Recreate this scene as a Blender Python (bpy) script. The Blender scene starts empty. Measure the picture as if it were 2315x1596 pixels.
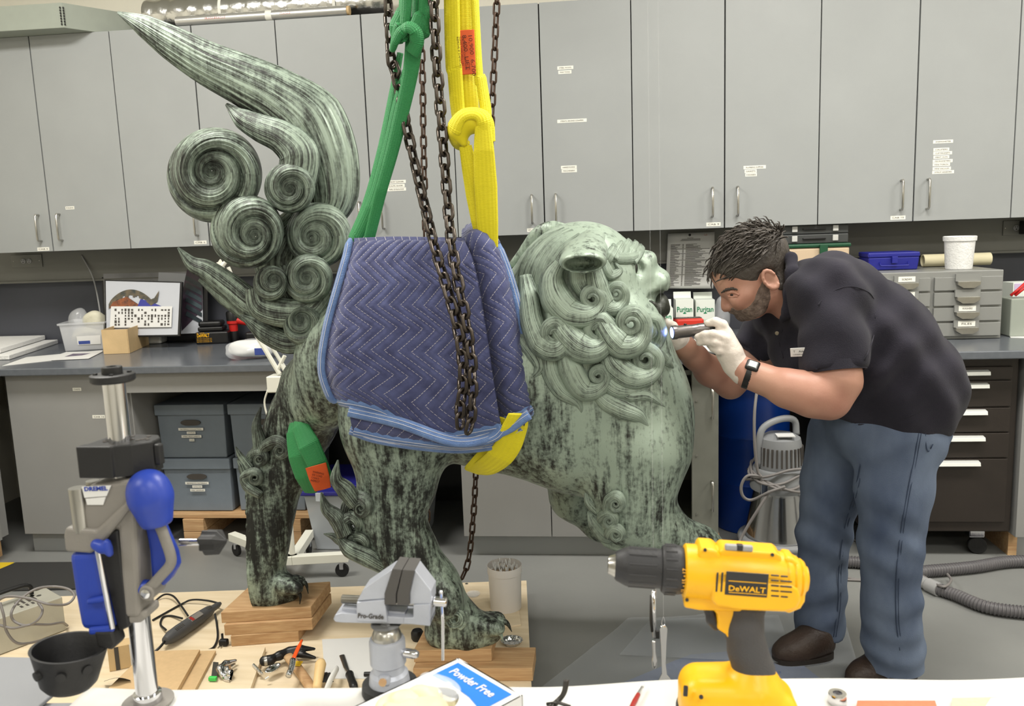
import bpy, bmesh, math, random
import numpy as np
from mathutils import Vector, Matrix
random.seed(7); np.random.seed(7)
SC = bpy.context.scene
COL = SC.collection
PI = math.pi
# ------------------------------------------------------------------ camera
F_PX, YAW, PITCH, ROLL, CAM_H = 1867.5, -.1114, .1493, -.0359, 1.40
def _basis():
    f = np.array([math.sin(YAW)*math.cos(PITCH), math.cos(YAW)*math.cos(PITCH), -math.sin(PITCH)])
    r = np.array([math.cos(YAW), -math.sin(YAW), 0.]); u = np.cross(r, f)
    c, s = math.cos(ROLL), math.sin(ROLL)
    return c*r+s*u, -s*r+c*u, f
CR, CU, CF = _basis(); CC = np.array([0., 0., CAM_H])
cam = bpy.data.cameras.new('camera'); camo = bpy.data.objects.new('camera', cam); COL.objects.link(camo)
cam.sensor_width = 36.0; cam.lens = 36.0*F_PX/2315.0; cam.clip_start = .02; cam.clip_end = 60
camo.matrix_world = Matrix(((CR[0], CU[0], -CF[0], 0), (CR[1], CU[1], -CF[1], 0), (CR[2], CU[2], -CF[2], CAM_H), (0, 0, 0, 1)))
cam.dof.use_dof = True; cam.dof.focus_distance = 2.55; cam.dof.aperture_fstop = 9.5
SC.camera = camo
# ------------------------------------------------------------------ world, lights, exposure
w = bpy.data.worlds.new('world'); SC.world = w; w.use_nodes = True
w.node_tree.nodes['Background'].inputs[0].default_value = (.8, .85, .9, 1)
w.node_tree.nodes['Background'].inputs[1].default_value = .05
SC.view_settings.view_transform = 'Standard'; SC.view_settings.look = 'None'
SC.view_settings.gamma = 1.0; SC.view_settings.use_curve_mapping = False
SC.view_settings.exposure = 0.0
ROOM = dict(x0=-3.3, x1=4.6, y0=-4.2, y1=4.17, z1=3.25)
LAMPS = [(-1.9, 2.2), (.9, 2.2), (3.2, 2.2), (-1.9, -.4), (.9, -.4), (3.2, -.4), (-.5, -2.8), (2.2, -2.8)]
LAMP_W = {2.2: 74, -.4: 40, -2.8: 40}
for i, (lx, ly) in enumerate(LAMPS):
    l = bpy.data.lights.new('ceiling_lamp_light', 'AREA'); l.shape = 'RECTANGLE'; l.size = 1.15; l.size_y = .55
    l.energy = LAMP_W[ly]; l.color = (1.0, .965, .90)
    o = bpy.data.objects.new('ceiling_lamp_light', l); COL.objects.link(o); o.location = (lx, ly, ROOM['z1']-.075)
# ------------------------------------------------------------------ helpers
def ray(x, y): return CF+(x-1157.5)/F_PX*CR-(y-798)/F_PX*CU
def P(x, y, Y):
    d = ray(x, y); return CC+d*(Y/d[1])
def PZ(x, y, Z):
    d = ray(x, y); return CC+d*((Z-CAM_H)/d[2])
def PX(x, y, X):
    d = ray(x, y); return CC+d*(X/d[0])
def V(*a): return np.array(a, float)
def nrm(v): v = np.asarray(v, float); return v/(np.linalg.norm(v)+1e-12)
def lin(c):
    return tuple((v/255/12.92 if v/255 <= .04045 else ((v/255+.055)/1.055)**2.4) for v in c)+(1,)
MATS = {}
def mat(name, rgb, rough=.5, metal=0., var=0., vscale=8., bump=0., bscale=60., stretch=None, rgb2=None, trans=0., alpha=1., emit=0., ior=1.45, spec=.5, coat=0., sheen=0., detail=4.):
    if name in MATS: return MATS[name]
    m = bpy.data.materials.new(name); m.use_nodes = True; nt = m.node_tree; b = nt.nodes['Principled BSDF']
    b.inputs['Roughness'].default_value = rough; b.inputs['Metallic'].default_value = metal
    b.inputs['IOR'].default_value = ior; b.inputs['Specular IOR Level'].default_value = spec
    b.inputs['Transmission Weight'].default_value = trans; b.inputs['Alpha'].default_value = alpha
    b.inputs['Coat Weight'].default_value = coat; b.inputs['Sheen Weight'].default_value = sheen
    c = lin(rgb); b.inputs['Base Color'].default_value = c
    tc = mp = None
    if var or bump or rgb2:
        tc = nt.nodes.new('ShaderNodeTexCoord'); mp = nt.nodes.new('ShaderNodeMapping'); nt.links.new(tc.outputs['Object'], mp.inputs[0])
        if stretch: mp.inputs['Scale'].default_value = stretch
    if var or rgb2:
        n = nt.nodes.new('ShaderNodeTexNoise'); n.inputs['Scale'].default_value = vscale; n.inputs['Detail'].default_value = detail
        nt.links.new(mp.outputs[0], n.inputs['Vector'])
        r = nt.nodes.new('ShaderNodeValToRGB'); nt.links.new(n.outputs['Fac'], r.inputs[0])
        c2 = lin(rgb2) if rgb2 else tuple(min(1, v*(1+var)) for v in c[:3])+(1,)
        c1 = c if rgb2 else tuple(v*(1-var) for v in c[:3])+(1,)
        r.color_ramp.elements[0].position = .3; r.color_ramp.elements[1].position = .7
        r.color_ramp.elements[0].color = c1; r.color_ramp.elements[1].color = c2
        nt.links.new(r.outputs[0], b.inputs['Base Color'])
    if bump:
        n2 = nt.nodes.new('ShaderNodeTexNoise'); n2.inputs['Scale'].default_value = bscale; n2.inputs['Detail'].default_value = 3
        nt.links.new(mp.outputs[0], n2.inputs['Vector'])
        bp = nt.nodes.new('ShaderNodeBump'); bp.inputs['Strength'].default_value = bump; bp.inputs['Distance'].default_value = .01
        nt.links.new(n2.outputs['Fac'], bp.inputs['Height']); nt.links.new(bp.outputs[0], b.inputs['Normal'])
    if emit:
        b.inputs['Emission Color'].default_value = c; b.inputs['Emission Strength'].default_value = emit
    MATS[name] = m; return m
def tag(o, label=None, cat=None, group=None, kind=None):
    if label: o['label'] = label
    if cat: o['category'] = cat
    if group: o['group'] = group
    if kind: o['kind'] = kind
    return o
def empty(name, loc, label=None, cat=None, group=None, kind=None):
    o = bpy.data.objects.new(name, None); COL.objects.link(o); o.location = tuple(loc); o.empty_display_size = .05
    return tag(o, label, cat, group, kind)
def link(me, name, m=None, parent=None, smooth=False, bevel=0., label=None, seg=2, angle=35):
    o = bpy.data.objects.new(name, me); COL.objects.link(o)
    if m is not None: me.materials.append(m if not isinstance(m, str) else MATS[m])
    if parent is not None:
        o.parent = parent
        o.matrix_parent_inverse = Matrix.Translation(-parent.location) if parent.parent is None else Matrix()
    if smooth:
        me.polygons.foreach_set('use_smooth', [True]*len(me.polygons))
        if smooth != 2:
            try: me.set_sharp_from_angle(angle=math.radians(angle))
            except Exception: pass
    if bevel:
        b = o.modifiers.new('bevel', 'BEVEL'); b.width = bevel; b.segments = seg; b.limit_method = 'ANGLE'; b.angle_limit = math.radians(40); b.harden_normals = False
    if label: o['label'] = label
    return o
class G:
    def __init__(s): s.v = []; s.f = []; s.uv = []; s.n = 0
    def add(s, v, f, M=None, uv=None):
        v = np.asarray(v, float)
        if M is not None:
            M = np.array(M); v = v@M[:3, :3].T+M[:3, 3]
        s.v.append(v); s.f += [[i+s.n for i in q] for q in f]; s.n += len(v)
        s.uv.append(np.asarray(uv, float) if uv is not None else np.zeros((len(v), 2)))
        return s
    def box(s, c, d, M=None):
        c = np.asarray(c, float); h = np.asarray(d, float)/2
        v = [c+h*np.array(q) for q in ((-1,-1,-1),(1,-1,-1),(1,1,-1),(-1,1,-1),(-1,-1,1),(1,-1,1),(1,1,1),(-1,1,1))]
        return s.add(v, [(0,3,2,1),(4,5,6,7),(0,1,5,4),(1,2,6,5),(2,3,7,6),(3,0,4,7)], M)
    def bb(s, a, b, M=None):
        a = np.minimum(a, b).astype(float) if False else np.asarray(a, float); b = np.asarray(b, float)
        return s.box((a+b)/2, np.abs(b-a), M)
    def frust(s, c, d0, d1, h, M=None):   # box tapering from base d0=(x,y) to top d1
        v = []
        for z, d in ((0, d0), (h, d1)):
            for q in ((-1,-1),(1,-1),(1,1),(-1,1)): v.append((c[0]+q[0]*d[0]/2, c[1]+q[1]*d[1]/2, c[2]+z))
        return s.add(v, [(0,3,2,1),(4,5,6,7),(0,1,5,4),(1,2,6,5),(2,3,7,6),(3,0,4,7)], M)
    def tube(s, path, rad, n=12, cap=True, closed=False, M=None):
        path = np.asarray(path, float); k = len(path)
        rad = np.broadcast_to(np.asarray(rad, float), (k,))
        T = np.gradient(path, axis=0) if not closed else np.roll(path, -1, 0)-np.roll(path, 1, 0)
        T /= np.linalg.norm(T, axis=1)[:, None]+1e-12
        a = np.array([0, 0, 1.]) if abs(T[0][2]) < .9 else np.array([1., 0, 0])
        N = nrm(np.cross(T[0], a)); v = []; uv = []; L = 0
        for i in range(k):
            if i: N = nrm(N-T[i]*np.dot(N, T[i])); L += np.linalg.norm(path[i]-path[i-1])
            B = np.cross(T[i], N)
            for j in range(n):
                t = 2*PI*j/n; v.append(path[i]+rad[i]*(math.cos(t)*N+math.sin(t)*B)); uv.append((j/n, L))
        f = []
        for i in range(k if closed else k-1):
            i2 = (i+1) % k
            for j in range(n):
                j2 = (j+1) % n; f.append((i*n+j, i*n+j2, i2*n+j2, i2*n+j))
        if cap and not closed:
            f.append(tuple(range(n-1, -1, -1))); f.append(tuple((k-1)*n+j for j in range(n)))
        return s.add(v, f, M, uv)
    def cyl(s, p0, p1, r0, r1=None, n=20, M=None):
        return s.tube([p0, p1], [r0, r0 if r1 is None else r1], n, M=M)
    def lathe(s, prof, n=28, c=(0,0,0), axis=None, M=None, cap=True, sweep=2*PI):
        # prof: (r, z); axis: direction (default z)
        c = np.asarray(c, float)
        ax = nrm(axis) if axis is not None else np.array([0, 0, 1.])
        a = np.array([1., 0, 0]) if abs(ax[0]) < .9 else np.array([0, 1., 0])
        X = nrm(a-ax*np.dot(a, ax)); Yv = np.cross(ax, X)
        v = []
        for r, z in prof:
            for j in range(n):
                t = 2*PI*j/n; v.append(c+ax*z+r*(math.cos(t)*X+math.sin(t)*Yv))
        f = []
        for i in range(len(prof)-1):
            for j in range(n):
                j2 = (j+1) % n; f.append((i*n+j, i*n+j2, (i+1)*n+j2, (i+1)*n+j))
        if cap:
            f.append(tuple(range(n-1, -1, -1))); f.append(tuple((len(prof)-1)*n+j for j in range(n)))
        return s.add(v, f, M)
    def prism(s, poly, d, o=(0,0,0), ex=(1,0,0), ey=(0,0,1), M=None):   # poly 2D, extrude by vector d
        o, ex, ey, d = (np.asarray(q, float) for q in (o, ex, ey, d)); n = len(poly)
        a = [o+ex*x+ey*y for x, y in poly]; b = [p+d for p in a]
        f = [tuple(range(n)), tuple(range(2*n-1, n-1, -1))]+[(i, i+n, (i+1) % n+n, (i+1) % n) for i in range(n)]
        return s.add(a+b, f, M)
    def ball(s, c, r, n=12, M=None):
        r = np.broadcast_to(np.asarray(r, float), (3,)); v = []; f = []; c = np.asarray(c, float)
        for i in range(1, n):
            th = PI*i/n
            for j in range(2*n):
                t = PI*j/n; v.append(c+r*np.array([math.sin(th)*math.cos(t), math.sin(th)*math.sin(t), math.cos(th)]))
        k = len(v); v.append(c+r*np.array([0, 0, 1.])); v.append(c-r*np.array([0, 0, 1.])); m = 2*n
        for i in range(n-2):
            for j in range(m): j2 = (j+1) % m; f.append((i*m+j, (i+1)*m+j, (i+1)*m+j2, i*m+j2))
        for j in range(m):
            j2 = (j+1) % m; f.append((k, j, j2)); f.append((k+1, (n-2)*m+j2, (n-2)*m+j))
        return s.add(v, f, M)
    def grid(s, Pts, uv=None, flip=False):   # Pts (a,b,3)
        a, b = Pts.shape[:2]; f = []
        for i in range(a-1):
            for j in range(b-1):
                q = (i*b+j, i*b+j+1, (i+1)*b+j+1, (i+1)*b+j); f.append(q[::-1] if flip else q)
        return s.add(Pts.reshape(-1, 3), f, None, uv.reshape(-1, 2) if uv is not None else None)
    def mesh(s, name, recalc=True):
        me = bpy.data.meshes.new(name); v = np.concatenate(s.v)
        me.from_pydata(v.tolist(), [], s.f)
        uv = np.concatenate(s.uv)
        if np.any(uv):
            l = me.uv_layers.new(name='UVMap'); li = np.zeros(len(me.loops), dtype=np.int32); me.loops.foreach_get('vertex_index', li)
            l.data.foreach_set('uv', uv[li].astype(np.float32).ravel())
        if recalc:
            b = bmesh.new(); b.from_mesh(me); bmesh.ops.recalc_face_normals(b, faces=b.faces); b.to_mesh(me); b.free()
        me.update(); return me
    def build(s, name, m=None, parent=None, smooth=False, bevel=0., label=None, seg=2, angle=35, recalc=True):
        return link(s.mesh(name, recalc), name, m, parent, smooth, bevel, label, seg, angle)
def smoothpath(pts, n=40, closed=False):
    pts = np.asarray(pts, float); k = len(pts)
    if closed: Q = np.vstack([pts[-1], pts, pts[0], pts[1]])
    else: Q = np.vstack([2*pts[0]-pts[1], pts, 2*pts[-1]-pts[-2]])
    segs = k if closed else k-1; out = []
    for i in range(n):
        t = i/(n if closed else n-1)*segs; j = min(int(t), segs-1); u = t-j
        p0, p1, p2, p3 = Q[j], Q[j+1], Q[j+2], Q[j+3]
        out.append(.5*((2*p1)+(-p0+p2)*u+(2*p0-5*p1+4*p2-p3)*u*u+(-p0+3*p1-3*p2+p3)*u**3))
    return np.array(out)
def rotz(a, c=(0,0,0)): return Matrix.Translation(c)@Matrix.Rotation(a, 4, 'Z')@Matrix.Translation(-Vector(c))
def frame(o, ex, ey, ez=None):
    ex = nrm(ex); ey = nrm(np.asarray(ey, float)-ex*np.dot(ex, ey)); ez = np.cross(ex, ey)
    M = np.eye(4); M[:3, 0] = ex; M[:3, 1] = ey; M[:3, 2] = ez; M[:3, 3] = o; return M
FONTC = {}
def text(name, s, o, ex, ey, h, m, parent, width=None, depth=.0004, label=None, bold=0., center=False, shear=0.):
    cu = bpy.data.curves.new('lettering', 'FONT'); cu.body = s; cu.size = 1.0; cu.extrude = 0; cu.resolution_u = 2; cu.offset = bold; cu.shear = shear
    t = bpy.data.objects.new('tmp', cu); COL.objects.link(t)
    dg = bpy.context.evaluated_depsgraph_get(); me = bpy.data.meshes.new_from_object(t.evaluated_get(dg)); bpy.data.objects.remove(t)
    v = np.zeros(len(me.vertices)*3); me.vertices.foreach_get('co', v); v = v.reshape(-1, 3)
    mn, mx = v.min(0), v.max(0); sy = h/(.72); sx = sy
    if width: sx = width/(mx[0]-mn[0])
    ex = nrm(ex); ey = nrm(ey); ez = np.cross(ex, ey)
    x = (v[:, 0]-mn[0])*sx; y = v[:, 1]*sy
    if center: x -= (mx[0]-mn[0])*sx/2; y -= h/2
    p = np.asarray(o, float)+x[:, None]*ex+y[:, None]*ey+depth*ez
    me.vertices.foreach_set('co', p.ravel()); me.update()
    return link(me, name, m, parent, label=label)
def copy_tree(o, parent=None):
    c = o.copy(); COL.objects.link(c); c.parent = parent
    if parent is not None: c.matrix_parent_inverse = o.matrix_parent_inverse.copy()
    for ch in list(o.children): copy_tree(ch, c)
    return c
# ---- signed-distance sculpting: smooth unions turned into one continuous mesh (surface nets)
class SDF:
    def __init__(s, lo, hi, h):
        s.lo = np.asarray(lo, float); s.h = h; s.n = np.ceil((np.asarray(hi)-s.lo)/h).astype(int)+1
        s.ax = [s.lo[i]+h*np.arange(s.n[i]) for i in range(3)]
        s.d = np.full(s.n, 1.0, dtype=np.float32)
    def sub(s, lo, hi):
        i0 = np.clip(np.floor((np.asarray(lo)-s.lo)/s.h).astype(int), 0, s.n-1); i1 = np.clip(np.ceil((np.asarray(hi)-s.lo)/s.h).astype(int)+1, 1, s.n)
        sl = tuple(slice(a, b) for a, b in zip(i0, i1))
        X, Y, Z = np.meshgrid(*(s.ax[i][sl[i]] for i in range(3)), indexing='ij', sparse=True)
        return sl, X, Y, Z
    def comb(s, sl, d, k, mode='u'):
        o = s.d[sl]; d = d.astype(np.float32)
        if mode == 'u':
            if k > 0:
                hh = np.maximum(k-np.abs(o-d), 0)/k; s.d[sl] = np.minimum(o, d)-hh*hh*k*.25
            else: s.d[sl] = np.minimum(o, d)
        elif mode == 's':
            d = -d
            if k > 0:
                hh = np.maximum(k-np.abs(o-d), 0)/k; s.d[sl] = np.maximum(o, d)+hh*hh*k*.25
            else: s.d[sl] = np.maximum(o, d)
    def cap(s, a, b, ra, rb, k=.03, sc=(1,1,1), mode='u'):
        a = np.asarray(a, float); b = np.asarray(b, float); sc = np.asarray(sc, float); m = max(ra, rb)*max(1, sc.max())+k+2*s.h
        sl, X, Y, Z = s.sub(np.minimum(a, b)-m, np.maximum(a, b)+m)
        ab = (b-a)/sc; L2 = float(ab@ab)+1e-12
        px, py, pz = (X-a[0])/sc[0], (Y-a[1])/sc[1], (Z-a[2])/sc[2]
        t = np.clip((px*ab[0]+py*ab[1]+pz*ab[2])/L2, 0, 1)
        d = np.sqrt((px-t*ab[0])**2+(py-t*ab[1])**2+(pz-t*ab[2])**2)-(ra+(rb-ra)*t)
        s.comb(sl, d*min(1., sc.min()), k, mode); return s
    def chain(s, pts, rad, k=.03, sc=(1,1,1), mode='u'):
        for i in range(len(pts)-1): s.cap(pts[i], pts[i+1], rad[i], rad[i+1], k, sc, mode)
        return s
    def ell(s, c, r, k=.03, R=None, mode='u'):
        c = np.asarray(c, float); r = np.asarray(r, float); m = r.max()+k+2*s.h
        sl, X, Y, Z = s.sub(c-m, c+m); x, y, z = X-c[0], Y-c[1], Z-c[2]
        if R is not None:
            R = np.asarray(R); x, y, z = (x*R[0][i]+y*R[1][i]+z*R[2][i] for i in range(3))
        k0 = np.sqrt((x/r[0])**2+(y/r[1])**2+(z/r[2])**2); k1 = np.sqrt((x/r[0]**2)**2+(y/r[1]**2)**2+(z/r[2]**2)**2)+1e-9
        s.comb(sl, k0*(k0-1)/k1, k, mode); return s
    def wave(s, amp, k, ph=0., warp=0., wk=(9, 11, 7), c=None, rad=None):
        X, Y, Z = np.meshgrid(*s.ax, indexing='ij', sparse=True)
        a = X*k[0]+Y*k[1]+Z*k[2]+ph
        if warp: a = a+warp*np.sin(X*wk[0]+Y*wk[1]+Z*wk[2])
        w_ = np.sin(a)
        if c is not None: w_ = w_*np.exp(-((X-c[0])**2+(Y-c[1])**2+(Z-c[2])**2)/rad**2)
        s.d = s.d+(amp*w_).astype(np.float32); return s
    def half(s, p, n, k=0.):   # remove everything on the +n side of plane
        n = nrm(n); X, Y, Z = np.meshgrid(*s.ax, indexing='ij', sparse=True)
        d = (X-p[0])*n[0]+(Y-p[1])*n[1]+(Z-p[2])*n[2]; s.d = np.maximum(s.d, d.astype(np.float32)); return s
    def at(s, p):
        i = np.round((np.asarray(p)-s.lo)/s.h).astype(int)
        if (i < 0).any() or (i >= s.n).any(): return 1.
        return float(s.d[tuple(i)])
    def surf(s, x, y, Y0, Y1, step=.003):
        best, by = 9, Y0
        for Y in np.arange(Y0, Y1, step):
            d = s.at(P(x, y, Y))
            if d < 0: return Y
            if d < best: best, by = d, Y
        return by
    def mesh(s, name, smooth=2):
        d = s.d; sg = d < 0; n = s.n
        c = np.zeros(n-1, dtype=np.int8)
        for dx in (0, 1):
            for dy in (0, 1):
                for dz in (0, 1): c += sg[dx:n[0]-1+dx, dy:n[1]-1+dy, dz:n[2]-1+dz]
        idx = np.argwhere((c > 0) & (c < 8)); num = len(idx); vid = np.full(n-1, -1, dtype=np.int64); vid[tuple(idx.T)] = np.arange(num)
        acc = np.zeros((num, 3)); cnt = np.zeros(num)
        cor = [(0,0,0),(1,0,0),(0,1,0),(1,1,0),(0,0,1),(1,0,1),(0,1,1),(1,1,1)]
        for a, b in ((0,1),(2,3),(4,5),(6,7),(0,2),(1,3),(4,6),(5,7),(0,4),(1,5),(2,6),(3,7)):
            A = idx+cor[a]; B = idx+cor[b]; da = d[tuple(A.T)]; db = d[tuple(B.T)]; mk = (da < 0) != (db < 0)
            t = np.where(mk, da/(da-db+1e-20), 0)
            acc += mk[:, None]*(np.array(cor[a])+t[:, None]*(np.array(cor[b])-np.array(cor[a]))); cnt += mk
        v = s.lo+(idx+acc/cnt[:, None])*s.h
        F = []
        for ax in range(3):
            u, w_ = (ax+1) % 3, (ax+2) % 3
            sa = [slice(None)]*3; sb = [slice(None)]*3; sa[ax] = slice(0, -1); sb[ax] = slice(1, None)
            ch = sg[tuple(sa)] != sg[tuple(sb)]; e = np.argwhere(ch)
            e = e[(e[:, u] > 0) & (e[:, w_] > 0) & (e[:, u] < n[u]-1) & (e[:, w_] < n[w_]-1)]
            q = []
            for du, dw in ((-1,-1),(0,-1),(0,0),(-1,0)):
                g = e.copy(); g[:, u] += du; g[:, w_] += dw; q.append(vid[tuple(g.T)])
            q = np.stack(q, 1); fl = ~sg[tuple(e.T)]; q[fl] = q[fl][:, ::-1]; F.append(q)
        Fq = np.concatenate(F); Fq = Fq[(Fq >= 0).all(1)]
        for _ in range(smooth):
            sm = np.zeros_like(v); ct = np.zeros(len(v))
            for a in range(4):
                np.add.at(sm, Fq[:, a], v[Fq[:, (a+1) % 4]]); np.add.at(ct, Fq[:, a], 1)
            v = .5*v+.5*sm/np.maximum(ct, 1)[:, None]
        me = bpy.data.meshes.new(name); me.vertices.add(len(v)); me.vertices.foreach_set('co', v.astype(np.float32).ravel())
        me.loops.add(len(Fq)*4); me.loops.foreach_set('vertex_index', Fq.astype(np.int32).ravel())
        me.polygons.add(len(Fq)); me.polygons.foreach_set('loop_start', np.arange(0, len(Fq)*4, 4, dtype=np.int32)); 
        me.update(calc_edges=True); me.validate()
        return me
    def build(s, name, m, parent, smooth=2, label=None):
        return link(s.mesh(name, smooth), name, m, parent, smooth=2, label=label)
def ribbon(G_, path, face, hw, ht, nseg=28, ridge=0., nr=9, back=1.):
    """tube with an elliptic section: hw across, ht towards 'face'; ridges run along it"""
    path = np.asarray(path, float); k = len(path); hw = np.broadcast_to(hw, (k,)); ht = np.broadcast_to(ht, (k,))
    face = np.broadcast_to(np.asarray(face, float), (k, 3))
    T = np.gradient(path, axis=0); T /= np.linalg.norm(T, axis=1)[:, None]+1e-12
    N = face-T*np.sum(face*T, 1)[:, None]; N /= np.linalg.norm(N, axis=1)[:, None]+1e-12
    B = np.cross(T, N); L = np.concatenate([[0], np.cumsum(np.linalg.norm(np.diff(path, axis=0), axis=1))])
    a = 2*PI*np.arange(nseg)/nseg; ca, sa = np.cos(a), np.sin(a)
    rid = 1+ridge*(np.abs(np.sin(a*nr*.5))-.5)*(sa > -.4)
    thick = np.where(sa > 0, 1., back)
    v = path[:, None, :]+(hw[:, None]*(ca*rid))[..., None]*B[:, None, :]+(ht[:, None]*(sa*rid*thick))[..., None]*N[:, None, :]
    uv = np.stack(np.broadcast_arrays((a/(2*PI))[None, :], L[:, None]), -1).reshape(-1, 2)+np.array([random.random()*7, random.random()*7+.01])
    f = []
    for i in range(k-1):
        for j in range(nseg):
            j2 = (j+1) % nseg; f.append((i*nseg+j, i*nseg+j2, (i+1)*nseg+j2, (i+1)*nseg+j))
    f.append(tuple(range(nseg-1, -1, -1))); f.append(tuple((k-1)*nseg+j for j in range(nseg)))
    return G_.add(v.reshape(-1, 3), f, None, uv)
# ------------------------------------------------------------------ common materials
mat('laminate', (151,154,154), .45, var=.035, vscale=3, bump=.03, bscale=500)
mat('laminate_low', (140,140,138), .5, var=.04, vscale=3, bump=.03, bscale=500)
mat('cab_inside', (52,52,52), .8, var=.1)
mat('steel', (178,176,170), .28, 1.0, var=.08, vscale=30)
mat('chrome', (215,215,218), .10, 1.0)
mat('darksteel', (70,68,66), .4, .9, var=.15, vscale=20)
mat('counter', (94,98,104), .22, var=.08, vscale=40, spec=.5)
mat('wallpaint', (222,218,204), .7, var=.02, vscale=2, bump=.05, bscale=200)
mat('splash', (70,72,80), .55, var=.05, vscale=4)
mat('raceway', (112,112,106), .5, var=.04, vscale=5)
mat('white_plastic', (214,214,210), .4)
mat('sticker', (226,225,216), .6)
mat('ink', (70,66,62), .7)
mat('black_plastic', (22,22,23), .38, var=.15, vscale=30)
mat('rubber', (26,26,26), .6, bump=.1, bscale=150)
mat('paper', (212,212,210), .75, var=.03, vscale=6)
mat('card', (200,172,128), .7, var=.08, vscale=12, bump=.06, bscale=200)
mat('wood', (198,164,122), .6, rgb2=(172,134,94), vscale=5, stretch=(1.5,14,22), bump=.12, bscale=9, detail=6)
mat('wood_end', (186,150,108), .65, rgb2=(150,114,76), vscale=18, bump=.15, bscale=30)
mat('ply', (230,214,186), .6, rgb2=(214,195,162), vscale=3, stretch=(1.2,9,9), bump=.06, bscale=14, detail=5)
mat('ceil', (235,235,230), .8)
mat('grey_plastic', (150,150,150), .45)
mat('clear_plastic', (225,230,235), .18, trans=.0, alpha=.30, spec=.6)
mat('clear_bag', (235,238,242), .15, alpha=.28, bump=.6, bscale=14, spec=.8)
def floor_mat():
    m = mat('floor_concrete', (132,133,130), .42, rgb2=(118,119,117), vscale=1.6, bump=.03, bscale=120, detail=8)
    return m
R_ = ROOM
def struct(g, name, m, **k): return tag(g.build(name, m, **k), kind='structure')
struct(G().bb((R_['x0'], R_['y0'], -.1), (R_['x1'], R_['y1'], 0)), 'floor', floor_mat())
struct(G().bb((R_['x0'], R_['y1'], 0), (R_['x1'], R_['y1']+.1, R_['z1'])), 'wall_back', 'wallpaint')
struct(G().bb((R_['x0']-.1, R_['y0'], 0), (R_['x0'], R_['y1'], R_['z1'])), 'wall_left', 'wallpaint')
struct(G().bb((R_['x1'], R_['y0'], 0), (R_['x1']+.1, R_['y1'], R_['z1'])), 'wall_right', 'wallpaint')
struct(G().bb((R_['x0'], R_['y0']-.1, 0), (R_['x1'], R_['y0'], R_['z1'])), 'wall_front', 'wallpaint')
struct(G().bb((R_['x0'], R_['y0'], R_['z1']), (R_['x1'], R_['y1'], R_['z1']+.1)), 'ceiling', 'ceil')
struct(G().bb((R_['x0'], 4.155, .872), (R_['x1'], 4.169, 1.37)), 'trim_1', 'splash')
struct(G().bb((R_['x0'], 4.10, 1.215), (R_['x1'], 4.154, 1.369)).bb((R_['x0'], 4.092, 1.205), (R_['x1'], 4.154, 1.217)), 'trim_2', 'raceway', bevel=.003)
# yellow and black hazard strip painted on the floor by the corner
mat('hazard_yellow', (214,184,44), .5); mat('floor_mat_dark', (48,48,47), .8, bump=.2, bscale=300)
def flat(name, pts, z0, z1, m):
    a = [PZ(x, y, z1)*V(1, 1, 0) for x, y in pts]; n = len(a); return G().add([p+V(0, 0, z0) for p in a]+[p+V(0, 0, z1) for p in a], [tuple(range(n-1, -1, -1)), tuple(range(n, 2*n))]+[(i, (i+1) % n, (i+1) % n+n, i+n) for i in range(n)]).build(name, m)
tag(flat('floor_mat', ((36, 1271), (165, 1270), (185, 1330), (-10, 1335), (-10, 1290)), .0005, .006, 'floor_mat_dark'), 'thin black rubber mat on the floor behind the drill press', 'mat')
tag(flat('floor_tape', ((-60, 1272), (32, 1271), (2, 1288), (-60, 1302)), .0005, .003, 'hazard_yellow'), 'patch of yellow tape stuck on the floor at the left edge', 'tape')
# ceiling lamps
for i, (lx, ly) in enumerate(LAMPS):
    e = empty('ceiling_light', (lx, ly, R_['z1']), kind='structure')
    z = R_['z1']
    g = G()
    for sx in (-1, 1): g.bb((lx+sx*.60-.02, ly-.31, z-.06), (lx+sx*.60+.02, ly+.31, z-.001)); g.bb((lx-.62, ly+sx*.31-.02, z-.06), (lx+.62, ly+sx*.31+.02, z-.001))
    g.build('frame', 'white_plastic', e); 
    G().bb((lx-.58, ly-.29, z-.03), (lx+.58, ly+.29, z-.02)).build('reflector', 'white_plastic', e)
# ------------------------------------------------------------------ cabinets
YF, ZB, ZT, DW, X0 = 3.843, 1.370, 2.385, .405, -2.6871
def handle(door, x, y, z0, z1, horiz=False):
    g = G(); d = .030
    if horiz: path = [(z0, y, x), (z0, y-d, x), (z1, y-d, x), (z1, y, x)]
    else:
        path = [(x, y, z0), (x, y-d*.8, z0), (x, y-d, z0+.008), (x, y-d, z1-.008), (x, y-d*.8, z1), (x, y, z1)]
    g.tube(path, .0048, 10); return g.build('handle', 'steel', door, smooth=True, label='brushed steel bow handle')
def sticker(door, x, y, z, wd, ht, s, tilt=0.):
    ex = V(math.cos(tilt), 0, math.sin(tilt)); ez = V(-math.sin(tilt), 0, math.cos(tilt)); o = V(x, y-.0006, z)
    g = G().add([o-ex*wd/2-ez*ht/2, o+ex*wd/2-ez*ht/2, o+ex*wd/2+ez*ht/2, o-ex*wd/2+ez*ht/2, ]+[q+V(0, .0006, 0) for q in (o-ex*wd/2-ez*ht/2, o+ex*wd/2-ez*ht/2, o+ex*wd/2+ez*ht/2, o-ex*wd/2+ez*ht/2)], [(0,1,2,3),(7,6,5,4),(0,4,5,1),(1,5,6,2),(2,6,7,3),(3,7,4,0)])
    g.build('sticker', 'sticker', door)
    text('lettering', s, o+V(0, -.0002, 0), ex, ez, ht*.42, MATS['ink'], door, width=wd*.78, center=True)
wallcabs = {}
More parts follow.
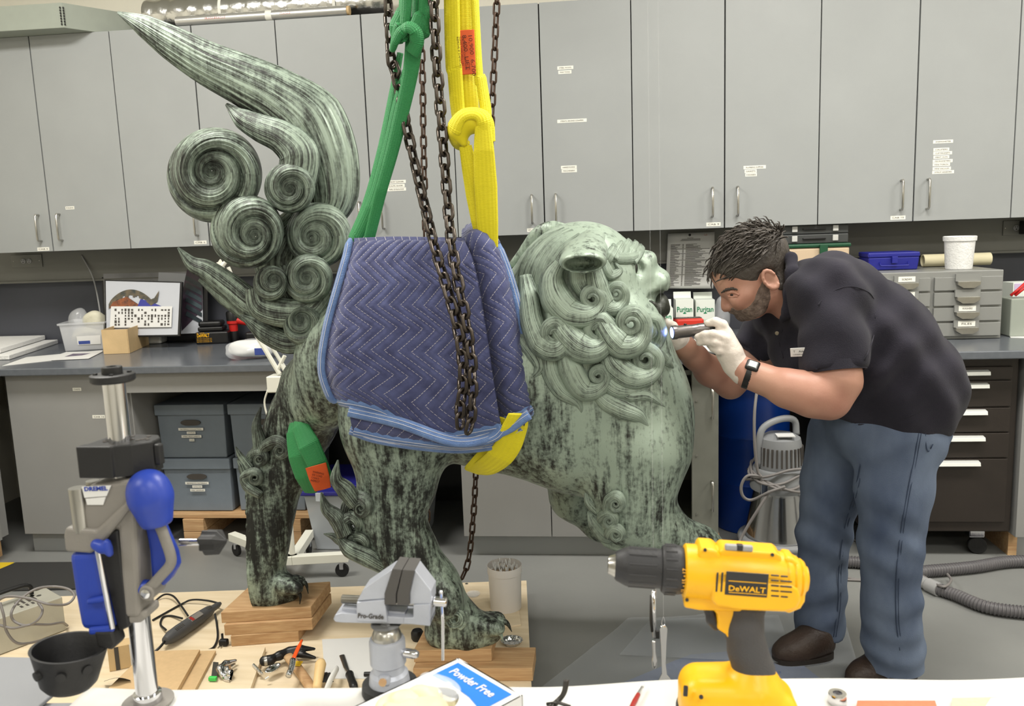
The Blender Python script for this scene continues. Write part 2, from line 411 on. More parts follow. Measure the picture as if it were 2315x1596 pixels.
CABN = {-1: 'leftmost grey wall cabinet, beside the box with the metal corner', 1: 'grey wall cabinet directly behind the tip of the bronze tail', 3: 'grey wall cabinet behind the hanging green sling', 5: 'grey wall cabinet behind the hanging yellow sling', 7: 'grey wall cabinet above the head of the bronze lion', 9: 'grey wall cabinet above the back of the bending man', 11: 'grey wall cabinet at the right edge, beside the long column of stickers'}
for i0 in range(-1, 12, 2):
    xa, xb = X0+i0*DW, X0+(i0+2)*DW
    e = empty('wall_cabinet', ((xa+xb)/2, 4.0, ZB), CABN[i0], 'cabinet', 'wall cabinets in a row along the back wall')
    G().bb((xa+.001, YF+.02, ZB+.004), (xb-.001, 4.168, ZT)).build('body', 'cab_inside', e)
    for k in (0, 1):
        x0, x1 = xa+k*DW, xa+(k+1)*DW
        g0 = .0022 if (k == 0) else .0028; g1 = .0028 if k == 0 else .0022
        d = G().bb((x0+g0, YF, ZB), (x1-g1, YF+.019, ZT)).build('door', 'laminate', e, bevel=.0012)
        hx = (x1-.055) if k == 0 else (x0+.055)
        handle(d, hx, YF, ZB+.052, ZB+.178)
        wallcabs[i0+k] = d
def st(door, px, py, w_px, h_px, s):
    p = P(px, py, YF); sticker(wallcabs[door], p[0], YF, p[2], w_px*.0021, h_px*.0021, s, 0)
for dr, px, py, n in ((-1, 98, 563, 'CAB 5'), (1, 453, 548, 'CAB 6'), (3, 822, 535, 'CAB 7'), (5, 1207, 520, 'CAB 8'), (7, 1613, 507, 'CAB 9'), (9, 2030, 492, 'CAB 10')):
    st(dr, px, py, 30, 8, n)
st(0, 158, 470, 22, 7, 'PADS')
for px, py, w_, s in ((895, 411, 45, 'SENSOR CLEANER'), (895, 420, 40, 'SCALPEL BLADES'), (896, 428, 44, 'TIPS SYRINGES')): st(4, px, py, w_, 7, s)
for px, py, w_, s in ((1278, 153, 34, 'STEEL WOOL'), (1277, 163, 28, 'WAX TOOLS'), (1293, 273, 63, 'STENCIL BRUSHES SCRAPERS'), (1286, 378, 34, 'HARDWARE'), (1287, 386, 33, 'MACHINERY')): st(6, px, py, w_, 7, s)
for px, py, w_, s in ((1706, 378, 46, 'PLUMBING SUPPLIES'), (1697, 387, 25, 'GASKETS'), (1698, 395, 24, 'HOSES')): st(8, px, py, w_, 7, s)
for px, py, w_, s in ((2132, 320, 39, 'ANEMOMETER'), (2128, 338, 31, 'CALIPERS'), (2131, 346, 37, 'CLIP MAGNETS'), (2128, 355, 31, 'HEAT GUN'), (2131, 364, 39, 'MICROMETERS'), (2128, 372, 34, 'MINI TORCH'), (2129, 381, 36, 'MINI VACUUM'), (2132, 389, 43, 'STRUT SENSORS')): st(10, px, py, w_, 6.5, s)
# cabinet top row: countertop and base cabinets
ZC = .872; YB = 3.35
e = tag(G().bb((-3.29, 3.30, ZC-.032), (3.6, 4.154, ZC)).build('countertop', 'counter', bevel=.004), 'long dark grey laminate countertop running along the back wall', 'countertop')
def base_cab(xa, xb, label, doors, side='left', handles=(), toe=True):
    e = empty('base_cabinet', ((xa+xb)/2, 3.7, 0), label, 'cabinet', 'base cabinets under the countertop')
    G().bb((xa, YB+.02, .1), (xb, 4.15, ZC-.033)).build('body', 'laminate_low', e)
    if toe: G().bb((xa+.01, 3.40, 0), (xb-.01, 3.42, .0995)).build('toe_kick', 'laminate', e)
    ds = []
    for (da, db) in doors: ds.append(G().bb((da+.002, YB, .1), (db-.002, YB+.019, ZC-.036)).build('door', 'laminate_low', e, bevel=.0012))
    for di, hx, za, zb in handles: handle(ds[di], hx, YB, za, zb)
    return e, ds
e16, ds = base_cab(-2.655, -2.07, 'grey base cabinet below the counter, behind the drill press', [(-2.645, -2.075)], handles=[(0, -2.135, .675, .80)])
sticker(ds[0], *P(174, 880, YB)[[0]], YB, P(174, 880, YB)[2], .04, .014, 'TAPE'); p = P(224, 942, YB); sticker(ds[0], p[0], YB, p[2], .062, .015, 'CAB 16')
base_cab(-.612, .15, 'grey base cabinet seen under the belly of the bronze lion', [(-.612, -.232), (-.232, .148)])
# return cabinet at the left
e = empty('corner_cabinet', (-2.98, 2.6, 0), 'grey base cabinet returning towards the viewer at the left edge', 'cabinet', 'base cabinets under the countertop')
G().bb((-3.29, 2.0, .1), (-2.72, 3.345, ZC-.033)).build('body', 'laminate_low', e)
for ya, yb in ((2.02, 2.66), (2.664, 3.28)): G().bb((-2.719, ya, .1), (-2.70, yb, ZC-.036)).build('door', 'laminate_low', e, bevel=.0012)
G().bb((-2.78, 2.02, 0), (-2.76, 3.34, .0995)).build('toe_kick', 'wood', e)
G().bb((-3.29, 1.99, ZC-.032), (-2.68, 3.299, ZC)).build('worktop', 'counter', e, bevel=.004)
# knee space apron and back panel
tag(G().bb((-2.068, 3.335, .752), (-.616, 3.352, ZC-.033)).build('apron', 'laminate_low'), kind='structure'); bpy.data.objects['apron'].name = 'trim_3'
tag(G().bb((-2.068, 4.11, .0), (2.9, 4.15, ZC-.033)).build('trim_4', 'cab_inside'), kind='structure')
# open metal cabinet right of the lion's chest
mat('old_metal', (120,121,112), .5, .2, var=.08, vscale=10)
e = empty('steel_cabinet', (.35, 3.6, 0), 'open grey steel cabinet between the lion chest and the blue drum', 'cabinet', 'base cabinets under the countertop')
g = G().bb((.16, 4.08, .10), (.46, 4.1, .80)); g.build('back_panel', 'old_metal', e)
G().bb((.155, 3.40, .10), (.175, 4.08, .80)).build('side_panel', 'old_metal', e)
G().bb((.44, 3.42, .10), (.46, 4.08, .80)).build('side_panel', 'old_metal', e)
G().bb((.176, 3.40, .78), (.439, 4.08, .80)).build('top_panel', 'old_metal', e)
G().bb((.176, 3.40, .10), (.439, 4.08, .12)).build('bottom_panel', 'old_metal', e)
G().bb((.176, 3.42, .43), (.439, 4.08, .445)).build('shelf', 'old_metal', e)
d = G().bb((.355, 3.36, .10), (.462, 3.385, .815)).build('door', 'old_metal', e, bevel=.002)
for z0, z1 in ((.61, .73), (.22, .34)): handle(d, .435, 3.36, z0, z1)
for z in (.2, .45, .68): G().lathe([(.004, 0), (.004, .004)], 8, (.372, 3.36, z), (0, -1, 0)).build('rivet', 'steel', d)
for x in (.17, .44):
    g = G().bb((x-.03, 3.39, .0), (x+.03, 3.75, .099)).build('foot_block', 'wood', e)
# outlets
def outlet(px, py, label, n=2, adapter=False):
    p = P(px, py, 4.098); e = empty('power_outlet', (p[0], 4.098, p[2]), label, 'outlet', 'power outlets on the raceway')
    wdt = .05+.062*n
    G().bb((p[0]-wdt/2, 4.094, p[2]-.034), (p[0]+wdt/2, 4.0995, p[2]+.034)).build('cover_plate', 'raceway', e, bevel=.002)
    for i in range(n):
        cx = p[0]+(i-(n-1)/2)*.034
        s = G().lathe([(.0135, 0), (.0135, .003), (.012, .0045)], 18, (cx, 4.094, p[2]), (0, -1, 0)).build('socket', 'grey_plastic', e, smooth=True)
        g = G()
        G().bb((cx-.006, 4.0888, p[2]+.001), (cx-.004, 4.0900, p[2]+.008)).build('slot', 'black_plastic', s); G().bb((cx+.004, 4.0888, p[2]+.001), (cx+.006, 4.0900, p[2]+.008)).build('slot', 'black_plastic', s)
        G().bb((cx-.0025, 4.0888, p[2]-.009), (cx+.0025, 4.0900, p[2]-.004)).build('slot', 'black_plastic', s)
    for sx in (-1, 1): G().lathe([(.0025, 0), (.002, .002)], 8, (p[0]+sx*wdt*.42, 4.094, p[2]), (0, -1, 0)).build('screw', 'steel', e)
    if adapter: G().bb((p[0]+.012, 4.04, p[2]-.03), (p[0]+.07, 4.0935, p[2]+.03)).build('adapter', 'black_plastic', e, bevel=.004)
outlet(61, 590, 'double power outlet on the raceway at the far left', 2)
outlet(2296, 515, 'power outlet with a black adapter at the far right', 1, True)
# ------------------------------------------------------------------ the bronze lion
def patina(name, hair):
    m = bpy.data.materials.new(name); m.use_nodes = True; nt = m.node_tree; N = nt.nodes; L = nt.links; b = N['Principled BSDF']
    tc = N.new('ShaderNodeTexCoord')
    def mapping(out, sc):
        mp = N.new('ShaderNodeMapping'); mp.inputs['Scale'].default_value = sc; L.new(tc.outputs[out], mp.inputs[0]); return mp.outputs[0]
    def noise(vec, sc, det=4, rough=.6):
        n = N.new('ShaderNodeTexNoise'); n.inputs['Scale'].default_value = sc; n.inputs['Detail'].default_value = det; n.inputs['Roughness'].default_value = rough
        L.new(vec, n.inputs['Vector']); return n.outputs['Fac']
    def math_(op, a, c):
        q = N.new('ShaderNodeMath'); q.operation = op
        for i, z in enumerate((a, c)):
            if isinstance(z, (int, float)): q.inputs[i].default_value = z
            else: L.new(z, q.inputs[i])
        return q.outputs[0]
    def ramp(fac, stops):
        r = N.new('ShaderNodeValToRGB'); L.new(fac, r.inputs[0]); e = r.color_ramp.elements
        while len(e) < len(stops): e.new(.5)
        for i, (p, c) in enumerate(stops): e[i].position = p; e[i].color = lin(c) if len(c) == 3 else c
        return r.outputs[0]
    streak = noise(mapping('Object', (44, 44, 5)), 1.0, 10, .72)
    patch = noise(mapping('Object', (1, 1, 1)), 4.5, 5, .6)
    fine = noise(mapping('Object', (1, 1, 1)), 90, 3, .6)
    sep = N.new('ShaderNodeSeparateXYZ'); L.new(tc.outputs['Object'], sep.inputs[0])
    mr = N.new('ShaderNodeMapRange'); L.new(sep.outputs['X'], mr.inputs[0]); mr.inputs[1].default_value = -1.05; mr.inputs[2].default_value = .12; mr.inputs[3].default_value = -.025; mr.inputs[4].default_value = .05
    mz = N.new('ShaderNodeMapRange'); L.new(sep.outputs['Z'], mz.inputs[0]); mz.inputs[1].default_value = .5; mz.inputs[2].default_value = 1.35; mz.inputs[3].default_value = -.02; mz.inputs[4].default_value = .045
    f = math_('ADD', math_('MULTIPLY', streak, .62), math_('MULTIPLY', patch, .38))
    f = math_('ADD', f, math_('MULTIPLY', math_('SUBTRACT', fine, .5), .22))
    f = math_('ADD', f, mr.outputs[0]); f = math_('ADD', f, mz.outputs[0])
    if hair:
        st_ = noise(mapping('UV', (60, 4, 1)), 1.0, 6, .75); st2 = noise(mapping('UV', (16, 2.4, 1)), 1.0, 3, .6)
        f = math_('ADD', math_('MULTIPLY', f, .36), math_('ADD', math_('MULTIPLY', st_, .44), math_('MULTIPLY', st2, .20)))
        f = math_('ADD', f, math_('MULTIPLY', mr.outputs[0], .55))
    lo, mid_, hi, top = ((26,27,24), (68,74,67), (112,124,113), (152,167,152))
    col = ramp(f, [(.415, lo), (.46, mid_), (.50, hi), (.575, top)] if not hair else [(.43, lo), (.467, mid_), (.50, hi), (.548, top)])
    b.inputs['Roughness'].default_value = .5; b.inputs['Metallic'].default_value = .2; b.inputs['Specular IOR Level'].default_value = .45
    L.new(col, b.inputs['Base Color'])
    bp = N.new('ShaderNodeBump'); bp.inputs['Strength'].default_value = .35; bp.inputs['Distance'].default_value = .004
    if hair:
        g = noise(mapping('UV', (70, 1.2, 1)), 1.0, 2, .5); L.new(g, bp.inputs['Height']); bp.inputs['Strength'].default_value = .9
    else: L.new(noise(mapping('Object', (1, 1, 1)), 26, 4), bp.inputs['Height'])
    L.new(bp.outputs[0], b.inputs['Normal']); MATS[name] = m
    rr = N.new('ShaderNodeMapRange'); L.new(fine, rr.inputs[0]); rr.inputs[3].default_value = .3; rr.inputs[4].default_value = .55; L.new(rr.outputs[0], b.inputs['Roughness'])
    return m
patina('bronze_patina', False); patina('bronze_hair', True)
mat('bronze_dark', (46,48,42), .5, .2, var=.4, vscale=14, bump=.4, bscale=40)
LION = empty('lion_statue', P(900, 1400, 2.45)*V(1, 1, 0)+V(0, 0, .1), 'large green patinated bronze guardian lion with curled mane and flame tail', 'statue')
YM = 2.46
S0 = 1.315e-3      # metres per pixel at the lion
def q(x, y, Y=YM): return P(x, y, Y)
B = SDF((-1.2, 2.08, .12), (.50, 2.90, 1.46), .0085)
def C(pts, k=.05, sc=(1, 1, 1)): B.chain([q(x, y, Y) for x, y, r, Y in pts], [r*S0 for x, y, r, Y in pts], k, sc)
# trunk
C([(770, 800, 100, 2.5), (880, 790, 165, 2.48), (1040, 830, 205, 2.47), (1190, 850, 215, 2.46), (1320, 860, 190, 2.45), (1400, 900, 150, 2.44)], .08, (1, .86, 1))
B.ell(q(1400, 960, 2.44), (.19, .215, .235), .07)
B.ell(q(1478, 985, 2.42), (.105, .15, .175), .06)
B.ell(q(1290, 960, 2.45), (.17, .20, .20), .08)          # ribs and belly
B.ell(q(745, 850, 2.55), (.10, .15, .17), .05); B.ell(q(705, 900, 2.58), (.06, .10, .13), .05)            # rump
# near hind leg
B.ell(q(892, 940, 2.33), (.168, .12, .215), .05)
C([(905, 1000, 116, 2.35), (898, 1090, 84, 2.34), (878, 1165, 70, 2.33), (912, 1238, 68, 2.33), (978, 1320, 56, 2.34), (1030, 1395, 50, 2.36)], .04, (1, .85, 1))
C([(1035, 1405, 46, 2.37), (1060, 1428, 42, 2.37), (1105, 1424, 34, 2.37)], .04)
B.ell(q(1000, 1425, 2.38), (.055, .07, .05), .05)
for dy, tx, ty in ((2.33, 1126, 1420), (2.38, 1120, 1402), (2.42, 1105, 1398)): B.cap(q(1080, 1412, dy+.01), q(tx, ty, dy), .036, .024, .012)
B.ell(q(1006, 1360, 2.29), (.05, .03, .06), .04)
# far hind leg
C([(715, 880, 95, 2.62), (680, 960, 80, 2.64), (640, 1040, 74, 2.64), (610, 1090, 70, 2.62), (603, 1160, 62, 2.60), (592, 1230, 60, 2.58), (578, 1290, 62, 2.57), (572, 1325, 52, 2.57)], .05, (1, .85, 1))
C([(575, 1325, 48, 2.57), (620, 1335, 42, 2.57), (655, 1332, 30, 2.57)], .04)
for dy, tx, ty in ((2.52, 672, 1330), (2.57, 676, 1318), (2.62, 670, 1312)): B.cap(q(640, 1322, dy+.01), q(tx, ty, dy), .034, .022, .012)
# near foreleg
C([(1440, 1030, 105, 2.33), (1430, 1110, 82, 2.32), (1425, 1165, 62, 2.31), (1490, 1192, 48, 2.33), (1580, 1236, 40, 2.36), (1650, 1290, 38, 2.38)], .05, (1, .85, 1))
C([(1650, 1290, 40, 2.38), (1690, 1310, 38, 2.38), (1725, 1318, 28, 2.38)], .03)
# far foreleg
C([(1300, 1040, 90, 2.62), (1300, 1120, 60, 2.66), (1360, 1180, 45, 2.68), (1450, 1205, 36, 2.7), (1540, 1200, 36, 2.7)], .04)
# neck and head
C([(1300, 760, 120, 2.44), (1290, 660, 112, 2.43), (1325, 610, 92, 2.43)], .07, (1, .95, 1))
B.ell(q(1318, 640, 2.43), (.175, .185, .165), .05)
B.ell(q(1300, 605, 2.43), (.135, .15, .105), .05)
B.ell(q(1285, 770, 2.41), (.135, .20, .19), .06)
B.ell(q(1395, 770, 2.40), (.145, .18, .16), .05)
B.ell(q(1395, 870, 2.39), (.15, .17, .11), .06)
# face
B.ell(q(1420, 605, 2.44), (.085, .10, .06), .03)          # brow mass
B.ell(q(1464, 587, 2.41), (.029, .034, .028), .006)       # near brow boss
B.ell(q(1462, 590, 2.53), (.030, .03, .03), .008)
B.ell(q(1440, 610, 2.36), (.020, .02, .024), .012, mode='s'); B.ell(q(1433, 606, 2.365), (.014, .018, .021), .003)      # eye
C([(1405, 650, 46, 2.42), (1440, 645, 40, 2.43), (1478, 640, 30, 2.45)], .03, (1, 1.2, 1))
B.ell(q(1472, 622, 2.44), (.040, .055, .022), .012)        # nose bridge
B.ell(q(1494, 628, 2.44), (.027, .062, .025), .010)        # broad nose
B.ell(q(1505, 640, 2.44), (.014, .045, .016), .006); B.ell(q(1497, 640, 2.385), (.016, .014, .013), .006)
B.ell(q(1455, 628, 2.385), (.030, .022, .020), .014)
for ys in (2.372,): B.chain([q(1434, 676, ys), q(1446, 664, ys-.006), q(1466, 660, ys-.004), q(1486, 648, ys+.012), q(1504, 654, ys+.03), q(1512, 650, ys+.055)], [.010, .012, .011, .011, .010, .008], .007)
B.ell(q(1430, 690, 2.41), (.05, .07, .05), .03)           # jaw hinge
B.ell(q(1478, 690, 2.45), (.045, .06, .030), .008)
B.chain([q(1446, 682, 2.35), q(1470, 674, 2.36), q(1496, 664, 2.40), q(1520, 664, 2.44)], [.007, .010, .010, .010], .006, mode='s')
B.ell(q(1474, 710, 2.44), (.036, .06, .020), .02)
def dAt(p):
    i = np.round((np.asarray(p)-B.lo)/B.h).astype(int)
    if (i < 0).any() or (i >= B.n).any(): return 1.
    return float(B.d[tuple(i)])
def surfY(x, y, default=2.3):
    best, by = 9, default
    for Y in np.arange(2.09, 2.8, .008):
        d = dAt(q(x, y, Y))
        if d < 0: return Y
        if d < best: best, by = d, Y
    return by
def surfN(p, e=4):
    h = B.h*e; g = np.array([dAt(p+V(h,0,0))-dAt(p-V(h,0,0)), dAt(p+V(0,h,0))-dAt(p-V(0,h,0)), dAt(p+V(0,0,h))-dAt(p-V(0,0,h))])
    return nrm(nrm(g)*.55+V(0, -1, 0)*.6)
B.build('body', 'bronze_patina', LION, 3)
def spiral_px(c, start, turns, qr, n=70, ccw=True, ecc=1.):
    c = np.array(c, float); v = np.array(start, float)-c; r0 = np.linalg.norm(v); th0 = math.atan2(-v[1], v[0]); b_ = -math.log(qr)/(2*PI); out = []; rr = []
    for i in range(n):
        s = turns*2*PI*i/(n-1); r = r0*math.exp(-b_*s); t = th0+(s if ccw else -s)
        out.append(c+r*np.array([math.cos(t), -math.sin(t)])); rr.append(r)
    return np.array(out), np.array(rr)
def lock(name, pts, width, thick, center=None, turns=1.6, qr=.42, Y=None, lift=.0, ccw=True, ridge=.085, nr=14, n=46, tip=False, swell=.02, parent=None, m='bronze_hair', nseg=30, sink=.25, root=.6):
    """hair lock: px path, widths in px along it, ending in a spiral round 'center' or in a point"""
    base = smoothpath(pts, n); wd = np.interp(np.linspace(0, 1, n), np.linspace(0, 1, len(width)), width).astype(float); dz = np.zeros(n)
    if center is not None:
        sp, rr = spiral_px(center, pts[-1], turns, qr, 80, ccw)
        hwS = rr*(1-qr)/(1+qr)*1.12; base = np.vstack([base, sp[1:]])
        w0 = wd[-1]/2; bl = np.exp(-np.arange(79)/9.)
        hw = np.concatenate([wd/2, hwS[1:]*(1-bl)+np.minimum(w0, hwS[0]*1.6)*bl]); dz = np.concatenate([dz, swell*(1-rr[1:]/rr[0])])
        for _ in range(60):      # ease the lock into its spiral
            i0, i1 = int(n*.62), n+14; base[i0:i1] += .5*((base[i0-1:i1-1]+base[i0+1:i1+1])/2-base[i0:i1]); hw[i0:i1] += .5*((hw[i0-1:i1-1]+hw[i0+1:i1+1])/2-hw[i0:i1])
    else: hw = wd/2
    if Y is None:
        ks = np.linspace(0, len(base)-1, 12).astype(int); ys = [surfY(*base[i]) for i in ks]
        ys = np.interp(np.arange(len(base)), ks, ys); kk = np.ones(9)/9; ys = np.convolve(np.pad(ys, 4, mode='edge'), kk, 'valid')
        if center is not None:
            yc = surfY(*center); tt = np.clip((np.arange(len(base))-n*.8)/(n*.4), 0, 1); ys = ys*(1-tt)+yc*tt
    else: ys = np.interp(np.linspace(0, 1, len(base)), np.linspace(0, 1, len(Y) if not np.isscalar(Y) else 2), Y if not np.isscalar(Y) else [Y, Y])
    ht = hw*S0*thick; ht = np.maximum(ht, .0008)
    ys = ys-lift-dz+ht*sink
    p3 = np.array([q(b_[0], b_[1], yy) for b_, yy in zip(base, ys)])
    if Y is None:
        ks = np.linspace(0, len(base)-1, 10).astype(int); nn = np.array([surfN(p3[i]) for i in ks]); fc = np.stack([np.interp(np.arange(len(base)), ks, nn[:, j]) for j in range(3)], 1)
        if center is not None: fc[n:] = nrm(fc[n:].mean(0))
    else: fc = np.broadcast_to(nrm(V(0, -1, .12)), (len(base), 3))
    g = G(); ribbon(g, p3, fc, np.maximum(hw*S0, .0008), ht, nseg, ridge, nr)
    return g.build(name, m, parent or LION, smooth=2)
c4 = lambda *L_: [(1100+x*.3759, 480+y*.3759) for x, y in L_]
def ml(pts, width, center=None, **k):
    return lock('mane_lock', c4(*pts), [w_*.3759 for w_ in width], k.pop('thick', 1.0), c4(center)[0] if center else None, **k)
# back of the neck first (deepest), then rows from the bottom up so that upper locks overlap lower ones
ml([(200, 690), (235, 770), (300, 850), (325, 930), (270, 1000)], [60, 110, 120, 90, 30])
ml([(300, 560), (250, 540), (205, 570), (190, 640), (225, 690)], [90, 90, 80, 60, 20])
ml([(380, 860), (395, 960), (450, 1060), (530, 1120), (565, 1170), (572, 1225)], [110, 130, 120, 85, 50, 8])
ml([(640, 1060), (720, 1130), (820, 1180), (910, 1220), (985, 1305)], [60, 120, 130, 95, 8])
ml([(780, 1060), (860, 1100), (960, 1100), (1070, 1170)], [50, 80, 70, 8])
ml([(690, 930), (730, 1010), (800, 1060), (890, 1065), (1005, 1030)], [80, 130, 120, 80, 8])
ml([(470, 830), (500, 930), (560, 1040), (640, 1080), (720, 1030)], [90, 140, 140, 110, 75], (672, 985), qr=.4, lift=.014)
ml([(720, 830), (760, 910), (850, 980), (960, 990), (1035, 930)], [90, 150, 150, 120, 85], (955, 885), qr=.42, swell=.03, lift=.014)
ml([(960, 850), (1020, 860), (1070, 890), (1130, 945)], [40, 80, 70, 8])
ml([(920, 700), (930, 790), (975, 830), (1025, 790)], [50, 80, 90, 70], (975, 705), qr=.4)
ml([(330, 420), (400, 560), (450, 700), (540, 800), (640, 850), (745, 780)], [50, 90, 150, 180, 150, 100], (668, 712), qr=.42, lift=.032)
ml([(640, 560), (690, 660), (770, 770), (860, 820), (945, 740)], [70, 130, 160, 140, 110], (868, 672), qr=.42, lift=.032, swell=.03)
ml([(230, 380), (255, 520), (275, 660), (330, 790), (410, 850), (490, 780)], [70, 120, 130, 140, 130, 90], (408, 733), qr=.42, lift=.032)
for pts_ in ([(520, 108), (410, 180), (320, 300), (275, 440), (262, 560), (290, 660)], [(560, 130), (455, 225), (390, 340), (352, 470), (368, 600), (420, 660)], [(470, 95), (345, 175), (250, 290), (208, 420), (190, 540)], [(540, 118), (430, 200), (352, 320), (312, 460), (312, 580), (350, 680)], [(500, 100), (375, 178), (285, 295), (238, 430), (225, 560)], [(570, 160), (490, 250), (440, 350)]):
    ml(pts_, [20, 58, 72, 66, 46, 10], lift=-.002, thick=.5, ridge=.14, nr=10)
ml([(440, 300), (395, 400), (420, 520), (500, 610), (610, 640), (700, 570)], [70, 130, 170, 170, 130, 90], (635, 520), qr=.42, lift=.04)
ml([(560, 340), (570, 420), (610, 500), (650, 545)], [120, 130, 90, 30], lift=.02)
ml([(640, 320), (660, 430), (700, 530), (760, 595), (822, 545)], [80, 120, 120, 95, 65], (778, 490), qr=.4, lift=.035)
ml([(700, 300), (740, 380), (800, 350), (770, 300)], [60, 60, 40, 10], lift=.01)
# flame brow
for i, (x, y) in enumerate(((745, 235), (790, 215), (835, 205), (875, 215), (905, 235))):
    ml([(x-25, y+65), (x, y+20), (x+22, y-18), (x+18, y-45)], [46, 62, 52, 14], lift=.012, thick=.8)
ml([(720, 255), (790, 275), (870, 275), (935, 240)], [40, 70, 70, 30], lift=.01, thick=.8)
# ears
def ear(pts, width, Y, name='ear'):
    return lock(name, pts, width, .5, Y=Y, ridge=0., m='bronze_patina', sink=0)
E_ = SDF((-.2, 2.05, 1.2), (.2, 2.5, 1.45), .006)
a_, b_, c_ = q(1338, 535, 2.30), q(1322, 565, 2.22), q(1318, 590, 2.155)
E_.chain([a_, b_, c_], [.035, .050, .060], .02, (1.05, 1, .55)); E_.cap(q(1318, 596, 2.15), q(1318, 600, 2.11), .047, .05, .006, (1.02, 1, .42), mode='s')
E_.build('ear', 'bronze_patina', LION, 2)
ear([(1285, 540), (1250, 530), (1222, 540), (1192, 572), (1148, 604)], [56, 62, 58, 46, 8], [2.46, 2.48, 2.50, 2.52, 2.53])
lock('mane_lock', [(1150, 620), (1170, 640), (1185, 680), (1180, 730)], [30, 60, 60, 20], .6, Y=[2.45, 2.44, 2.42, 2.42])
# ---- tail
TY = 2.50
def tl(pts, width, center=None, **k): return lock(k.pop('name', 'tail_flame'), pts, width, k.pop('thick', .6), center, Y=k.pop('Y', TY), **k)
tl([(735, 500), (752, 440), (738, 360), (700, 280), (635, 226), (560, 186), (470, 144), (390, 98), (325, 58), (266, 28)], [70, 120, 150, 168, 135, 118, 98, 78, 50, 6], n=110, nr=26, nseg=78, ridge=.075, thick=.5)
tl([(660, 450), (672, 400), (676, 350), (640, 312), (590, 290), (548, 268), (512, 236)], [70, 92, 92, 74, 62, 46, 8], n=80, nr=16, nseg=44, Y=[2.46, 2.44, 2.44, 2.45, 2.46, 2.47, 2.5])
def disc(c, r, so, start_deg, Y, qr=.40, name='tail_curl', sq=1.0, dome=.40):
    """volute: a domed disc with a spiral groove that winds inwards"""
    c = np.array(c, float); o = np.array(so, float); nt, ns = 168, 60; g = G(); K = -1/math.log(qr)
    th = np.linspace(0, 2*PI, nt+1)[None, :]; s_ = (np.linspace(.004, 1, ns)**.85)[:, None]; th0 = math.radians(start_deg)
    phi = (th-th0)/(2*PI)+K*np.log(s_); f = phi-np.floor(phi)
    band = np.sqrt(np.maximum(1-(2*f-1)**2, 0))*(1+.05*np.cos(2*PI*7*f))
    edge = np.sqrt(np.maximum(1-s_**6, 0))
    hh = (dome*np.sqrt(np.maximum(1-.9*s_**2, 0))+.40*s_*band*(1-qr)*1.9)*edge
    for sgn in (-1, 1):
        x = c[0]*s_+o[0]*(1-s_)+r*s_*np.cos(th); y = c[1]*s_+o[1]*(1-s_)-r*sq*s_*np.sin(th)
        Pt = np.array([[q(x[i, j], y[i, j], Y+sgn*hh[i, j]*r*S0) for j in range(nt+1)] for i in range(ns)])
        uv = np.stack(np.broadcast_arrays(phi*.55+random.random()*5, np.log(s_)*-.35+th*.06), -1); g.grid(Pt, uv)
    return g.build(name, 'bronze_hair', LION, smooth=2)
disc((485, 396), 108, (479, 386), 150, 2.49)
disc((720, 531), 74, (702, 538), 130, 2.48)
disc((655, 424), 58, (656, 428), 120, 2.44)
disc((558, 524), 84, (578, 535), 140, 2.44)
disc((697, 630), 56, (693, 627), 120, 2.43)
tl([(578, 650), (592, 690), (640, 706), (700, 700), (742, 655)], [50, 66, 70, 60, 36], n=40, name='tail_curl', Y=2.44)
disc((612, 640), 40, (624, 632), 60, 2.42)
disc((686, 736), 46, (678, 716), 60, 2.44)
tl([(690, 720), (640, 708), (575, 690), (520, 648), (470, 612), (435, 596), (402, 560)], [50, 66, 70, 62, 50, 36, 5], n=70, Y=[2.5, 2.5, 2.5, 2.5, 2.5, 2.5, 2.5])
tl([(680, 748), (620, 735), (560, 700), (505, 668), (450, 632)], [50, 60, 60, 40, 8], n=60, Y=2.52)
tl([(700, 770), (650, 775), (600, 752), (570, 730), (543, 712)], [46, 52, 48, 30, 5], n=50, Y=2.48)
tl([(640, 600), (660, 640), (690, 700), (705, 780), (700, 860), (720, 930)], [60, 90, 100, 80, 80, 60], n=60, Y=[2.54, 2.54, 2.53, 2.53, 2.55, 2.55], thick=.8)
tl([(690, 480), (650, 540), (630, 600), (650, 680)], [60, 110, 120, 60], n=40, Y=2.55, thick=.6)
# ---- fur at the joints
def jl(pts, width, center=None, **k): return lock('leg_curl', pts, width, k.pop('thick', 1.0), center, lift=k.pop('lift', .024), **k)
def spike(pts, width, Y=None): return lock('fur_spike', pts, width, .75, Y=Y, ridge=.05, nr=10, sink=.1)
spike([(806, 1140), (782, 1108), (760, 1082), (764, 1040)], [36, 42, 28, 4], [2.25, 2.24, 2.23, 2.23])
spike([(780, 1210), (762, 1172), (738, 1148), (726, 1113)], [36, 40, 28, 4], [2.26, 2.26, 2.26, 2.26])
spike([(800, 1230), (770, 1222), (752, 1212), (732, 1207)], [24, 24, 16, 3], [2.29, 2.29, 2.29, 2.3])
spike([(880, 1290), (835, 1262), (790, 1240), (762, 1212)], [30, 44, 40, 8], [2.28, 2.26, 2.25, 2.26])
jl([(778, 1168), (788, 1140), (812, 1124), (834, 1138)], [20, 30, 34, 30], (817, 1148), ccw=False, qr=.4)
jl([(772, 1214), (774, 1184), (796, 1166), (814, 1180)], [20, 30, 32, 28], (800, 1190), ccw=False, qr=.4)
jl([(812, 1258), (794, 1236), (804, 1212), (828, 1216)], [20, 30, 32, 28], (816, 1230), ccw=False, qr=.4)
spike([(640, 1010), (648, 970), (632, 930), (628, 878)], [40, 42, 28, 4], [2.58, 2.58, 2.58, 2.6])
spike([(590, 1030), (585, 990), (580, 960), (590, 920)], [34, 34, 24, 4], [2.55, 2.55, 2.55, 2.56])
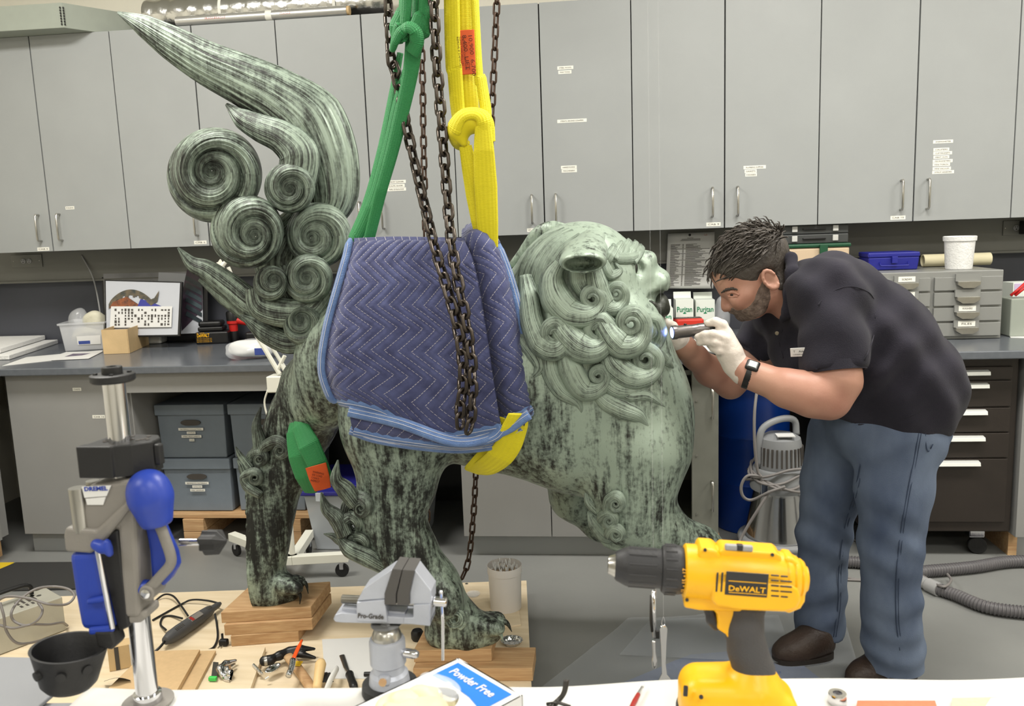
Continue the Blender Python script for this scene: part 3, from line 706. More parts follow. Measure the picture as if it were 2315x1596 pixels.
spike([(565, 1060), (550, 1040), (540, 1025), (533, 1010)], [24, 20, 14, 3], [2.54, 2.54, 2.54, 2.55])
spike([(570, 1090), (552, 1070), (544, 1052), (536, 1038)], [24, 20, 14, 3], [2.53, 2.53, 2.53, 2.54])
jl([(590, 1035), (600, 1010), (630, 996), (652, 1012)], [20, 28, 30, 26], (634, 1018), ccw=False, qr=.4)
jl([(560, 1050), (570, 1028), (590, 1020), (602, 1034)], [16, 24, 26, 20], (587, 1038), ccw=False, qr=.4)
jl([(590, 1120), (562, 1100), (556, 1075), (580, 1062)], [20, 28, 28, 22], (576, 1080), ccw=False, qr=.4)
spike([(1375, 1170), (1352, 1150), (1332, 1130), (1326, 1098)], [30, 34, 24, 4], [2.30, 2.29, 2.29, 2.3])
spike([(1400, 1215), (1370, 1205), (1345, 1180), (1330, 1155)], [34, 44, 34, 6], [2.29, 2.28, 2.28, 2.29])
spike([(1440, 1222), (1410, 1232), (1375, 1220), (1350, 1195)], [20, 32, 34, 10], [2.30, 2.29, 2.29, 2.29])
jl([(1370, 1155), (1378, 1130), (1396, 1120), (1408, 1136)], [16, 24, 24, 20], (1392, 1140), ccw=False, qr=.4)
jl([(1352, 1190), (1362, 1168), (1380, 1160), (1392, 1174)], [16, 24, 24, 20], (1377, 1178), ccw=False, qr=.4)
jl([(1376, 1228), (1378, 1204), (1392, 1192), (1408, 1204)], [16, 24, 24, 20], (1393, 1208), ccw=False, qr=.4)
# boss on the near hind foot
lock('foot_boss', [(1058, 1405), (1056, 1385)], [8, 10], .5, (1028, 1400), turns=4, qr=.72, Y=2.285, nseg=14, ridge=0, nr=1, m='bronze_patina', swell=.02)
# claws
def claw(pts, r, Y):
    pp = smoothpath([q(x, y, Y) for x, y in pts], 9); G().tube(pp, np.linspace(r, .0015, 9)*(1-.25*np.linspace(0, 1, 9)), 10).build('claw', 'bronze_patina', LION, smooth=2)
claw([(1122, 1402), (1145, 1408), (1157, 1428)], .017, 2.37); claw([(1110, 1425), (1130, 1432), (1138, 1452)], .016, 2.32); claw([(1108, 1392), (1132, 1390), (1146, 1408)], .015, 2.42)
claw([(668, 1318), (690, 1318), (697, 1342)], .016, 2.57); claw([(664, 1335), (678, 1345), (678, 1366)], .014, 2.52); claw([(662, 1310), (684, 1308), (692, 1322)], .014, 2.62)
claw([(1722, 1312), (1745, 1318), (1752, 1340)], .016, 2.38)
# lower lip, tongue and teeth
E_ = SDF((.0, 2.25, 1.05), (.3, 2.6, 1.3), .005)
E_.ell(q(1494, 690, 2.42), (.024, .055, .036), .01); E_.chain([q(1462, 690, 2.375), q(1484, 704, 2.375), q(1500, 700, 2.40)], [.012, .018, .018], .012)
E_.chain([q(1470, 682, 2.365), q(1478, 688, 2.36), q(1484, 694, 2.362)], [.006, .008, .005], .004)
E_.build('lower_jaw', 'bronze_dark', LION, 2)
G().ball(q(1433, 606, 2.352), (.0115, .012, .019), 8).build('eye', 'bronze_dark', LION, smooth=2)
# ------------------------------------------------------------------ blanket, slings, chains
def quilt_mat():
    m = bpy.data.materials.new('quilt_navy'); m.use_nodes = True; nt = m.node_tree; N = nt.nodes; L = nt.links; b = N['Principled BSDF']
    uv = N.new('ShaderNodeTexCoord'); sp = N.new('ShaderNodeSeparateXYZ'); L.new(uv.outputs['UV'], sp.inputs[0])
    def M(op, a, c=None, d=None):
        n = N.new('ShaderNodeMath'); n.operation = op
        for i, z in enumerate((a, c, d)):
            if z is None: continue
            if isinstance(z, (int, float)): n.inputs[i].default_value = z
            else: L.new(z, n.inputs[i])
        return n.outputs[0]
    tri = M('PINGPONG', sp.outputs['Y'], QP/2)
    z = M('DIVIDE', M('ADD', sp.outputs['X'], M('MULTIPLY', tri, QA)), QS)
    fr = M('ABSOLUTE', M('SUBTRACT', M('FRACT', z), .5))
    line = M('LESS_THAN', fr, .03)
    dash = M('GREATER_THAN', M('FRACT', M('MULTIPLY', sp.outputs['Y'], 160)), .3)
    st_ = M('MULTIPLY', line, dash)
    nz = N.new('ShaderNodeTexNoise'); nz.inputs['Scale'].default_value = 22; nz.inputs['Detail'].default_value = 6; L.new(uv.outputs['Object'], nz.inputs[0])
    r = N.new('ShaderNodeValToRGB'); L.new(nz.outputs['Fac'], r.inputs[0]); e = r.color_ramp.elements
    e[0].position = .3; e[0].color = lin((50,54,92)); e[1].position = .7; e[1].color = lin((76,82,124))
    mx = N.new('ShaderNodeMix'); mx.data_type = 'RGBA'; L.new(st_, mx.inputs['Factor']); L.new(r.outputs[0], mx.inputs['A']); mx.inputs['B'].default_value = lin((176,172,176))
    L.new(mx.outputs['Result'], b.inputs['Base Color']); b.inputs['Roughness'].default_value = .85; b.inputs['Sheen Weight'].default_value = .25
    n2 = N.new('ShaderNodeTexNoise'); n2.inputs['Scale'].default_value = 500; L.new(uv.outputs['Object'], n2.inputs[0])
    n3 = N.new('ShaderNodeTexNoise'); n3.inputs['Scale'].default_value = 60; n3.inputs['Detail'].default_value = 3; L.new(uv.outputs['Object'], n3.inputs[0])
    hsum = M('ADD', M('MULTIPLY', n2.outputs['Fac'], .25), n3.outputs['Fac'])
    bp = N.new('ShaderNodeBump'); bp.inputs['Strength'].default_value = .35; bp.inputs['Distance'].default_value = .006; L.new(hsum, bp.inputs['Height']); L.new(bp.outputs[0], b.inputs['Normal'])
    MATS['quilt_navy'] = m; return m
QP, QA, QS = .125, 1.15, .031     # zigzag period, slope, spacing in metres
quilt_mat()
def binding_mat():
    m = mat('quilt_binding', (104,132,180), .8, rgb2=(84,112,162), vscale=30, bump=.4, bscale=300, sheen=.3); return m
binding_mat()
mat('thread', (196,196,204), .7)
BL = empty('moving_blanket', P(940, 990, 2.2), 'folded navy quilted moving blanket with light blue binding draped over the lion', 'blanket')
def cloth(rows, Yf, name, nu=120, nv=130, puff=.0045, folds=None, thick=.012, uvs=(1.0, 1.0), m='quilt_navy', u0=0.):
    """rows: list of (left..right px polylines) from top to bottom; Yf(u,v) depth"""
    R3 = np.array([smoothpath(r, nu) for r in rows]); k = len(rows); out = np.zeros((nv, nu, 2))
    for j in range(nu): out[:, j] = smoothpath(R3[:, j], nv)
    U, Vv = np.meshgrid(np.linspace(0, 1, nu), np.linspace(0, 1, nv))
    Y = Yf(U, Vv); p = np.array([[P(out[i, j, 0], out[i, j, 1], Y[i, j]) for j in range(nu)] for i in range(nv)])
    # material coordinates in metres
    du = np.linalg.norm(np.diff(p, axis=1), axis=2).mean(0); dv = np.linalg.norm(np.diff(p, axis=0), axis=2).mean(1)
    uu = np.concatenate([[0], np.cumsum(du)]); vv = np.concatenate([[0], np.cumsum(dv)])
    UU, VV = np.meshgrid(uu, vv); UU = UU+u0-.22*VV
    ph = VV % QP; tri = np.minimum(ph, QP-ph); z = (UU+QA*tri)/QS; fr = np.abs((z % 1)-.5)
    hgt = puff*np.sqrt(np.minimum(fr/.5, 1))
    dx = np.gradient(p, axis=1); dy = np.gradient(p, axis=0); n = np.cross(dx, dy); n /= np.linalg.norm(n, axis=2)[..., None]+1e-9
    n *= np.where(n[..., 1:2] > 0, -1, 1)
    rn = np.random.RandomState(3).rand(12, 12); 
    top = p+n*hgt[..., None]; bot = p-n*thick
    g = G(); g.grid(top, np.stack([UU, VV+.001], -1)); g.grid(bot, np.stack([UU, VV+.001], -1), True)
    o = g.build(name, m, BL, smooth=2)
    return o, p, n
def edge_strip(p, n, r=.012, name='binding', inset=.012, w_=.016):
    """padded binding that wraps an edge polyline: p points on the edge"""
    g = G(); ribbon(g, p, n, w_, .0085, 16, 0, 1)
    o = g.build(name, 'quilt_binding', BL, smooth=2)
    for k in (-.45, .15):
        T = np.gradient(p, axis=0); T /= np.linalg.norm(T, axis=1)[:, None]+1e-9; Bn = np.cross(T, n)
        G().tube(p+Bn*w_*k+np.asarray(n)*.0082, .0009, 5).build('seam', 'thread', o)
    return o
# back fall of the blanket over the far side and top
def topY(u, v): return 2.20+.0*u
f_main = [[(806, 572), (880, 562), (960, 556), (1062, 560)],
          [(800, 548), (880, 545), (960, 546), (1052, 548)],
          [(792, 580), (870, 572), (960, 572), (1066, 580)],
          [(775, 640), (860, 640), (965, 640), (1082, 650)],
          [(748, 740), (850, 735), (975, 740), (1100, 760)],
          [(736, 830), (840, 835), (980, 850), (1115, 860)],
          [(752, 890), (850, 905), (985, 950), (1128, 940)],
          [(768, 908), (858, 930), (990, 988), (1134, 968)]]
def Ymain(U, Vv):
    t = np.clip((Vv-1/7)/(6/7), 0, 1); y = 2.22-.10*np.sin(t*PI*.62)+.035*t
    y = np.where(Vv < 1/7, 2.22+.24*np.clip(1-Vv*7, 0, 1)**1.3, y)
    return y+.006*np.sin(U*9+Vv*3)+.03*np.exp(-((U-0)/.05)**2)*(Vv > .1)
mo, mp, mn = cloth(f_main, Ymain, 'near_fold')
# right fold standing up behind the chain
f_right = [[(1046, 522), (1060, 508), (1085, 502), (1108, 528)],
           [(1046, 548), (1070, 525), (1100, 530), (1128, 562)],
           [(1060, 600), (1088, 575), (1124, 580), (1152, 625)],
           [(1080, 700), (1110, 690), (1148, 690), (1176, 710)],
           [(1096, 800), (1130, 800), (1166, 800), (1196, 808)],
           [(1112, 880), (1150, 880), (1186, 880), (1214, 890)],
           [(1128, 958), (1160, 950), (1196, 930), (1222, 916)]]
def Yright(U, Vv): return 2.24-.075*np.sin(np.clip(Vv, 0, 1)*PI*.6)+.05*(1-np.sin(np.clip(U*1.15, 0, 1)*PI))*(.4+.6*Vv)+.02*U+np.where(Vv < .17, .10*(1-Vv/.17), 0)
ro, rp, rn = cloth(f_right, Yright, 'right_fold', 70, 110, u0=.02)
# lower layer peeping out
f_low = [[(792, 905), (900, 930), (1040, 985), (1140, 960), (1200, 920)],
         [(790, 935), (900, 960), (1040, 1000), (1140, 975), (1195, 940)],
         [(800, 975), (900, 996), (1045, 1008), (1130, 996), (1180, 968)]]
lo_, lp, ln = cloth(f_low, lambda U, Vv: 2.172-.02*np.sin(Vv*PI)+.006*np.sin(U*11), 'under_fold', 80, 24, u0=.01)
f_low2 = [[(800, 940), (900, 965), (1040, 1000), (1140, 985), (1190, 945)], [(792, 972), (900, 1000), (1048, 1013), (1135, 1000), (1182, 975)]]
cloth(f_low2, lambda U, Vv: 2.188-.01*np.sin(Vv*PI), 'back_fold', 60, 16, u0=.03)
edge_strip(mp[-1], mn[-1], w_=.020); 
edge_strip(mp[18:, 0]+V(-.012, 0, 0), np.broadcast_to(nrm(V(-.5, -.8, .1)), mp[18:, 0].shape), w_=.014)
edge_strip(rp[-1], rn[-1], w_=.018); edge_strip(rp[:, -1], np.broadcast_to(nrm(V(.5, -.8, .2)), rp[:, -1].shape), w_=.013)
edge_strip(lp[-1], ln[-1], w_=.017); edge_strip(lp[9]-V(0, .006, 0), ln[9], w_=.016)
g_ = np.array([P(x, y, 2.18) for x, y in smoothpath([(792, 972), (850, 992), (950, 1008), (1048, 1014), (1135, 1001), (1182, 976)], 50)])
edge_strip(g_, np.broadcast_to(V(0, -1., 0), g_.shape), w_=.014)
g_ = np.array([P(x, y, 2.15) for x, y in smoothpath([(1136, 968), (1120, 985), (1090, 996), (1050, 1000)], 30)]); edge_strip(g_, np.broadcast_to(V(0, -1., 0), g_.shape), w_=.015)
# far side of the blanket hanging down behind
pts = [[(820, 565), (930, 560), (1055, 560)], [(820, 700), (930, 700), (1055, 700)]]
cloth(pts, lambda U, Vv: 2.47+.27*np.sin(np.clip(Vv, 0, 1)*PI/2), 'far_fold', 40, 40)
# ---- webbing
def web_mat(name, a, b_):
    m = bpy.data.materials.new(name); m.use_nodes = True; nt = m.node_tree; N = nt.nodes; L = nt.links; bs = N['Principled BSDF']
    uv = N.new('ShaderNodeTexCoord'); mp_ = N.new('ShaderNodeMapping'); mp_.inputs['Scale'].default_value = (1, 1, 1); L.new(uv.outputs['UV'], mp_.inputs[0])
    w1 = N.new('ShaderNodeTexWave'); w1.wave_type = 'BANDS'; w1.bands_direction = 'Y'; w1.inputs['Scale'].default_value = 90; w1.inputs['Distortion'].default_value = 2.5; L.new(mp_.outputs[0], w1.inputs[0])
    w2 = N.new('ShaderNodeTexWave'); w2.bands_direction = 'X'; w2.inputs['Scale'].default_value = 5; L.new(mp_.outputs[0], w2.inputs[0])
    r = N.new('ShaderNodeValToRGB'); L.new(w1.outputs['Fac'], r.inputs[0]); r.color_ramp.elements[0].color = lin(a); r.color_ramp.elements[1].color = lin(b_)
    L.new(r.outputs[0], bs.inputs['Base Color']); bs.inputs['Roughness'].default_value = .6; bs.inputs['Sheen Weight'].default_value = .1
    ad = N.new('ShaderNodeMath'); ad.operation = 'ADD'; L.new(w1.outputs['Fac'], ad.inputs[0]); L.new(w2.outputs['Fac'], ad.inputs[1])
    bp = N.new('ShaderNodeBump'); bp.inputs['Strength'].default_value = .35; bp.inputs['Distance'].default_value = .003; L.new(ad.outputs[0], bp.inputs['Height']); L.new(bp.outputs[0], bs.inputs['Normal'])
    MATS[name] = m
web_mat('web_green', (22,112,56), (44,146,80)); web_mat('web_yellow', (222,206,6), (240,226,14))
mat('tag_orange', (206,84,30), .6, var=.08, vscale=20); mat('tag_ink', (74,30,16), .7)
def band(pts, width, Y, parent, m, thick=.0035, face=(0, -1, .05), n=90, name='strap', fold=0.):
    b2 = smoothpath([(x, y) for x, y in pts], n); t = np.linspace(0, 1, n)
    ys = np.interp(t, np.linspace(0, 1, len(Y)), Y); wd = np.interp(t, np.linspace(0, 1, len(width)), width)
    p3 = np.array([P(x, y, yy) for (x, y), yy in zip(b2, ys)]); sc = np.array([np.linalg.norm(P(x+1, y, yy)-P(x, y, yy)) for (x, y), yy in zip(b2, ys)])
    fc = np.asarray(face, float)
    if fc.ndim == 2: fc = np.stack([np.interp(t, np.linspace(0, 1, len(fc)), fc[:, j]) for j in range(3)], 1)
    g = G(); ribbon(g, p3, fc, wd/2*sc, np.maximum(thick, wd*0+thick), 20, .0, 1)
    return g.build(name, m, parent, smooth=2)
GS = empty('green_sling', P(800, 545, 2.3), 'green web lifting sling looped through itself at the left', 'sling')
band([(920, 160), (900, 230), (868, 370), (838, 470), (800, 552)], [24, 24, 26, 28, 26], [2.28, 2.28, 2.27, 2.27, 2.3], GS, 'web_green', .006, (-.25, -1, 0))
band([(938, 80), (925, 180), (890, 330), (862, 430), (832, 550)], [40, 34, 28, 26, 24], [2.25, 2.25, 2.25, 2.25, 2.28], GS, 'web_green', .006, (.2, -1, 0))
band([(905, 120), (890, 200), (862, 340), (830, 460), (796, 540)], [16, 22, 26, 30, 26], [2.31, 2.31, 2.3, 2.3, 2.3], GS, 'web_green', .008, (-.8, -1, 0))
# knot at the top
band([(900, 98), (893, 60), (905, 30), (916, -20), (936, -740)], [26, 30, 28, 30, 30], [2.26, 2.24, 2.25, 2.26, 2.26], GS, 'web_green', .009, (-.4, -1, 0), name='loop')
band([(918, 60), (905, 72), (893, 95), (888, 110), (900, 60), (918, 20), (944, -740)], [16, 24, 20, 14, 22, 26, 26], [2.22, 2.21, 2.22, 2.24, 2.23, 2.23, 2.25], GS, 'web_green', .008, (0, -1, .3), name='loop')
band([(906, 80), (920, 62), (938, 70), (942, 95), (932, 120)], [22, 28, 30, 34, 38], [2.22, 2.205, 2.205, 2.215, 2.23], GS, 'web_green', .009, (.1, -1, .4), name='loop')
band([(935, 70), (948, 40), (962, 10), (985, -740)], [26, 30, 32, 32], [2.22, 2.23, 2.24, 2.25], GS, 'web_green', .009, (.4, -1, 0), name='loop')
band([(944, 72), (938, 40), (940, 10), (966, -740)], [18, 18, 18, 20], [2.25, 2.25, 2.25, 2.25], GS, 'web_green', .008, (-.5, -1, 0), name='loop')
# lower turns round the far thigh
LG = empty('thigh_sling', P(700, 1060, 2.5), 'green web sling with an orange tag wrapped round the far hind thigh', 'sling')
band([(668, 930), (662, 975), (672, 1030), (690, 1080), (702, 1112)], [12, 34, 44, 46, 30], [2.56, 2.50, 2.48, 2.49, 2.53], LG, 'web_green', .006, [(-.5, -1, .2), (-.3, -1, .1), (-.1, -1, 0), (0, -1, -.2), (0, -1, -.6)])
band([(672, 925), (678, 960), (698, 1005), (718, 1048), (735, 1090)], [10, 36, 48, 44, 40], [2.56, 2.49, 2.46, 2.46, 2.48], LG, 'web_green', .006, [(-.2, -1, .2), (.1, -1, .1), (.3, -1, 0), (.3, -1, 0), (.3, -1, -.3)])
band([(690, 985), (705, 1010), (722, 1040), (740, 1075)], [12, 16, 16, 12], [2.52, 2.49, 2.49, 2.5], LG, 'tag_orange', .003, (.5, -1, 0), name='tag')
o = band([(714, 1052), (722, 1080), (730, 1106)], [46, 44, 36], [2.445, 2.445, 2.46], LG, 'tag_orange', .003, (.3, -1, 0), name='tag')
text('lettering', 'WARNING\nSEE LOAD\nCHART\nINSPECT', P(706, 1068, 2.435), nrm(V(1, .3, -.35)), nrm(V(.3, 0, 1)), .007, MATS['tag_ink'], o, width=.036)
YS = empty('yellow_sling', P(1080, 545, 2.25), 'bright yellow web lifting sling knotted with an orange tag', 'sling')
band([(1010, -740), (1022, 60), (1028, 160), (1034, 240), (1042, 300)], [38, 40, 38, 36, 34], [2.24, 2.24, 2.24, 2.24, 2.23], YS, 'web_yellow', .006, (-.35, -1, 0))
band([(1036, -740), (1052, 60), (1056, 160), (1062, 250), (1070, 300)], [52, 52, 46, 42, 40], [2.27, 2.27, 2.27, 2.26, 2.25], YS, 'web_yellow', .006, (.25, -1, 0))
band([(1040, -740), (1078, 100), (1088, 180), (1098, 250), (1100, 310)], [18, 20, 26, 28, 20], [2.26, 2.25, 2.25, 2.25, 2.25], YS, 'web_yellow', .009, (.6, -1, 0))
band([(1052, 330), (1032, 318), (1028, 290), (1048, 262), (1078, 258), (1096, 275), (1098, 320)], [30, 36, 44, 36, 34, 40, 44], [2.25, 2.225, 2.20, 2.19, 2.19, 2.19, 2.20], YS, 'web_yellow', .013, [(-.3, -1, -.3), (-.6, -1, 0), (-.3, -1, .5), (0, -1, .9), (.3, -1, .6), (.2, -1, 0)], name='loop')
K_ = SDF(P(1000, 380, 2.25)-V(.02, .15, .02), P(1130, 230, 2.25)+V(.02, .1, .02), .006)
K_.chain([P(1040, 290, 2.215), P(1058, 272, 2.21), P(1082, 282, 2.21)], [.026, .026, .024], .02); K_.chain([P(1036, 300, 2.215), P(1050, 326, 2.21)], [.024, .010], .02)
K_.build('knot', 'web_yellow', YS, 3)
band([(1092, 285), (1094, 340), (1098, 420), (1102, 500), (1106, 560)], [36, 46, 52, 48, 40], [2.185, 2.19, 2.21, 2.23, 2.25], YS, 'web_yellow', .005, (.1, -1, .05))
band([(1052, 330), (1062, 380), (1074, 440), (1086, 500), (1096, 560)], [30, 38, 44, 44, 36], [2.215, 2.22, 2.23, 2.24, 2.26], YS, 'web_yellow', .005, (-.2, -1, 0))
tg = band([(1052, 68), (1055, 120), (1058, 168)], [40, 38, 36], [2.238, 2.238, 2.238], YS, 'tag_orange', .002, (.1, -1, 0), name='tag')
text('lettering', '10,900  6,700\n8,400  LIFT', P(1058, 78, 2.230), nrm(V(.07, 0, -1)), nrm(V(1, 0, .07)), .011, MATS['tag_ink'], tg, width=.105)
text('lettering', 'CAPACITY CHART WEB\nSLING TYPE WLL LBS\nREMOVE IF DAMAGED', P(1044, 82, 2.230), nrm(V(.07, 0, -1)), nrm(V(1, 0, .07)), .005, MATS['tag_ink'], tg, width=.085)
band([(1172, 935), (1164, 965), (1150, 1005), (1128, 1035), (1100, 1056), (1076, 1062), (1054, 1060)], [50, 62, 62, 60, 50, 34, 12], [2.14, 2.15, 2.17, 2.19, 2.23, 2.27, 2.3], YS, 'web_yellow', .004, [(.6, -1, .2), (.4, -1, 0), (.2, -1, -.1), (0, -1, -.3), (-.1, -1, -.6)], name='belly_strap')
band([(1160, 950), (1148, 985), (1120, 1020), (1085, 1045), (1058, 1058)], [70, 70, 60, 40, 16], [2.19, 2.195, 2.21, 2.24, 2.28], YS, 'web_yellow', .004, [(.2, -1, 0), (0, -1, -.1), (-.1, -1, -.2), (-.1, -1, -.4)], name='belly_strap')
# ---- chains
mat('chain_dark', (80,73,67), .33, .85, var=.25, vscale=40); mat('chain_rust', (74,58,48), .55, .6, var=.3, vscale=50)
def link_mesh(pitch, wire, m, name):
    g = G(); L = pitch/2+wire*.98; hw = wire*2.55; pts = []
    for i in range(20):
        t = 2*PI*i/20; x = hw*math.cos(t); z = (L-hw+wire)*(1 if math.sin(t) > 0 else -1)*(abs(math.sin(t)) > 1e-6)+hw*math.sin(t); pts.append((x, 0, z))
    pts = [(hw*math.cos(2*PI*i/24), 0, (pitch/2-hw+wire*.98 if 0 < i < 12 or i == 0 else -(pitch/2-hw+wire*.98))+hw*math.sin(2*PI*i/24)) for i in range(24)]
    pts.insert(13, (-hw, 0, -(pitch/2-hw+wire*.98))); pts.insert(0, (hw, 0, -(pitch/2-hw+wire*.98))) if False else None
    g.tube(pts, wire, 9, closed=True); me = g.mesh(name); me.materials.append(MATS[m]); me.polygons.foreach_set('use_smooth', [True]*len(me.polygons)); return me
def chain(name, pts, pitch, wire, m, label, twist0=0., closed=False):
    """pts: 3D control points; one object per link"""
    path = smoothpath(pts, 600); L = np.concatenate([[0], np.cumsum(np.linalg.norm(np.diff(path, axis=0), axis=1))])
    e = empty(name, tuple(path[-1]), label, 'chain', 'hoist chains hanging round the lion'); me = link_mesh(pitch, wire, m, 'chain_link'); n = int(L[-1]/pitch)
    up = V(0, -1, 0)
    for i in range(n):
        s0 = (i+.5)*pitch; c = np.array([np.interp(s0, L, path[:, j]) for j in range(3)]); c2 = np.array([np.interp(min(s0+pitch*.4, L[-1]), L, path[:, j]) for j in range(3)]); c1 = np.array([np.interp(s0-pitch*.4, L, path[:, j]) for j in range(3)])
        T = nrm(c2-c1); N_ = nrm(up-T*np.dot(up, T)); B_ = np.cross(T, N_); a = twist0+(PI/2 if i % 2 else 0)+random.uniform(-.12, .12)
        y = N_*math.cos(a)+B_*math.sin(a); x = np.cross(y, T)
        M = np.eye(4); M[:3, 0] = x; M[:3, 1] = y; M[:3, 2] = T; M[:3, 3] = c
        o = bpy.data.objects.new('chain_link', me); COL.objects.link(o); o.parent = e; o.matrix_parent_inverse = Matrix.Translation(-e.location); o.matrix_basis = Matrix(M.tolist())
    return e
PIT = .0345
chain('hoist_chain', [P(850, -740, 2.30), P(880, 60, 2.30), P(893, 160, 2.29), P(916, 270, 2.26), P(940, 380, 2.24), P(966, 490, 2.2), P(986, 570, 2.15), P(1010, 650, 2.10), P(1032, 730, 2.08), P(1044, 800, 2.075), P(1046, 870, 2.08), P(1040, 930, 2.09), P(1042, 965, 2.10), P(1049, 990, 2.10)], PIT, .0050, 'chain_dark', 'heavy dark steel chain, left strand of the pair over the blanket', .5)
chain('hoist_chain', [P(950, -760, 2.22), P(983, 60, 2.22), P(992, 200, 2.22), P(1003, 340, 2.21), P(1013, 470, 2.19), P(1022, 560, 2.14), P(1036, 640, 2.10), P(1052, 720, 2.085), P(1064, 800, 2.08), P(1068, 870, 2.085), P(1066, 930, 2.09), P(1060, 970, 2.095), P(1052, 986, 2.10)], PIT, .0050, 'chain_dark', 'heavy dark steel chain, right strand of the pair over the blanket', .35)
chain('load_chain', [P(930, -560, 2.72), P(953, 100, 2.72), P(957, 300, 2.72), P(961, 480, 2.72), P(965, 640, 2.74), P(967, 900, 2.84), P(967, 1110, 2.86), P(966, 1215, 2.86)], .0335, .0036, 'chain_rust', 'thin dark chain hanging behind the green sling and blanket', .3)
chain('load_chain', [P(1150, -600, 2.62), P(1119, 100, 2.62), P(1112, 250, 2.62), P(1106, 380, 2.64), P(1098, 540, 2.68), P(1085, 800, 2.76), P(1076, 1060, 2.80), P(1069, 1180, 2.80), P(1058, 1270, 2.78), P(1036, 1325, 2.74)], .0335, .0036, 'chain_rust', 'thin rusty chain that hangs behind the yellow sling to the platform', .4)

hz = P(1000, -720, 2.4)[2]; hx = P(1000, -400, 2.4)[0]
e = empty('hoist_beam', (hx, 2.45, hz), 'steel hoist beam hanging under the ceiling above the lion, out of view', 'beam')
G().bb((hx-.45, 2.12, hz-.01), (hx+.45, 2.34, hz+.02)).bb((hx-.45, 2.12, hz+.16), (hx+.45, 2.34, hz+.19)).bb((hx-.45, 2.215, hz+.02), (hx+.45, 2.245, hz+.16)).build('girder', 'darksteel', e)
G().bb((hx-.40, 2.345, hz-.06), (hx+.40, 2.78, hz-.012)).build('cross_arm', 'darksteel', e)
for sx in (-.35, .35): G().cyl((hx+sx, 2.23, hz+.19), (hx+sx, 2.23, ROOM['z1']-.001), .02, n=14).build('hanger_rod', 'darksteel', e)
# ------------------------------------------------------------------ the conservator
S1 = 1.31e-3
mat('skin', (180,138,117), .5, rgb2=(166,118,101), vscale=9, bump=.05, bscale=200, detail=5)
mat('hair', (44,38,34), .55, rgb2=(74,68,62), vscale=14, bump=.5, bscale=60, stretch=(1, 3, 1))
mat('beard', (84,70,62), .8, rgb2=(128,112,102), vscale=60, bump=.6, bscale=160)
mat('polo', (36,35,43), .9, rgb2=(46,44,53), vscale=7, bump=.22, bscale=420, sheen=.06, spec=.2)
mat('nitrile', (222,212,202), .45, rgb2=(206,196,186), vscale=12, bump=.25, bscale=55)
mat('shoe_leather', (58,44,36), .5, rgb2=(42,32,27), vscale=9, bump=.2, bscale=120); mat('sole', (38,32,28), .7)
mat('eye_white', (214,206,200), .2); mat('iris', (40,30,24), .15)
def jeans_mat():
    m = mat('denim', (64,75,98), .9, rgb2=(108,120,140), vscale=6, bump=.25, bscale=700, detail=8, stretch=(1, 1, .55), spec=.2); return m
jeans_mat()
MAN = empty('person', PZ(1990, 1490, 0), 'man in a black polo shirt and jeans bending to inspect the lion mouth', 'person')
def M_(x, y, Y): return P(x, y, Y)
def mc(Bx, pts, k=.02, sc=(1, 1, 1), mode='u'): Bx.chain([M_(x, y, Y) for x, y, Y, r in pts], [r*S1 for x, y, Y, r in pts], k, sc, mode)
HA = math.radians(36); hf = nrm(V(-math.cos(HA), -.06, -math.sin(HA))); hs = nrm(V(0, -1, 0)-hf*np.dot(V(0, -1, 0), hf)); hu = np.cross(hs, hf)
if hu[2] < 0: hu = -hu
HR = np.stack([hf, hs, hu], 1)     # columns: forward, side (to viewer), up
HY = 2.45
# body: head, neck, arms, hidden trunk and legs in one continuous mesh
b = SDF((.18, 2.05, .05), (1.22, 2.86, 1.47), .0055)
b.ell(M_(1691, 600, HY), (.111, .078, .098), .03, HR)
b.ell(M_(1694, 654, HY), (.066, .066, .080), .03, HR)
b.ell(M_(1686, 684, HY), (.042, .050, .034), .025, HR)
mc(b, [(1738, 666, HY-.045, 17), (1708, 698, HY-.036, 15), (1686, 704, HY, 15), (1708, 698, HY+.036, 15), (1738, 666, HY+.045, 17)], .025)
mc(b, [(1648, 656, HY-.045, 9), (1637, 657, HY-.012, 9), (1637, 657, HY+.012, 9), (1648, 656, HY+.045, 9)], .012)     # brow
mc(b, [(1642, 666, HY, 6), (1638, 680, HY, 7.5), (1639, 692, HY, 10)], .007)      # nose
mc(b, [(1648, 697, HY-.013, 7), (1640, 698, HY, 7), (1648, 697, HY+.013, 6.5)], .006)
mc(b, [(1666, 701, HY-.018, 5.5), (1658, 702, HY, 6), (1666, 701, HY+.018, 5.5)], .008); mc(b, [(1676, 708, HY-.014, 5.5), (1670, 709, HY, 6)], .008)
mc(b, [(1670, 678, HY-.056, 18), (1685, 668, HY-.062, 16)], .025)   # cheek
ye = b.surf(1657, 665, 2.25, 2.6); b.ell(M_(1655, 665, ye-.002), (.017, .009, .011), .008, HR, 's')       # eye socket
mc(b, [(1752, 655, HY, 46), (1790, 660, HY+.005, 50), (1830, 690, HY+.01, 58)], .03)
mc(b, [(1850, 700, 2.47, 80), (1960, 790, 2.48, 95), (2020, 890, 2.48, 90), (2000, 970, 2.48, 80)], .05, (1, 1.2, 1))
mc(b, [(1876, 700, 2.34, 42), (1886, 800, 2.25, 46), (1890, 860, 2.22, 46), (1876, 902, 2.21, 38)], .03)
mc(b, [(1874, 904, 2.21, 37), (1836, 892, 2.205, 43), (1780, 878, 2.22, 37), (1722, 856, 2.25, 28), (1690, 845, 2.26, 25), (1664, 826, 2.27, 27)], .025)
mc(b, [(1800, 740, 2.66, 55), (1720, 800, 2.66, 40), (1652, 868, 2.63, 33)], .03)
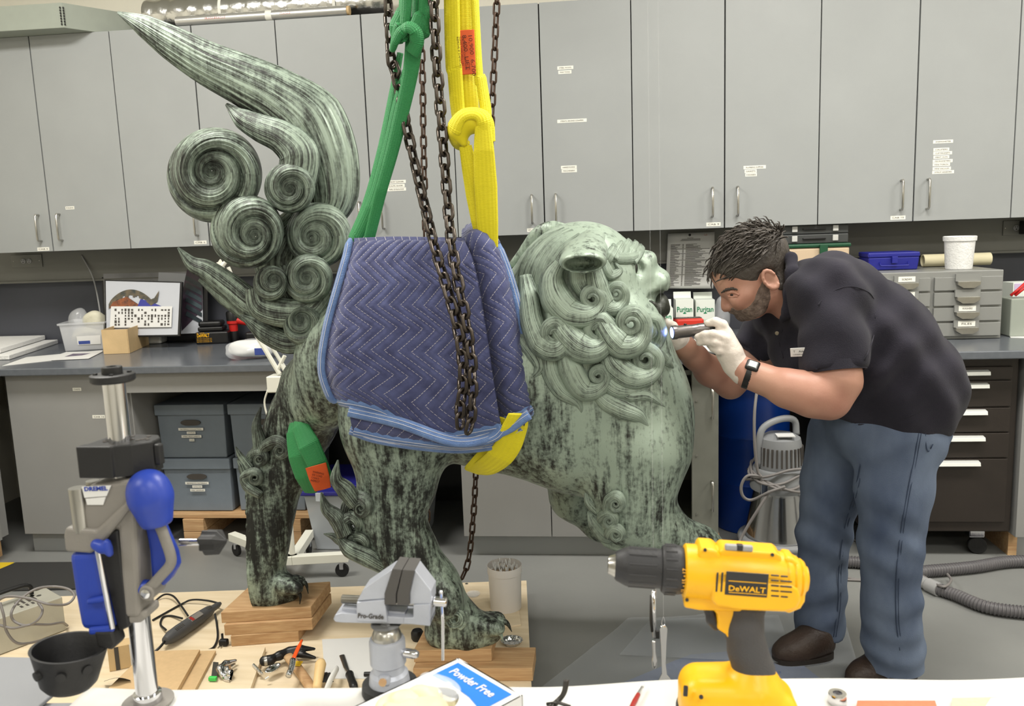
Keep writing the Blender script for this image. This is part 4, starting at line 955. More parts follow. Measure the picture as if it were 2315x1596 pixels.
mc(b, [(1650, 868, 2.63, 33), (1605, 838, 2.60, 34), (1570, 806, 2.54, 27), (1547, 785, 2.50, 24), (1529, 775, 2.48, 24)], .025)
mc(b, [(2030, 990, 2.38, 60), (2008, 1230, 2.38, 44), (2022, 1490, 2.45, 24)], .03); mc(b, [(1910, 990, 2.58, 60), (1862, 1200, 2.60, 42), (1852, 1440, 2.63, 24)], .03)
b.build('body', 'skin', MAN, 2)
# ears, eye, eyebrow
e_ = SDF(M_(1742, 632, HY-.075)-.05, M_(1742, 632, HY-.075)+.05, .003)
e_.ell(M_(1742, 632, HY-.080), (.020, .006, .032), .004, HR); ring = [M_(1742, 632, HY-.086)+hf*.017*math.cos(t)*(1 if t < 4 else .8)+hu*.029*math.sin(t) for t in np.linspace(-2.2, 2.9, 12)]
e_.chain(ring, [.0045]*12, .004); e_.ell(M_(1739, 634, HY-.089), (.008, .005, .013), .004, HR, 's'); e_.ell(M_(1746, 648, HY-.083), (.008, .006, .009), .006, HR)
e_.build('ear', 'skin', MAN, 1)
ye = b.surf(1657, 666, 2.25, 2.6); G().ball(M_(1658, 666, ye+.0065), .0098, 10).build('eye', 'eye_white', MAN, smooth=2); G().ball(M_(1654.5, 667, ye+.0005), .0052, 8).build('iris', 'iris', MAN, smooth=2)
el = SDF(M_(1657, 664, ye)-.03, M_(1657, 664, ye)+.03, .0014); su = lambda x, y, o=0.: M_(x, y, b.surf(x, y, 2.25, 2.6)+o)
el.chain([su(1645, 663), su(1653, 660, -.001), su(1662, 661, -.001), su(1670, 666)], [.0025, .0052, .0055, .003], .002); el.chain([su(1647, 670), su(1656, 672, -.001), su(1666, 670)], [.0022, .0032, .0025], .002); el.build('eyelid', 'skin', MAN, 1)
eb = SDF(M_(1655, 655, ye)-.05, M_(1655, 655, ye)+.05, .002); eb.chain([su(1632, 661, .001), su(1642, 655, .0005), su(1656, 652, .0), su(1668, 654, .001), su(1678, 659, .002)], [.0028, .0042, .0046, .0036, .0018], .002); eb.wave(.0009, (900, 0, 300)); eb.build('eyebrow', 'hair', MAN, 0)
# hair: scalp cap plus locks
h = SDF((.30, 2.2, 1.2), (.70, 2.7, 1.48), .006)
h.ell(M_(1694, 593, HY), (.120, .085, .096), .02, HR); mc(h, [(1745, 650, HY-.04, 30), (1760, 645, HY, 38), (1745, 650, HY+.04, 30)], .03)
pc = M_(1668, 668, HY); h.half(M_(1630, 622, HY), nrm(hf*.80-hu*.60)); h.half(M_(1722, 660, HY), nrm(hf*.62-hu*.78))
h.ell(M_(1742, 634, HY-.08), (.026, .03, .034), .01, HR, 's')
h.build('hair', 'hair', MAN, 2)
g = G(); rs = np.random.RandomState(4)
crown = M_(1742, 556, HY)
for i in range(1500):
    a = rs.uniform(-PI, PI); el_ = rs.uniform(.05, 1.55)
    d = nrm(hu*math.cos(el_)+(hf*math.cos(a)+hs*math.sin(a))*math.sin(el_))
    c0 = M_(1694, 593, HY); p0 = c0+d*np.array([1]).item()*1.0/np.sqrt((np.dot(d, hf)/.120)**2+(np.dot(d, hs)/.086)**2+(np.dot(d, hu)/.096)**2)
    if np.dot(p0-M_(1630, 622, HY), nrm(hf*.80-hu*.60)) > .0 or np.dot(p0-M_(1722, 660, HY), nrm(hf*.62-hu*.78)) > .0: continue
    t_ = nrm((p0-crown)-d*np.dot(p0-crown, d)+rs.normal(0, .012, 3)); L_ = rs.uniform(.03, .05)
    pp = [p0-d*.004, p0+d*.001+t_*L_*.4, p0-d*.001+t_*L_*.75, p0-d*.007+t_*L_-V(0, 0, .003)]
    g.tube(pp, [.0016, .0022, .0018, .0004], 4)
for i in range(60):     # fringe and nape
    t = rs.uniform(-1, 1); p0 = M_(1622, 606, HY)+hs*.06*t+hu*rs.uniform(0, .02)-hf*.02*abs(t); g.tube([p0-hf*.02, p0+hf*.008-hu*.012, p0+hf*.006-hu*.03], [.003, .003, .0004], 5)
for i in range(50):
    t = rs.uniform(-1, 1); p0 = M_(1764+rs.uniform(-8, 8), 640+rs.uniform(-10, 18), HY-.055+.0*t); g.tube([p0+hu*.02, p0, p0-hu*.02], [.003, .003, .0006], 5)
tag(g.build('hair_strands', 'hair', MAN, smooth=2), kind='stuff')
# beard
bd = SDF((.30, 2.25, 1.05), (.66, 2.65, 1.35), .005)
mc(bd, [(1728, 640, HY-.06, 12), (1722, 668, HY-.055, 19), (1712, 692, HY-.05, 20), (1690, 706, HY-.04, 18), (1674, 712, HY-.01, 14), (1690, 706, HY+.04, 18), (1715, 690, HY+.05, 20)], .012); mc(bd, [(1682, 703, HY-.04, 10), (1660, 701, HY-.022, 8), (1652, 702, HY, 7), (1660, 701, HY+.022, 8)], .006)
X, Y, Z = np.meshgrid(*bd.ax, indexing='ij', sparse=True); ii = [np.clip(np.round((bd.ax[k]-b.lo[k])/b.h).astype(int), 0, b.n[k]-1) for k in range(3)]
from_b = b.d[np.ix_(*ii)]; bd.d = np.maximum(from_b-.0028, bd.d)
bd.build('beard', 'beard', MAN, 2)
# polo shirt
s_ = SDF((.30, 2.02, .62), (1.30, 2.96, 1.46), .0085)
mc(s_, [(1874, 690, 2.46, 98), (1882, 694, 2.47, 106), (1960, 768, 2.48, 128), (2030, 862, 2.48, 124), (2030, 905, 2.48, 116)], .05, (1, 1.28, 1))
mc(s_, [(1862, 662, 2.60, 72), (1862, 665, 2.34, 72)], .06)
mc(s_, [(1760, 720, 2.56, 55), (1850, 800, 2.47, 85), (1930, 880, 2.48, 92)], .06, (1, 1.2, 1))
mc(s_, [(1874, 668, 2.32, 66), (1880, 760, 2.26, 60), (1888, 830, 2.235, 57), (1892, 880, 2.22, 57)], .04)
mc(s_, [(1775, 720, 2.66, 60), (1722, 770, 2.67, 50), (1680, 815, 2.66, 50)], .05)
mc(s_, [(2085, 880, 2.48, 60), (2100, 915, 2.48, 40)], .05, (1, 1.6, 1)); mc(s_, [(2000, 920, 2.48, 100), (2060, 930, 2.48, 75)], .05, (1, 1.35, 1))
s_.wave(.0045, (38, 8, 30), .4, 1.6, (7, 9, 5)); s_.wave(.0035, (52, -10, -34), 1., 1.8, (6, 12, 8)); s_.wave(.006, (60, 0, -40), 0, 1., (5, 9, 11), M_(1960, 880, 2.30), .16); s_.wave(.005, (55, 5, 20), 2, 1., (9, 9, 11), M_(1850, 640, 2.30), .12); s_.wave(.005, (-50, 5, 34), 2, 1., (9, 9, 11), M_(1880, 780, 2.25), .10)
def arm_hole(Bx, a, b_, ra, rb): mc(Bx, [a+(ra,), b_+(rb,)], 0, mode='s')
# hem of the near sleeve and of the shirt
n1 = nrm(M_(1890, 845, 2.23)-M_(1880, 770, 2.255)); c1 = M_(1888, 838, 2.23)
sl, X, Y, Z = s_.sub(M_(1890, 870, 2.22)-.12, M_(1890, 870, 2.22)+.12)
dd = (X-c1[0])*n1[0]+(Y-c1[1])*n1[1]+(Z-c1[2])*n1[2]; msk = (dd > 0) & (Y < 2.34) & (Z < 1.02) & (X < M_(1955, 840, 2.24)[0]); w_ = s_.d[sl]; w_[msk] = np.maximum(w_[msk], np.broadcast_to(dd, w_.shape)[msk]); s_.d[sl] = w_
n2 = nrm(M_(1680, 815, 2.66)-M_(1722, 770, 2.67)); c2 = M_(1694, 800, 2.66)
sl, X, Y, Z = s_.sub(M_(1680, 815, 2.66)-.12, M_(1680, 815, 2.66)+.12)
dd = (X-c2[0])*n2[0]+(Y-c2[1])*n2[1]+(Z-c2[2])*n2[2]; msk = np.broadcast_to((dd > 0) & (Y > 2.5), s_.d[sl].shape); w_ = s_.d[sl]; w_[msk] = np.maximum(w_[msk], np.broadcast_to(dd, w_.shape)[msk]); s_.d[sl] = w_
s_.half(M_(2000, 984, 2.30), nrm(V(-.16, .12, -1)))
mc(s_, [(1770, 660, HY, 40), (1800, 660, HY, 44)], .01, mode='s')
s_.build('polo_shirt', 'polo', MAN, 3)
# sleeve hem, collar, placket, buttons, seams
def ring_at(c, n, r, ry, w_, th, name, m='polo'):
    n = nrm(n); a = nrm(np.cross(n, V(0, 1, 0))); b_ = np.cross(n, a); t = np.linspace(0, 2*PI, 41)[:-1]
    pts = np.array([c+a*r*math.cos(x)+b_*ry*math.sin(x) for x in t]); out = pts-c; g = G()
    v = []; f = []
    for i in range(40):
        o = nrm(out[i])
        for (da, db) in ((-w_, -th), (w_, -th), (w_, th), (-w_, th)): v.append(pts[i]+n*da+o*db)
    for i in range(40):
        j = (i+1) % 40
        for k in range(4): f.append((i*4+k, i*4+(k+1) % 4, j*4+(k+1) % 4, j*4+k))
    return g.add(v, f).build(name, m, MAN, smooth=True)
ring_at(M_(1887, 830, 2.232), n1, .0755, .0755, .013, .0025, 'sleeve_hem')
ring_at(M_(1697, 797, 2.665), n2, .066, .066, .010, .003, 'sleeve_hem')
cg = SDF((.45, 2.25, 1.05), (.80, 2.70, 1.42), .005)
mc(cg, [(1778, 580, HY+.02, 10), (1788, 584, HY-.045, 12), (1792, 620, HY-.085, 15), (1790, 665, HY-.098, 16), (1786, 700, HY-.092, 15), (1770, 722, HY-.07, 9)], .010, (1, .55, 1)); mc(cg, [(1778, 580, HY, 10), (1784, 588, HY+.06, 12), (1786, 640, HY+.09, 14), (1766, 690, HY+.085, 12)], .012, (1, .6, 1))
cg.build('collar', 'polo', MAN, 2)
mat('button', (150,140,120), .3)
ss = lambda x, y, o=0.: M_(x, y, s_.surf(x, y, 2.1, 2.9)+o)
G().lathe([(.0055, 0), (.006, .002), (.0045, .003)], 14, ss(1757, 753, .001), (-.5, -1, -.1)).build('button', 'button', MAN, smooth=True)
for pth in ([(1850, 690), (1867, 668), (1905, 650), (1939, 650), (1972, 668), (1980, 700)], [(1980, 700), (1975, 760), (1955, 815)], [(1776, 728), (1762, 770), (1770, 810)], [(1940, 960), (2030, 950), (2110, 915)]):
    pp = smoothpath([ss(x, y, .0) for x, y in smoothpath(pth, 9)], 40); G().tube(pp, .0016, 5).build('seam', 'polo', MAN, smooth=2)
# name badge
c = ss(1806, 796, -.004); c = M_(1808, 796, min(c[1], ss(1815, 796)[1])-.006); bx = nrm(V(1, -.25, .07)); by = nrm(V(-.1, -.25, 1)); M4 = frame(c, bx, by)
o = G().box((0, 0, 0), (.047, .025, .002), M4).build('name_badge', 'paper', MAN, bevel=.001)
text('lettering', 'T    Adam', c+M4[:3, 2]*.0012+by*.003, bx, by, .006, MATS['ink'], o, width=.032, center=True); text('lettering', 'CONSERVATOR', c+M4[:3, 2]*.0012-by*.006, bx, by, .004, MATS['ink'], o, width=.034, center=True)
# jeans
j_ = SDF((.48, 2.12, .05), (1.30, 2.86, .92), .0085)
mc(j_, [(1975, 955, 2.48, 104), (2030, 955, 2.48, 96)], .04, (1, 1.25, 1)); mc(j_, [(2065, 975, 2.48, 60)]*2, .05, (1, 1.6, 1))
mc(j_, [(2030, 985, 2.40, 92), (2020, 1100, 2.385, 76), (2014, 1230, 2.38, 64), (2014, 1360, 2.40, 60), (2018, 1440, 2.42, 60), (2022, 1500, 2.43, 66)], .035)
mc(j_, [(1905, 985, 2.58, 82), (1882, 1100, 2.60, 70), (1862, 1210, 2.61, 60), (1856, 1320, 2.62, 57), (1854, 1400, 2.62, 56), (1850, 1450, 2.62, 62)], .03)
j_.wave(.0025, (22, 10, 42), .3, 2.2, (14, 9, 12)); j_.wave(.006, (16, 0, 75), .5, 1.6, (16, 8, 9), M_(2018, 1450, 2.36), .15); j_.wave(.006, (-18, 0, 72), .2, 1.6, (14, 9, 10), M_(1855, 1380, 2.55), .14); j_.wave(.006, (30, 0, 60), .9, 1.6, (14, 9, 10), M_(2010, 1260, 2.31), .13); j_.wave(.005, (30, 0, 60), .9, 1.6, (14, 9, 10), M_(1862, 1240, 2.54), .12); j_.wave(.006, (40, 0, -45), .9, 1.6, (14, 9, 10), M_(1980, 1020, 2.30), .12)
j_.half(V(0, 0, .040), (0, 0, -1)); 
sl, X, Y, Z = j_.sub((.5, 2.5, 0), (.92, 2.9, .2)); w_ = j_.d[sl]; s0 = M_(1850, 1452, 2.56)[2]; dd = np.broadcast_to(s0-Z, w_.shape); msk = np.broadcast_to((Y > 2.52) & (X < .86), w_.shape); w_[msk] = np.maximum(w_[msk], dd[msk]); j_.d[sl] = w_
J_ = j_.build('jeans', 'denim', MAN, 2)
mat('stitch', (46,58,80), .8)
js = lambda x, y, o=0.: M_(x, y, j_.surf(x, y, 2.1, 2.9)+o)
for pth in ([(2083, 945), (2066, 1040), (2048, 1130), (2034, 1220), (2026, 1310), (2026, 1400), (2034, 1470)], [(1944, 1050), (1932, 1110), (1908, 1200), (1896, 1290), (1894, 1370), (1884, 1440)], [(2100, 940), (2092, 985), (2098, 1020), (2112, 1000)]):
    for o_ in (0, 6):
        if len(pth) < 5 and o_: continue
        pp = smoothpath([js(x+o_, y, -.0012) for x, y in smoothpath(pth, 22)], 60); G().tube(pp, .0016 if not o_ else .0010, 5).build('seam', 'stitch', J_, smooth=2)
for c_, r_ in ((V(*M_(2022, 1500, 2.43)[:2], .048), .084),): pass
# shoes
def shoe(heel, toe, Y_h, Y_t):
    hl, te = PZ(*heel, .045), PZ(*toe, .045); d = nrm((te-hl)*V(1, 1, 0)); L_ = np.linalg.norm((te-hl)[:2]); sd = V(d[1], -d[0], 0); hl = hl*V(1, 1, 0); e = SDF(np.minimum(hl, te)-V(.12, .12, .05), np.maximum(hl, te)*V(1, 1, 0)+V(.12, .12, .16), .005)
    k = [(0, .045, .036), (.28, .05, .044), (.62, .042, .046), (.88, .034, .040), (1.0, .03, .030)]
    for i in range(4): e.cap(hl+d*L_*k[i][0]+V(0, 0, k[i][1]), hl+d*L_*k[i+1][0]+V(0, 0, k[i+1][1]), k[i][2], k[i+1][2], .02)
    e.cap(hl+d*L_*.12+V(0, 0, .08), hl+d*L_*.3+V(0, 0, .075), .04, .042, .03); e.half(V(0, 0, .018), (0, 0, -1))
    o = e.build('shoe', 'shoe_leather', MAN, 2)
    g = G(); poly = []
    for t in np.linspace(0, 2*PI, 33)[:-1]:
        u = .5-.5*math.cos(t); ww = .046*math.sqrt(max(0, 1-(2*u-1)**6))*(.85+.15*math.sin(u*PI)); poly.append((hl+d*(L_+.06)*(u)-d*.03+sd*ww*(1 if t < PI else -1)))
    n = len(poly); g.add([p+V(0, 0, .001) for p in poly]+[p+V(0, 0, .022) for p in poly], [tuple(range(n)), tuple(range(2*n-1, n-1, -1))]+[(i, (i+1) % n, (i+1) % n+n, i+n) for i in range(n)]); g.build('sole', 'sole', o, smooth=True)
    for u in (.55, .66): G().tube(smoothpath([hl+d*L_*u+sd*.05+V(0, 0, .045), hl+d*L_*u+sd*.025+V(0, 0, .083), hl+d*L_*u-sd*.0+V(0, 0, .089)], 10), .0018, 5).build('stitching', 'sole', o)
shoe((2050, 1496), (1935, 1520), 0, 0); shoe((1862, 1455), (1768, 1466), 0, 0)
# gloves
def glove(palm, fingers, cuff, name='glove'):
    allp = np.array([M_(x, y, Y) for x, y, Y, r in palm+cuff]+[M_(x, y, Y) for f in fingers for x, y, Y, r in f]); e = SDF(allp.min(0)-.04, allp.max(0)+.04, .0038)
    mc(e, palm, .015); mc(e, cuff, .012)
    for f in fingers: mc(e, f, .005)
    return e.build(name, 'nitrile', MAN, 1)
glove([(1662, 824, 2.27, 24), (1650, 798, 2.27, 25), (1636, 772, 2.272, 24), (1634, 756, 2.27, 20)],
      [[(1642, 752, 2.262, 11), (1634, 734, 2.262, 10), (1618, 727, 2.268, 9.5), (1600, 731, 2.278, 8)],
       [(1640, 766, 2.25, 11), (1612, 756, 2.243, 10), (1594, 757, 2.25, 9), (1577, 762, 2.26, 7.5)],
       [(1640, 782, 2.25, 10.5), (1614, 774, 2.24, 9.5), (1598, 771, 2.247, 8.5), (1581, 775, 2.26, 7)],
       [(1644, 796, 2.255, 10), (1624, 792, 2.243, 9), (1612, 786, 2.25, 8), (1604, 780, 2.265, 7)],
       [(1650, 790, 2.30, 12), (1628, 770, 2.315, 11), (1604, 758, 2.31, 9.5), (1588, 752, 2.305, 8)]],
      [(1680, 842, 2.262, 27), (1662, 824, 2.27, 25)])
glove([(1545, 782, 2.500, 23), (1527, 768, 2.480, 26), (1514, 757, 2.470, 24)],
      [[(1514, 748, 2.440, 11), (1501, 738, 2.425, 10), (1493, 726, 2.420, 8.5), (1487, 716, 2.420, 7)],
       [(1509, 756, 2.445, 11), (1496, 750, 2.430, 10), (1487, 740, 2.425, 9), (1485, 728, 2.425, 7.5)],
       [(1507, 770, 2.450, 11), (1494, 766, 2.440, 10), (1485, 756, 2.435, 9), (1486, 744, 2.435, 8)],
       [(1511, 784, 2.460, 10), (1498, 782, 2.450, 9), (1491, 772, 2.445, 8)],
       [(1531, 752, 2.450, 12), (1521, 738, 2.425, 11), (1509, 730, 2.415, 9.5), (1499, 726, 2.413, 8)]],
      [(1561, 796, 2.520, 25), (1545, 782, 2.500, 24)])
# wrist watch
wc = M_(1695, 847, 2.258); wn = nrm(M_(1722, 856, 2.25)-M_(1690, 845, 2.26))
ring_at(wc, wn, .0375, .0375, .010, .003, 'watch_strap', 'black_plastic')
mat('watch_face', (52,92,52), .2)
fn = nrm(nrm(V(.25, -.8, .75))-wn*np.dot(nrm(V(.25, -.8, .75)), wn)); up = np.cross(fn, wn); Mw = frame(wc+fn*.0405, wn, np.cross(fn, wn))
o = G().box((0, 0, 0), (.036, .034, .012), Mw).build('watch_case', 'black_plastic', MAN, bevel=.006, seg=3); G().box((0, 0, .0062), (.02, .02, .0015), Mw).build('watch_dial', 'watch_face', o)
# flashlight in the near hand and cotton swab in the far one
FL = empty('flashlight', M_(1570, 750, 2.285), 'grey metal flashlight with blue-white light held in the near gloved hand', 'flashlight')
fa, fb = M_(1519, 752, 2.262), M_(1622, 741, 2.295); fx = nrm(fb-fa); L_ = np.linalg.norm(fb-fa)
mat('gunmetal', (112,108,106), .35, .9, var=.1, vscale=30); mat('torch_glow', (150,175,255), .3, emit=3.5)
G().lathe([(.0155, 0), (.0195, .001), (.0195, .012), (.0175, .016), (.0175, .05), (.0165, .053), (.0165, L_*.55), (.0175, L_*.57), (.0175, L_-.03), (.016, L_-.02)], 28, fa, fx).build('barrel', 'gunmetal', FL, smooth=True)
G().lathe([(.0168, L_-.03), (.0176, L_-.028), (.0176, L_-.004), (.013, L_)], 24, fa, fx).build('tail_cap', 'black_plastic', FL, smooth=True)
G().lathe([(.0001, .0005), (.0150, .0008), (.0154, .002)], 24, fa-fx*.001, fx).build('lens', 'torch_glow', FL)
G().lathe([(.004, 0), (.004, .003), (.003, .004)], 12, fa+fx*.038+V(0, -.0, .0168), (0, 0, 1)).build('switch', 'black_plastic', FL)
l = bpy.data.lights.new('flashlight_beam', 'SPOT'); l.energy = .55; l.color = (.22, .25, 1.0); l.spot_size = math.radians(60); l.spot_blend = .5; l.shadow_soft_size = .012
lo = bpy.data.objects.new('flashlight_beam', l); COL.objects.link(lo); lo.location = tuple(fa-fx*.006); lo.rotation_euler = Vector(tuple(nrm(-fx+V(-.1, .75, .38)))).to_track_quat('-Z', 'Y').to_euler()
SW = empty('cotton_swab', M_(1484, 716, 2.44), 'thin cotton swab between the fingers of the far gloved hand', 'swab')
G().cyl(M_(1494, 727, 2.435), M_(1468, 704, 2.42), .0013, n=8).build('stick', 'wood', SW); G().ball(M_(1467, 703, 2.42), .004, 6).build('tip', 'paper', SW)
# ------------------------------------------------------------------ foreground table and what stands on it
ZT_ = .80; TA = math.atan(.067)
mat('table_grey', (128,130,134), .5, var=.04, vscale=6); mat('linen', (206,205,201), .8, var=.015, vscale=10, bump=.08, bscale=60)
tx = nrm(V(1, .067, 0)); ty = V(-tx[1], tx[0], 0); tO = V(0, 1.018, 0)
def T(u, v, z=0.): return tO+tx*u+ty*v+V(0, 0, ZT_+z)     # along the far edge, beyond it (+) or towards the viewer (-)
e = empty('work_table', T(.2, -.4)*V(1, 1, 0), 'foreground work table covered with a white cloth', 'table')
MT = frame(T(0, 0), tx, ty)
G().box((.25, -.40, -.018), (2.3, .76, .03), MT).build('tabletop', 'table_grey', e, bevel=.003)
for u in (-.8, 1.3):
    for v in (-.08, -.72): G().box((u, v, -.415), (.05, .05, .764), MT).build('leg', 'darksteel', e, bevel=.003)
# cloth: sheet on top, rounded over the far edge, small wrinkles
us = np.linspace(-.705, 1.38, 150); vs = np.concatenate([np.linspace(-.75, -.02, 60), np.linspace(-.015, .012, 8), np.linspace(.012, .016, 12)]); nv = len(vs)
Pt = np.zeros((nv, 150, 3)); rs = np.random.RandomState(2)
for i, v in enumerate(vs):
    for j, u in enumerate(us):
        z = .0015+.0022*math.sin(u*7+v*5)**2+.0012*math.sin(u*23+1.3*math.sin(v*9))+.001*math.sin(v*31+u*4)
        if v > -.02:
            t = (v+.02)/.032; z -= .0012*t*t*6 if i < nv-12 else 0
        if i >= nv-12: z = -.007-.20*(i-(nv-12))/11
        Pt[i, j] = T(u, v+.004*math.sin(u*6)*(v > -.1)+.003*math.sin(u*13)*(v > -.1), z)
o = G().grid(Pt).build('tablecloth', 'linen', smooth=2); so = o.modifiers.new('solid', 'SOLIDIFY'); so.thickness = .0012; so.offset = 0
tag(o, 'white cloth spread over the foreground table', 'tablecloth')
# grey board at the left
a = T(-.78, -.30); o = G().bb((-1.32, .30, ZT_-.0), (-.742, 1.045, ZT_+.006)); o = o.build('grey_board', 'table_grey', bevel=.002); tag(o, 'grey sheet lying on the table corner under the drill press', 'board')
# ---- yellow drill
def yel(): return mat('drill_yellow', (236,176,14), .38, var=.04, vscale=20, bump=.03, bscale=200)
yel(); mat('drill_black', (42,42,44), .5, bump=.08, bscale=300); mat('drill_grip', (66,65,66), .75, bump=.2, bscale=500); mat('drill_sticker', (40,40,42), .35); mat('drill_orange', (232,170,60), .5)
DY = .925
DR = empty('cordless_drill', P(1660, 1650, DY)*V(1, 1, 0)+V(0, 0, ZT_), 'yellow and black cordless drill standing upright on the foreground table', 'drill')
dsc = np.linalg.norm(P(1601, 1300, DY)-P(1600, 1300, DY))
def D(x, y, z=0.): return P(x, y, DY)+V(0, -z*dsc, 0)      # z in px towards the viewer
ax0, ax1 = D(1374, 1277), D(1826, 1309); dax = nrm(ax1-ax0); dup = nrm(V(0, 0, 1)-dax*dax[2]); 
def dr_px(x): return x*dsc
def bodylathe(name, prof, m, parent=DR, n=36, **k):   # prof: (px along axis from the chuck tip, radius px)
    return G().lathe([(r*dsc, a*dsc) for a, r in prof], n, ax0, dax).build(name, m, parent, smooth=True, **k)
bodylathe('chuck_jaws', [(0, 15), (1, 20), (17, 27), (18, 27)], 'steel')
ck = bodylathe('chuck', [(17, 30), (20, 34), (42, 44), (46, 45), (118, 45), (122, 46), (124, 44)], 'drill_black')
for i in range(12):
    t = 2*PI*i/12; rd = dup*math.cos(t)+np.cross(dax, dup)*math.sin(t); c0 = ax0+dax*48*dsc+rd*44.6*dsc; G().cyl(c0, c0+dax*62*dsc, 2.2*dsc, n=6).build('grip_rib', 'drill_black', ck)
cl = bodylathe('torque_collar', [(122, 44), (124, 52), (130, 56), (160, 56), (170, 54), (174, 50)], 'drill_black')
for i in range(16):
    t = 2*PI*i/16; rd = dup*math.cos(t)+np.cross(dax, dup)*math.sin(t); c0 = ax0+dax*130*dsc+rd*55*dsc; G().cyl(c0, c0+dax*26*dsc, 3.2*dsc, n=6).build('grip_rib', 'drill_black', cl)
sidev = nrm(np.cross(dax, dup)); 
if sidev[1] > 0: sidev = -sidev
for s_x, tdeg in (('17', 68), ('\u2022', 80), ('15', 92), ('\u2022', 105), ('13', 120)):
    t = math.radians(tdeg); rd = dup*math.cos(t)+sidev*math.sin(t); tang = nrm(np.cross(rd, dax)); tang = tang if tang[2] > 0 else -tang
    text('lettering', s_x, ax0+dax*170*dsc+rd*55.4*dsc, tang, -dax, 9*dsc, MATS['drill_orange'], cl, center=True, bold=.02)
# motor housing: turned barrel plus moulded side profiles
hb = bodylathe('housing', [(172, 48), (174, 58), (177, 61), (226, 62), (230, 63.5), (330, 63), (372, 62), (396, 57), (400, 59), (410, 56), (414, 51), (418, 53), (427, 49), (431, 43), (435, 45), (442, 40), (446, 30), (450, 28), (454, 14)], 'drill_yellow', n=48)
def dex(name, poly, ht, m, parent=DR, bev=.003, seg=3):
    a = [D(x, y, ht) for x, y in poly]; b_ = [D(x, y, -ht) for x, y in poly]; n = len(poly)
    return G().add(a+b_, [tuple(range(n)), tuple(range(2*n-1, n-1, -1))]+[(i, i+n, (i+1) % n+n, (i+1) % n) for i in range(n)]).build(name, m, parent, smooth=True, bevel=bev, seg=seg, angle=30)
dex('lower_shell', [(1545, 1318), (1543, 1347), (1543, 1359), (1577, 1365), (1670, 1368), (1676, 1359), (1717, 1360), (1757, 1365), (1777, 1372), (1802, 1361), (1812, 1345), (1814, 1318), (1760, 1300), (1600, 1296)], 36, 'drill_yellow', hb, .005)
dex('side_panel', [(1600, 1300), (1610, 1290), (1640, 1284), (1770, 1294), (1790, 1306), (1798, 1330), (1786, 1350), (1760, 1356), (1660, 1352), (1610, 1344), (1600, 1330)], 65, 'drill_yellow', hb, .004)
dex('top_pad', [(1572, 1252), (1576, 1231), (1582, 1227), (1612, 1229), (1624, 1240), (1632, 1262)], 38, 'drill_yellow', hb, .004)
dex('top_pad', [(1620, 1256), (1622, 1236), (1630, 1230), (1750, 1239), (1760, 1246), (1762, 1270), (1626, 1262)], 32, 'drill_yellow', hb, .004)
dex('top_pad', [(1764, 1270), (1770, 1248), (1788, 1252), (1800, 1266), (1806, 1284)], 30, 'drill_yellow', hb, .004)
dex('trigger_guard', [(1577, 1350), (1577, 1366), (1606, 1368), (1617, 1380), (1619, 1400), (1617, 1413), (1638, 1426), (1647, 1441), (1656, 1447), (1668, 1447), (1676, 1440), (1678, 1428), (1674, 1392), (1669, 1368), (1672, 1350)], 22, 'drill_yellow', DR, .004)
# soft grip handle
hg = SDF(D(1590, 1565, 60), D(1770, 1360, -60), .0024)
def HG(pts, k=.005, sc=(1, 1, 1)): hg.chain([D(x, y, z) for x, y, r, z in pts], [r*dsc for x, y, r, z in pts], k, sc)
HG([(1688, 1375, 40, 0), (1682, 1420, 40, 0), (1690, 1470, 42, 0), (1704, 1515, 44, 0), (1706, 1532, 46, 0)], .01, (1, 1.0, 1)); HG([(1700, 1376, 36, 0), (1722, 1366, 14, 0)], .006)
hg.build('grip', 'drill_grip', DR, 1)
g_ = SDF(D(1570, 1430, 50), D(1650, 1350, -50), .002); g_.chain([D(1602, 1372), D(1606, 1395), D(1618, 1412)], [13*dsc, 15*dsc, 13*dsc], .003, (1, 1.3, 1)); g_.ell(D(1582, 1398), (14*dsc, .05, 18*dsc), .003, mode='s'); g_.build('trigger', 'drill_black', DR, 1)
# battery foot
bt = SDF(D(1525, 1660, 110), D(1815, 1490, -110), .003); z0 = ZT_+.002
BZ = P(1660, 1560, DY)
def BT(pts, k=.008, sc=(1, 1, 1)): bt.chain([D(x, y, z) for x, y, r, z in pts], [r*dsc for x, y, r, z in pts], k, sc)
BT([(1580, 1556, 46, 28), (1700, 1556, 46, 32), (1752, 1586, 44, 28)], .012, (1, 1, .95)); BT([(1580, 1556, 46, -28), (1700, 1556, 46, -32), (1752, 1586, 44, -28)], .012, (1, 1, .95))
BT([(1590, 1600, 56, 20), (1740, 1612, 56, 20)], .012); BT([(1590, 1600, 56, -20), (1740, 1612, 56, -20)], .012); BT([(1702, 1525, 52, 0), (1706, 1545, 58, 0)], .012)
bt.half(D(1660, 1606), -dup); btt = bt.build('battery_cap', 'drill_yellow', DR, 1)
bb = SDF(D(1515, 1700, 130), D(1825, 1570, -130), .003); 
for z in (-30, 30): bb.chain([D(1586, 1618, z), D(1744, 1630, z)], [58*dsc]*2, .01, (1, 1, 1.0))
bb.half(D(1660, 1608), dup); bb.half(V(0, 0, ZT_+.004), (0, 0, -1)); bb.build('battery', 'drill_black', DR, 1)
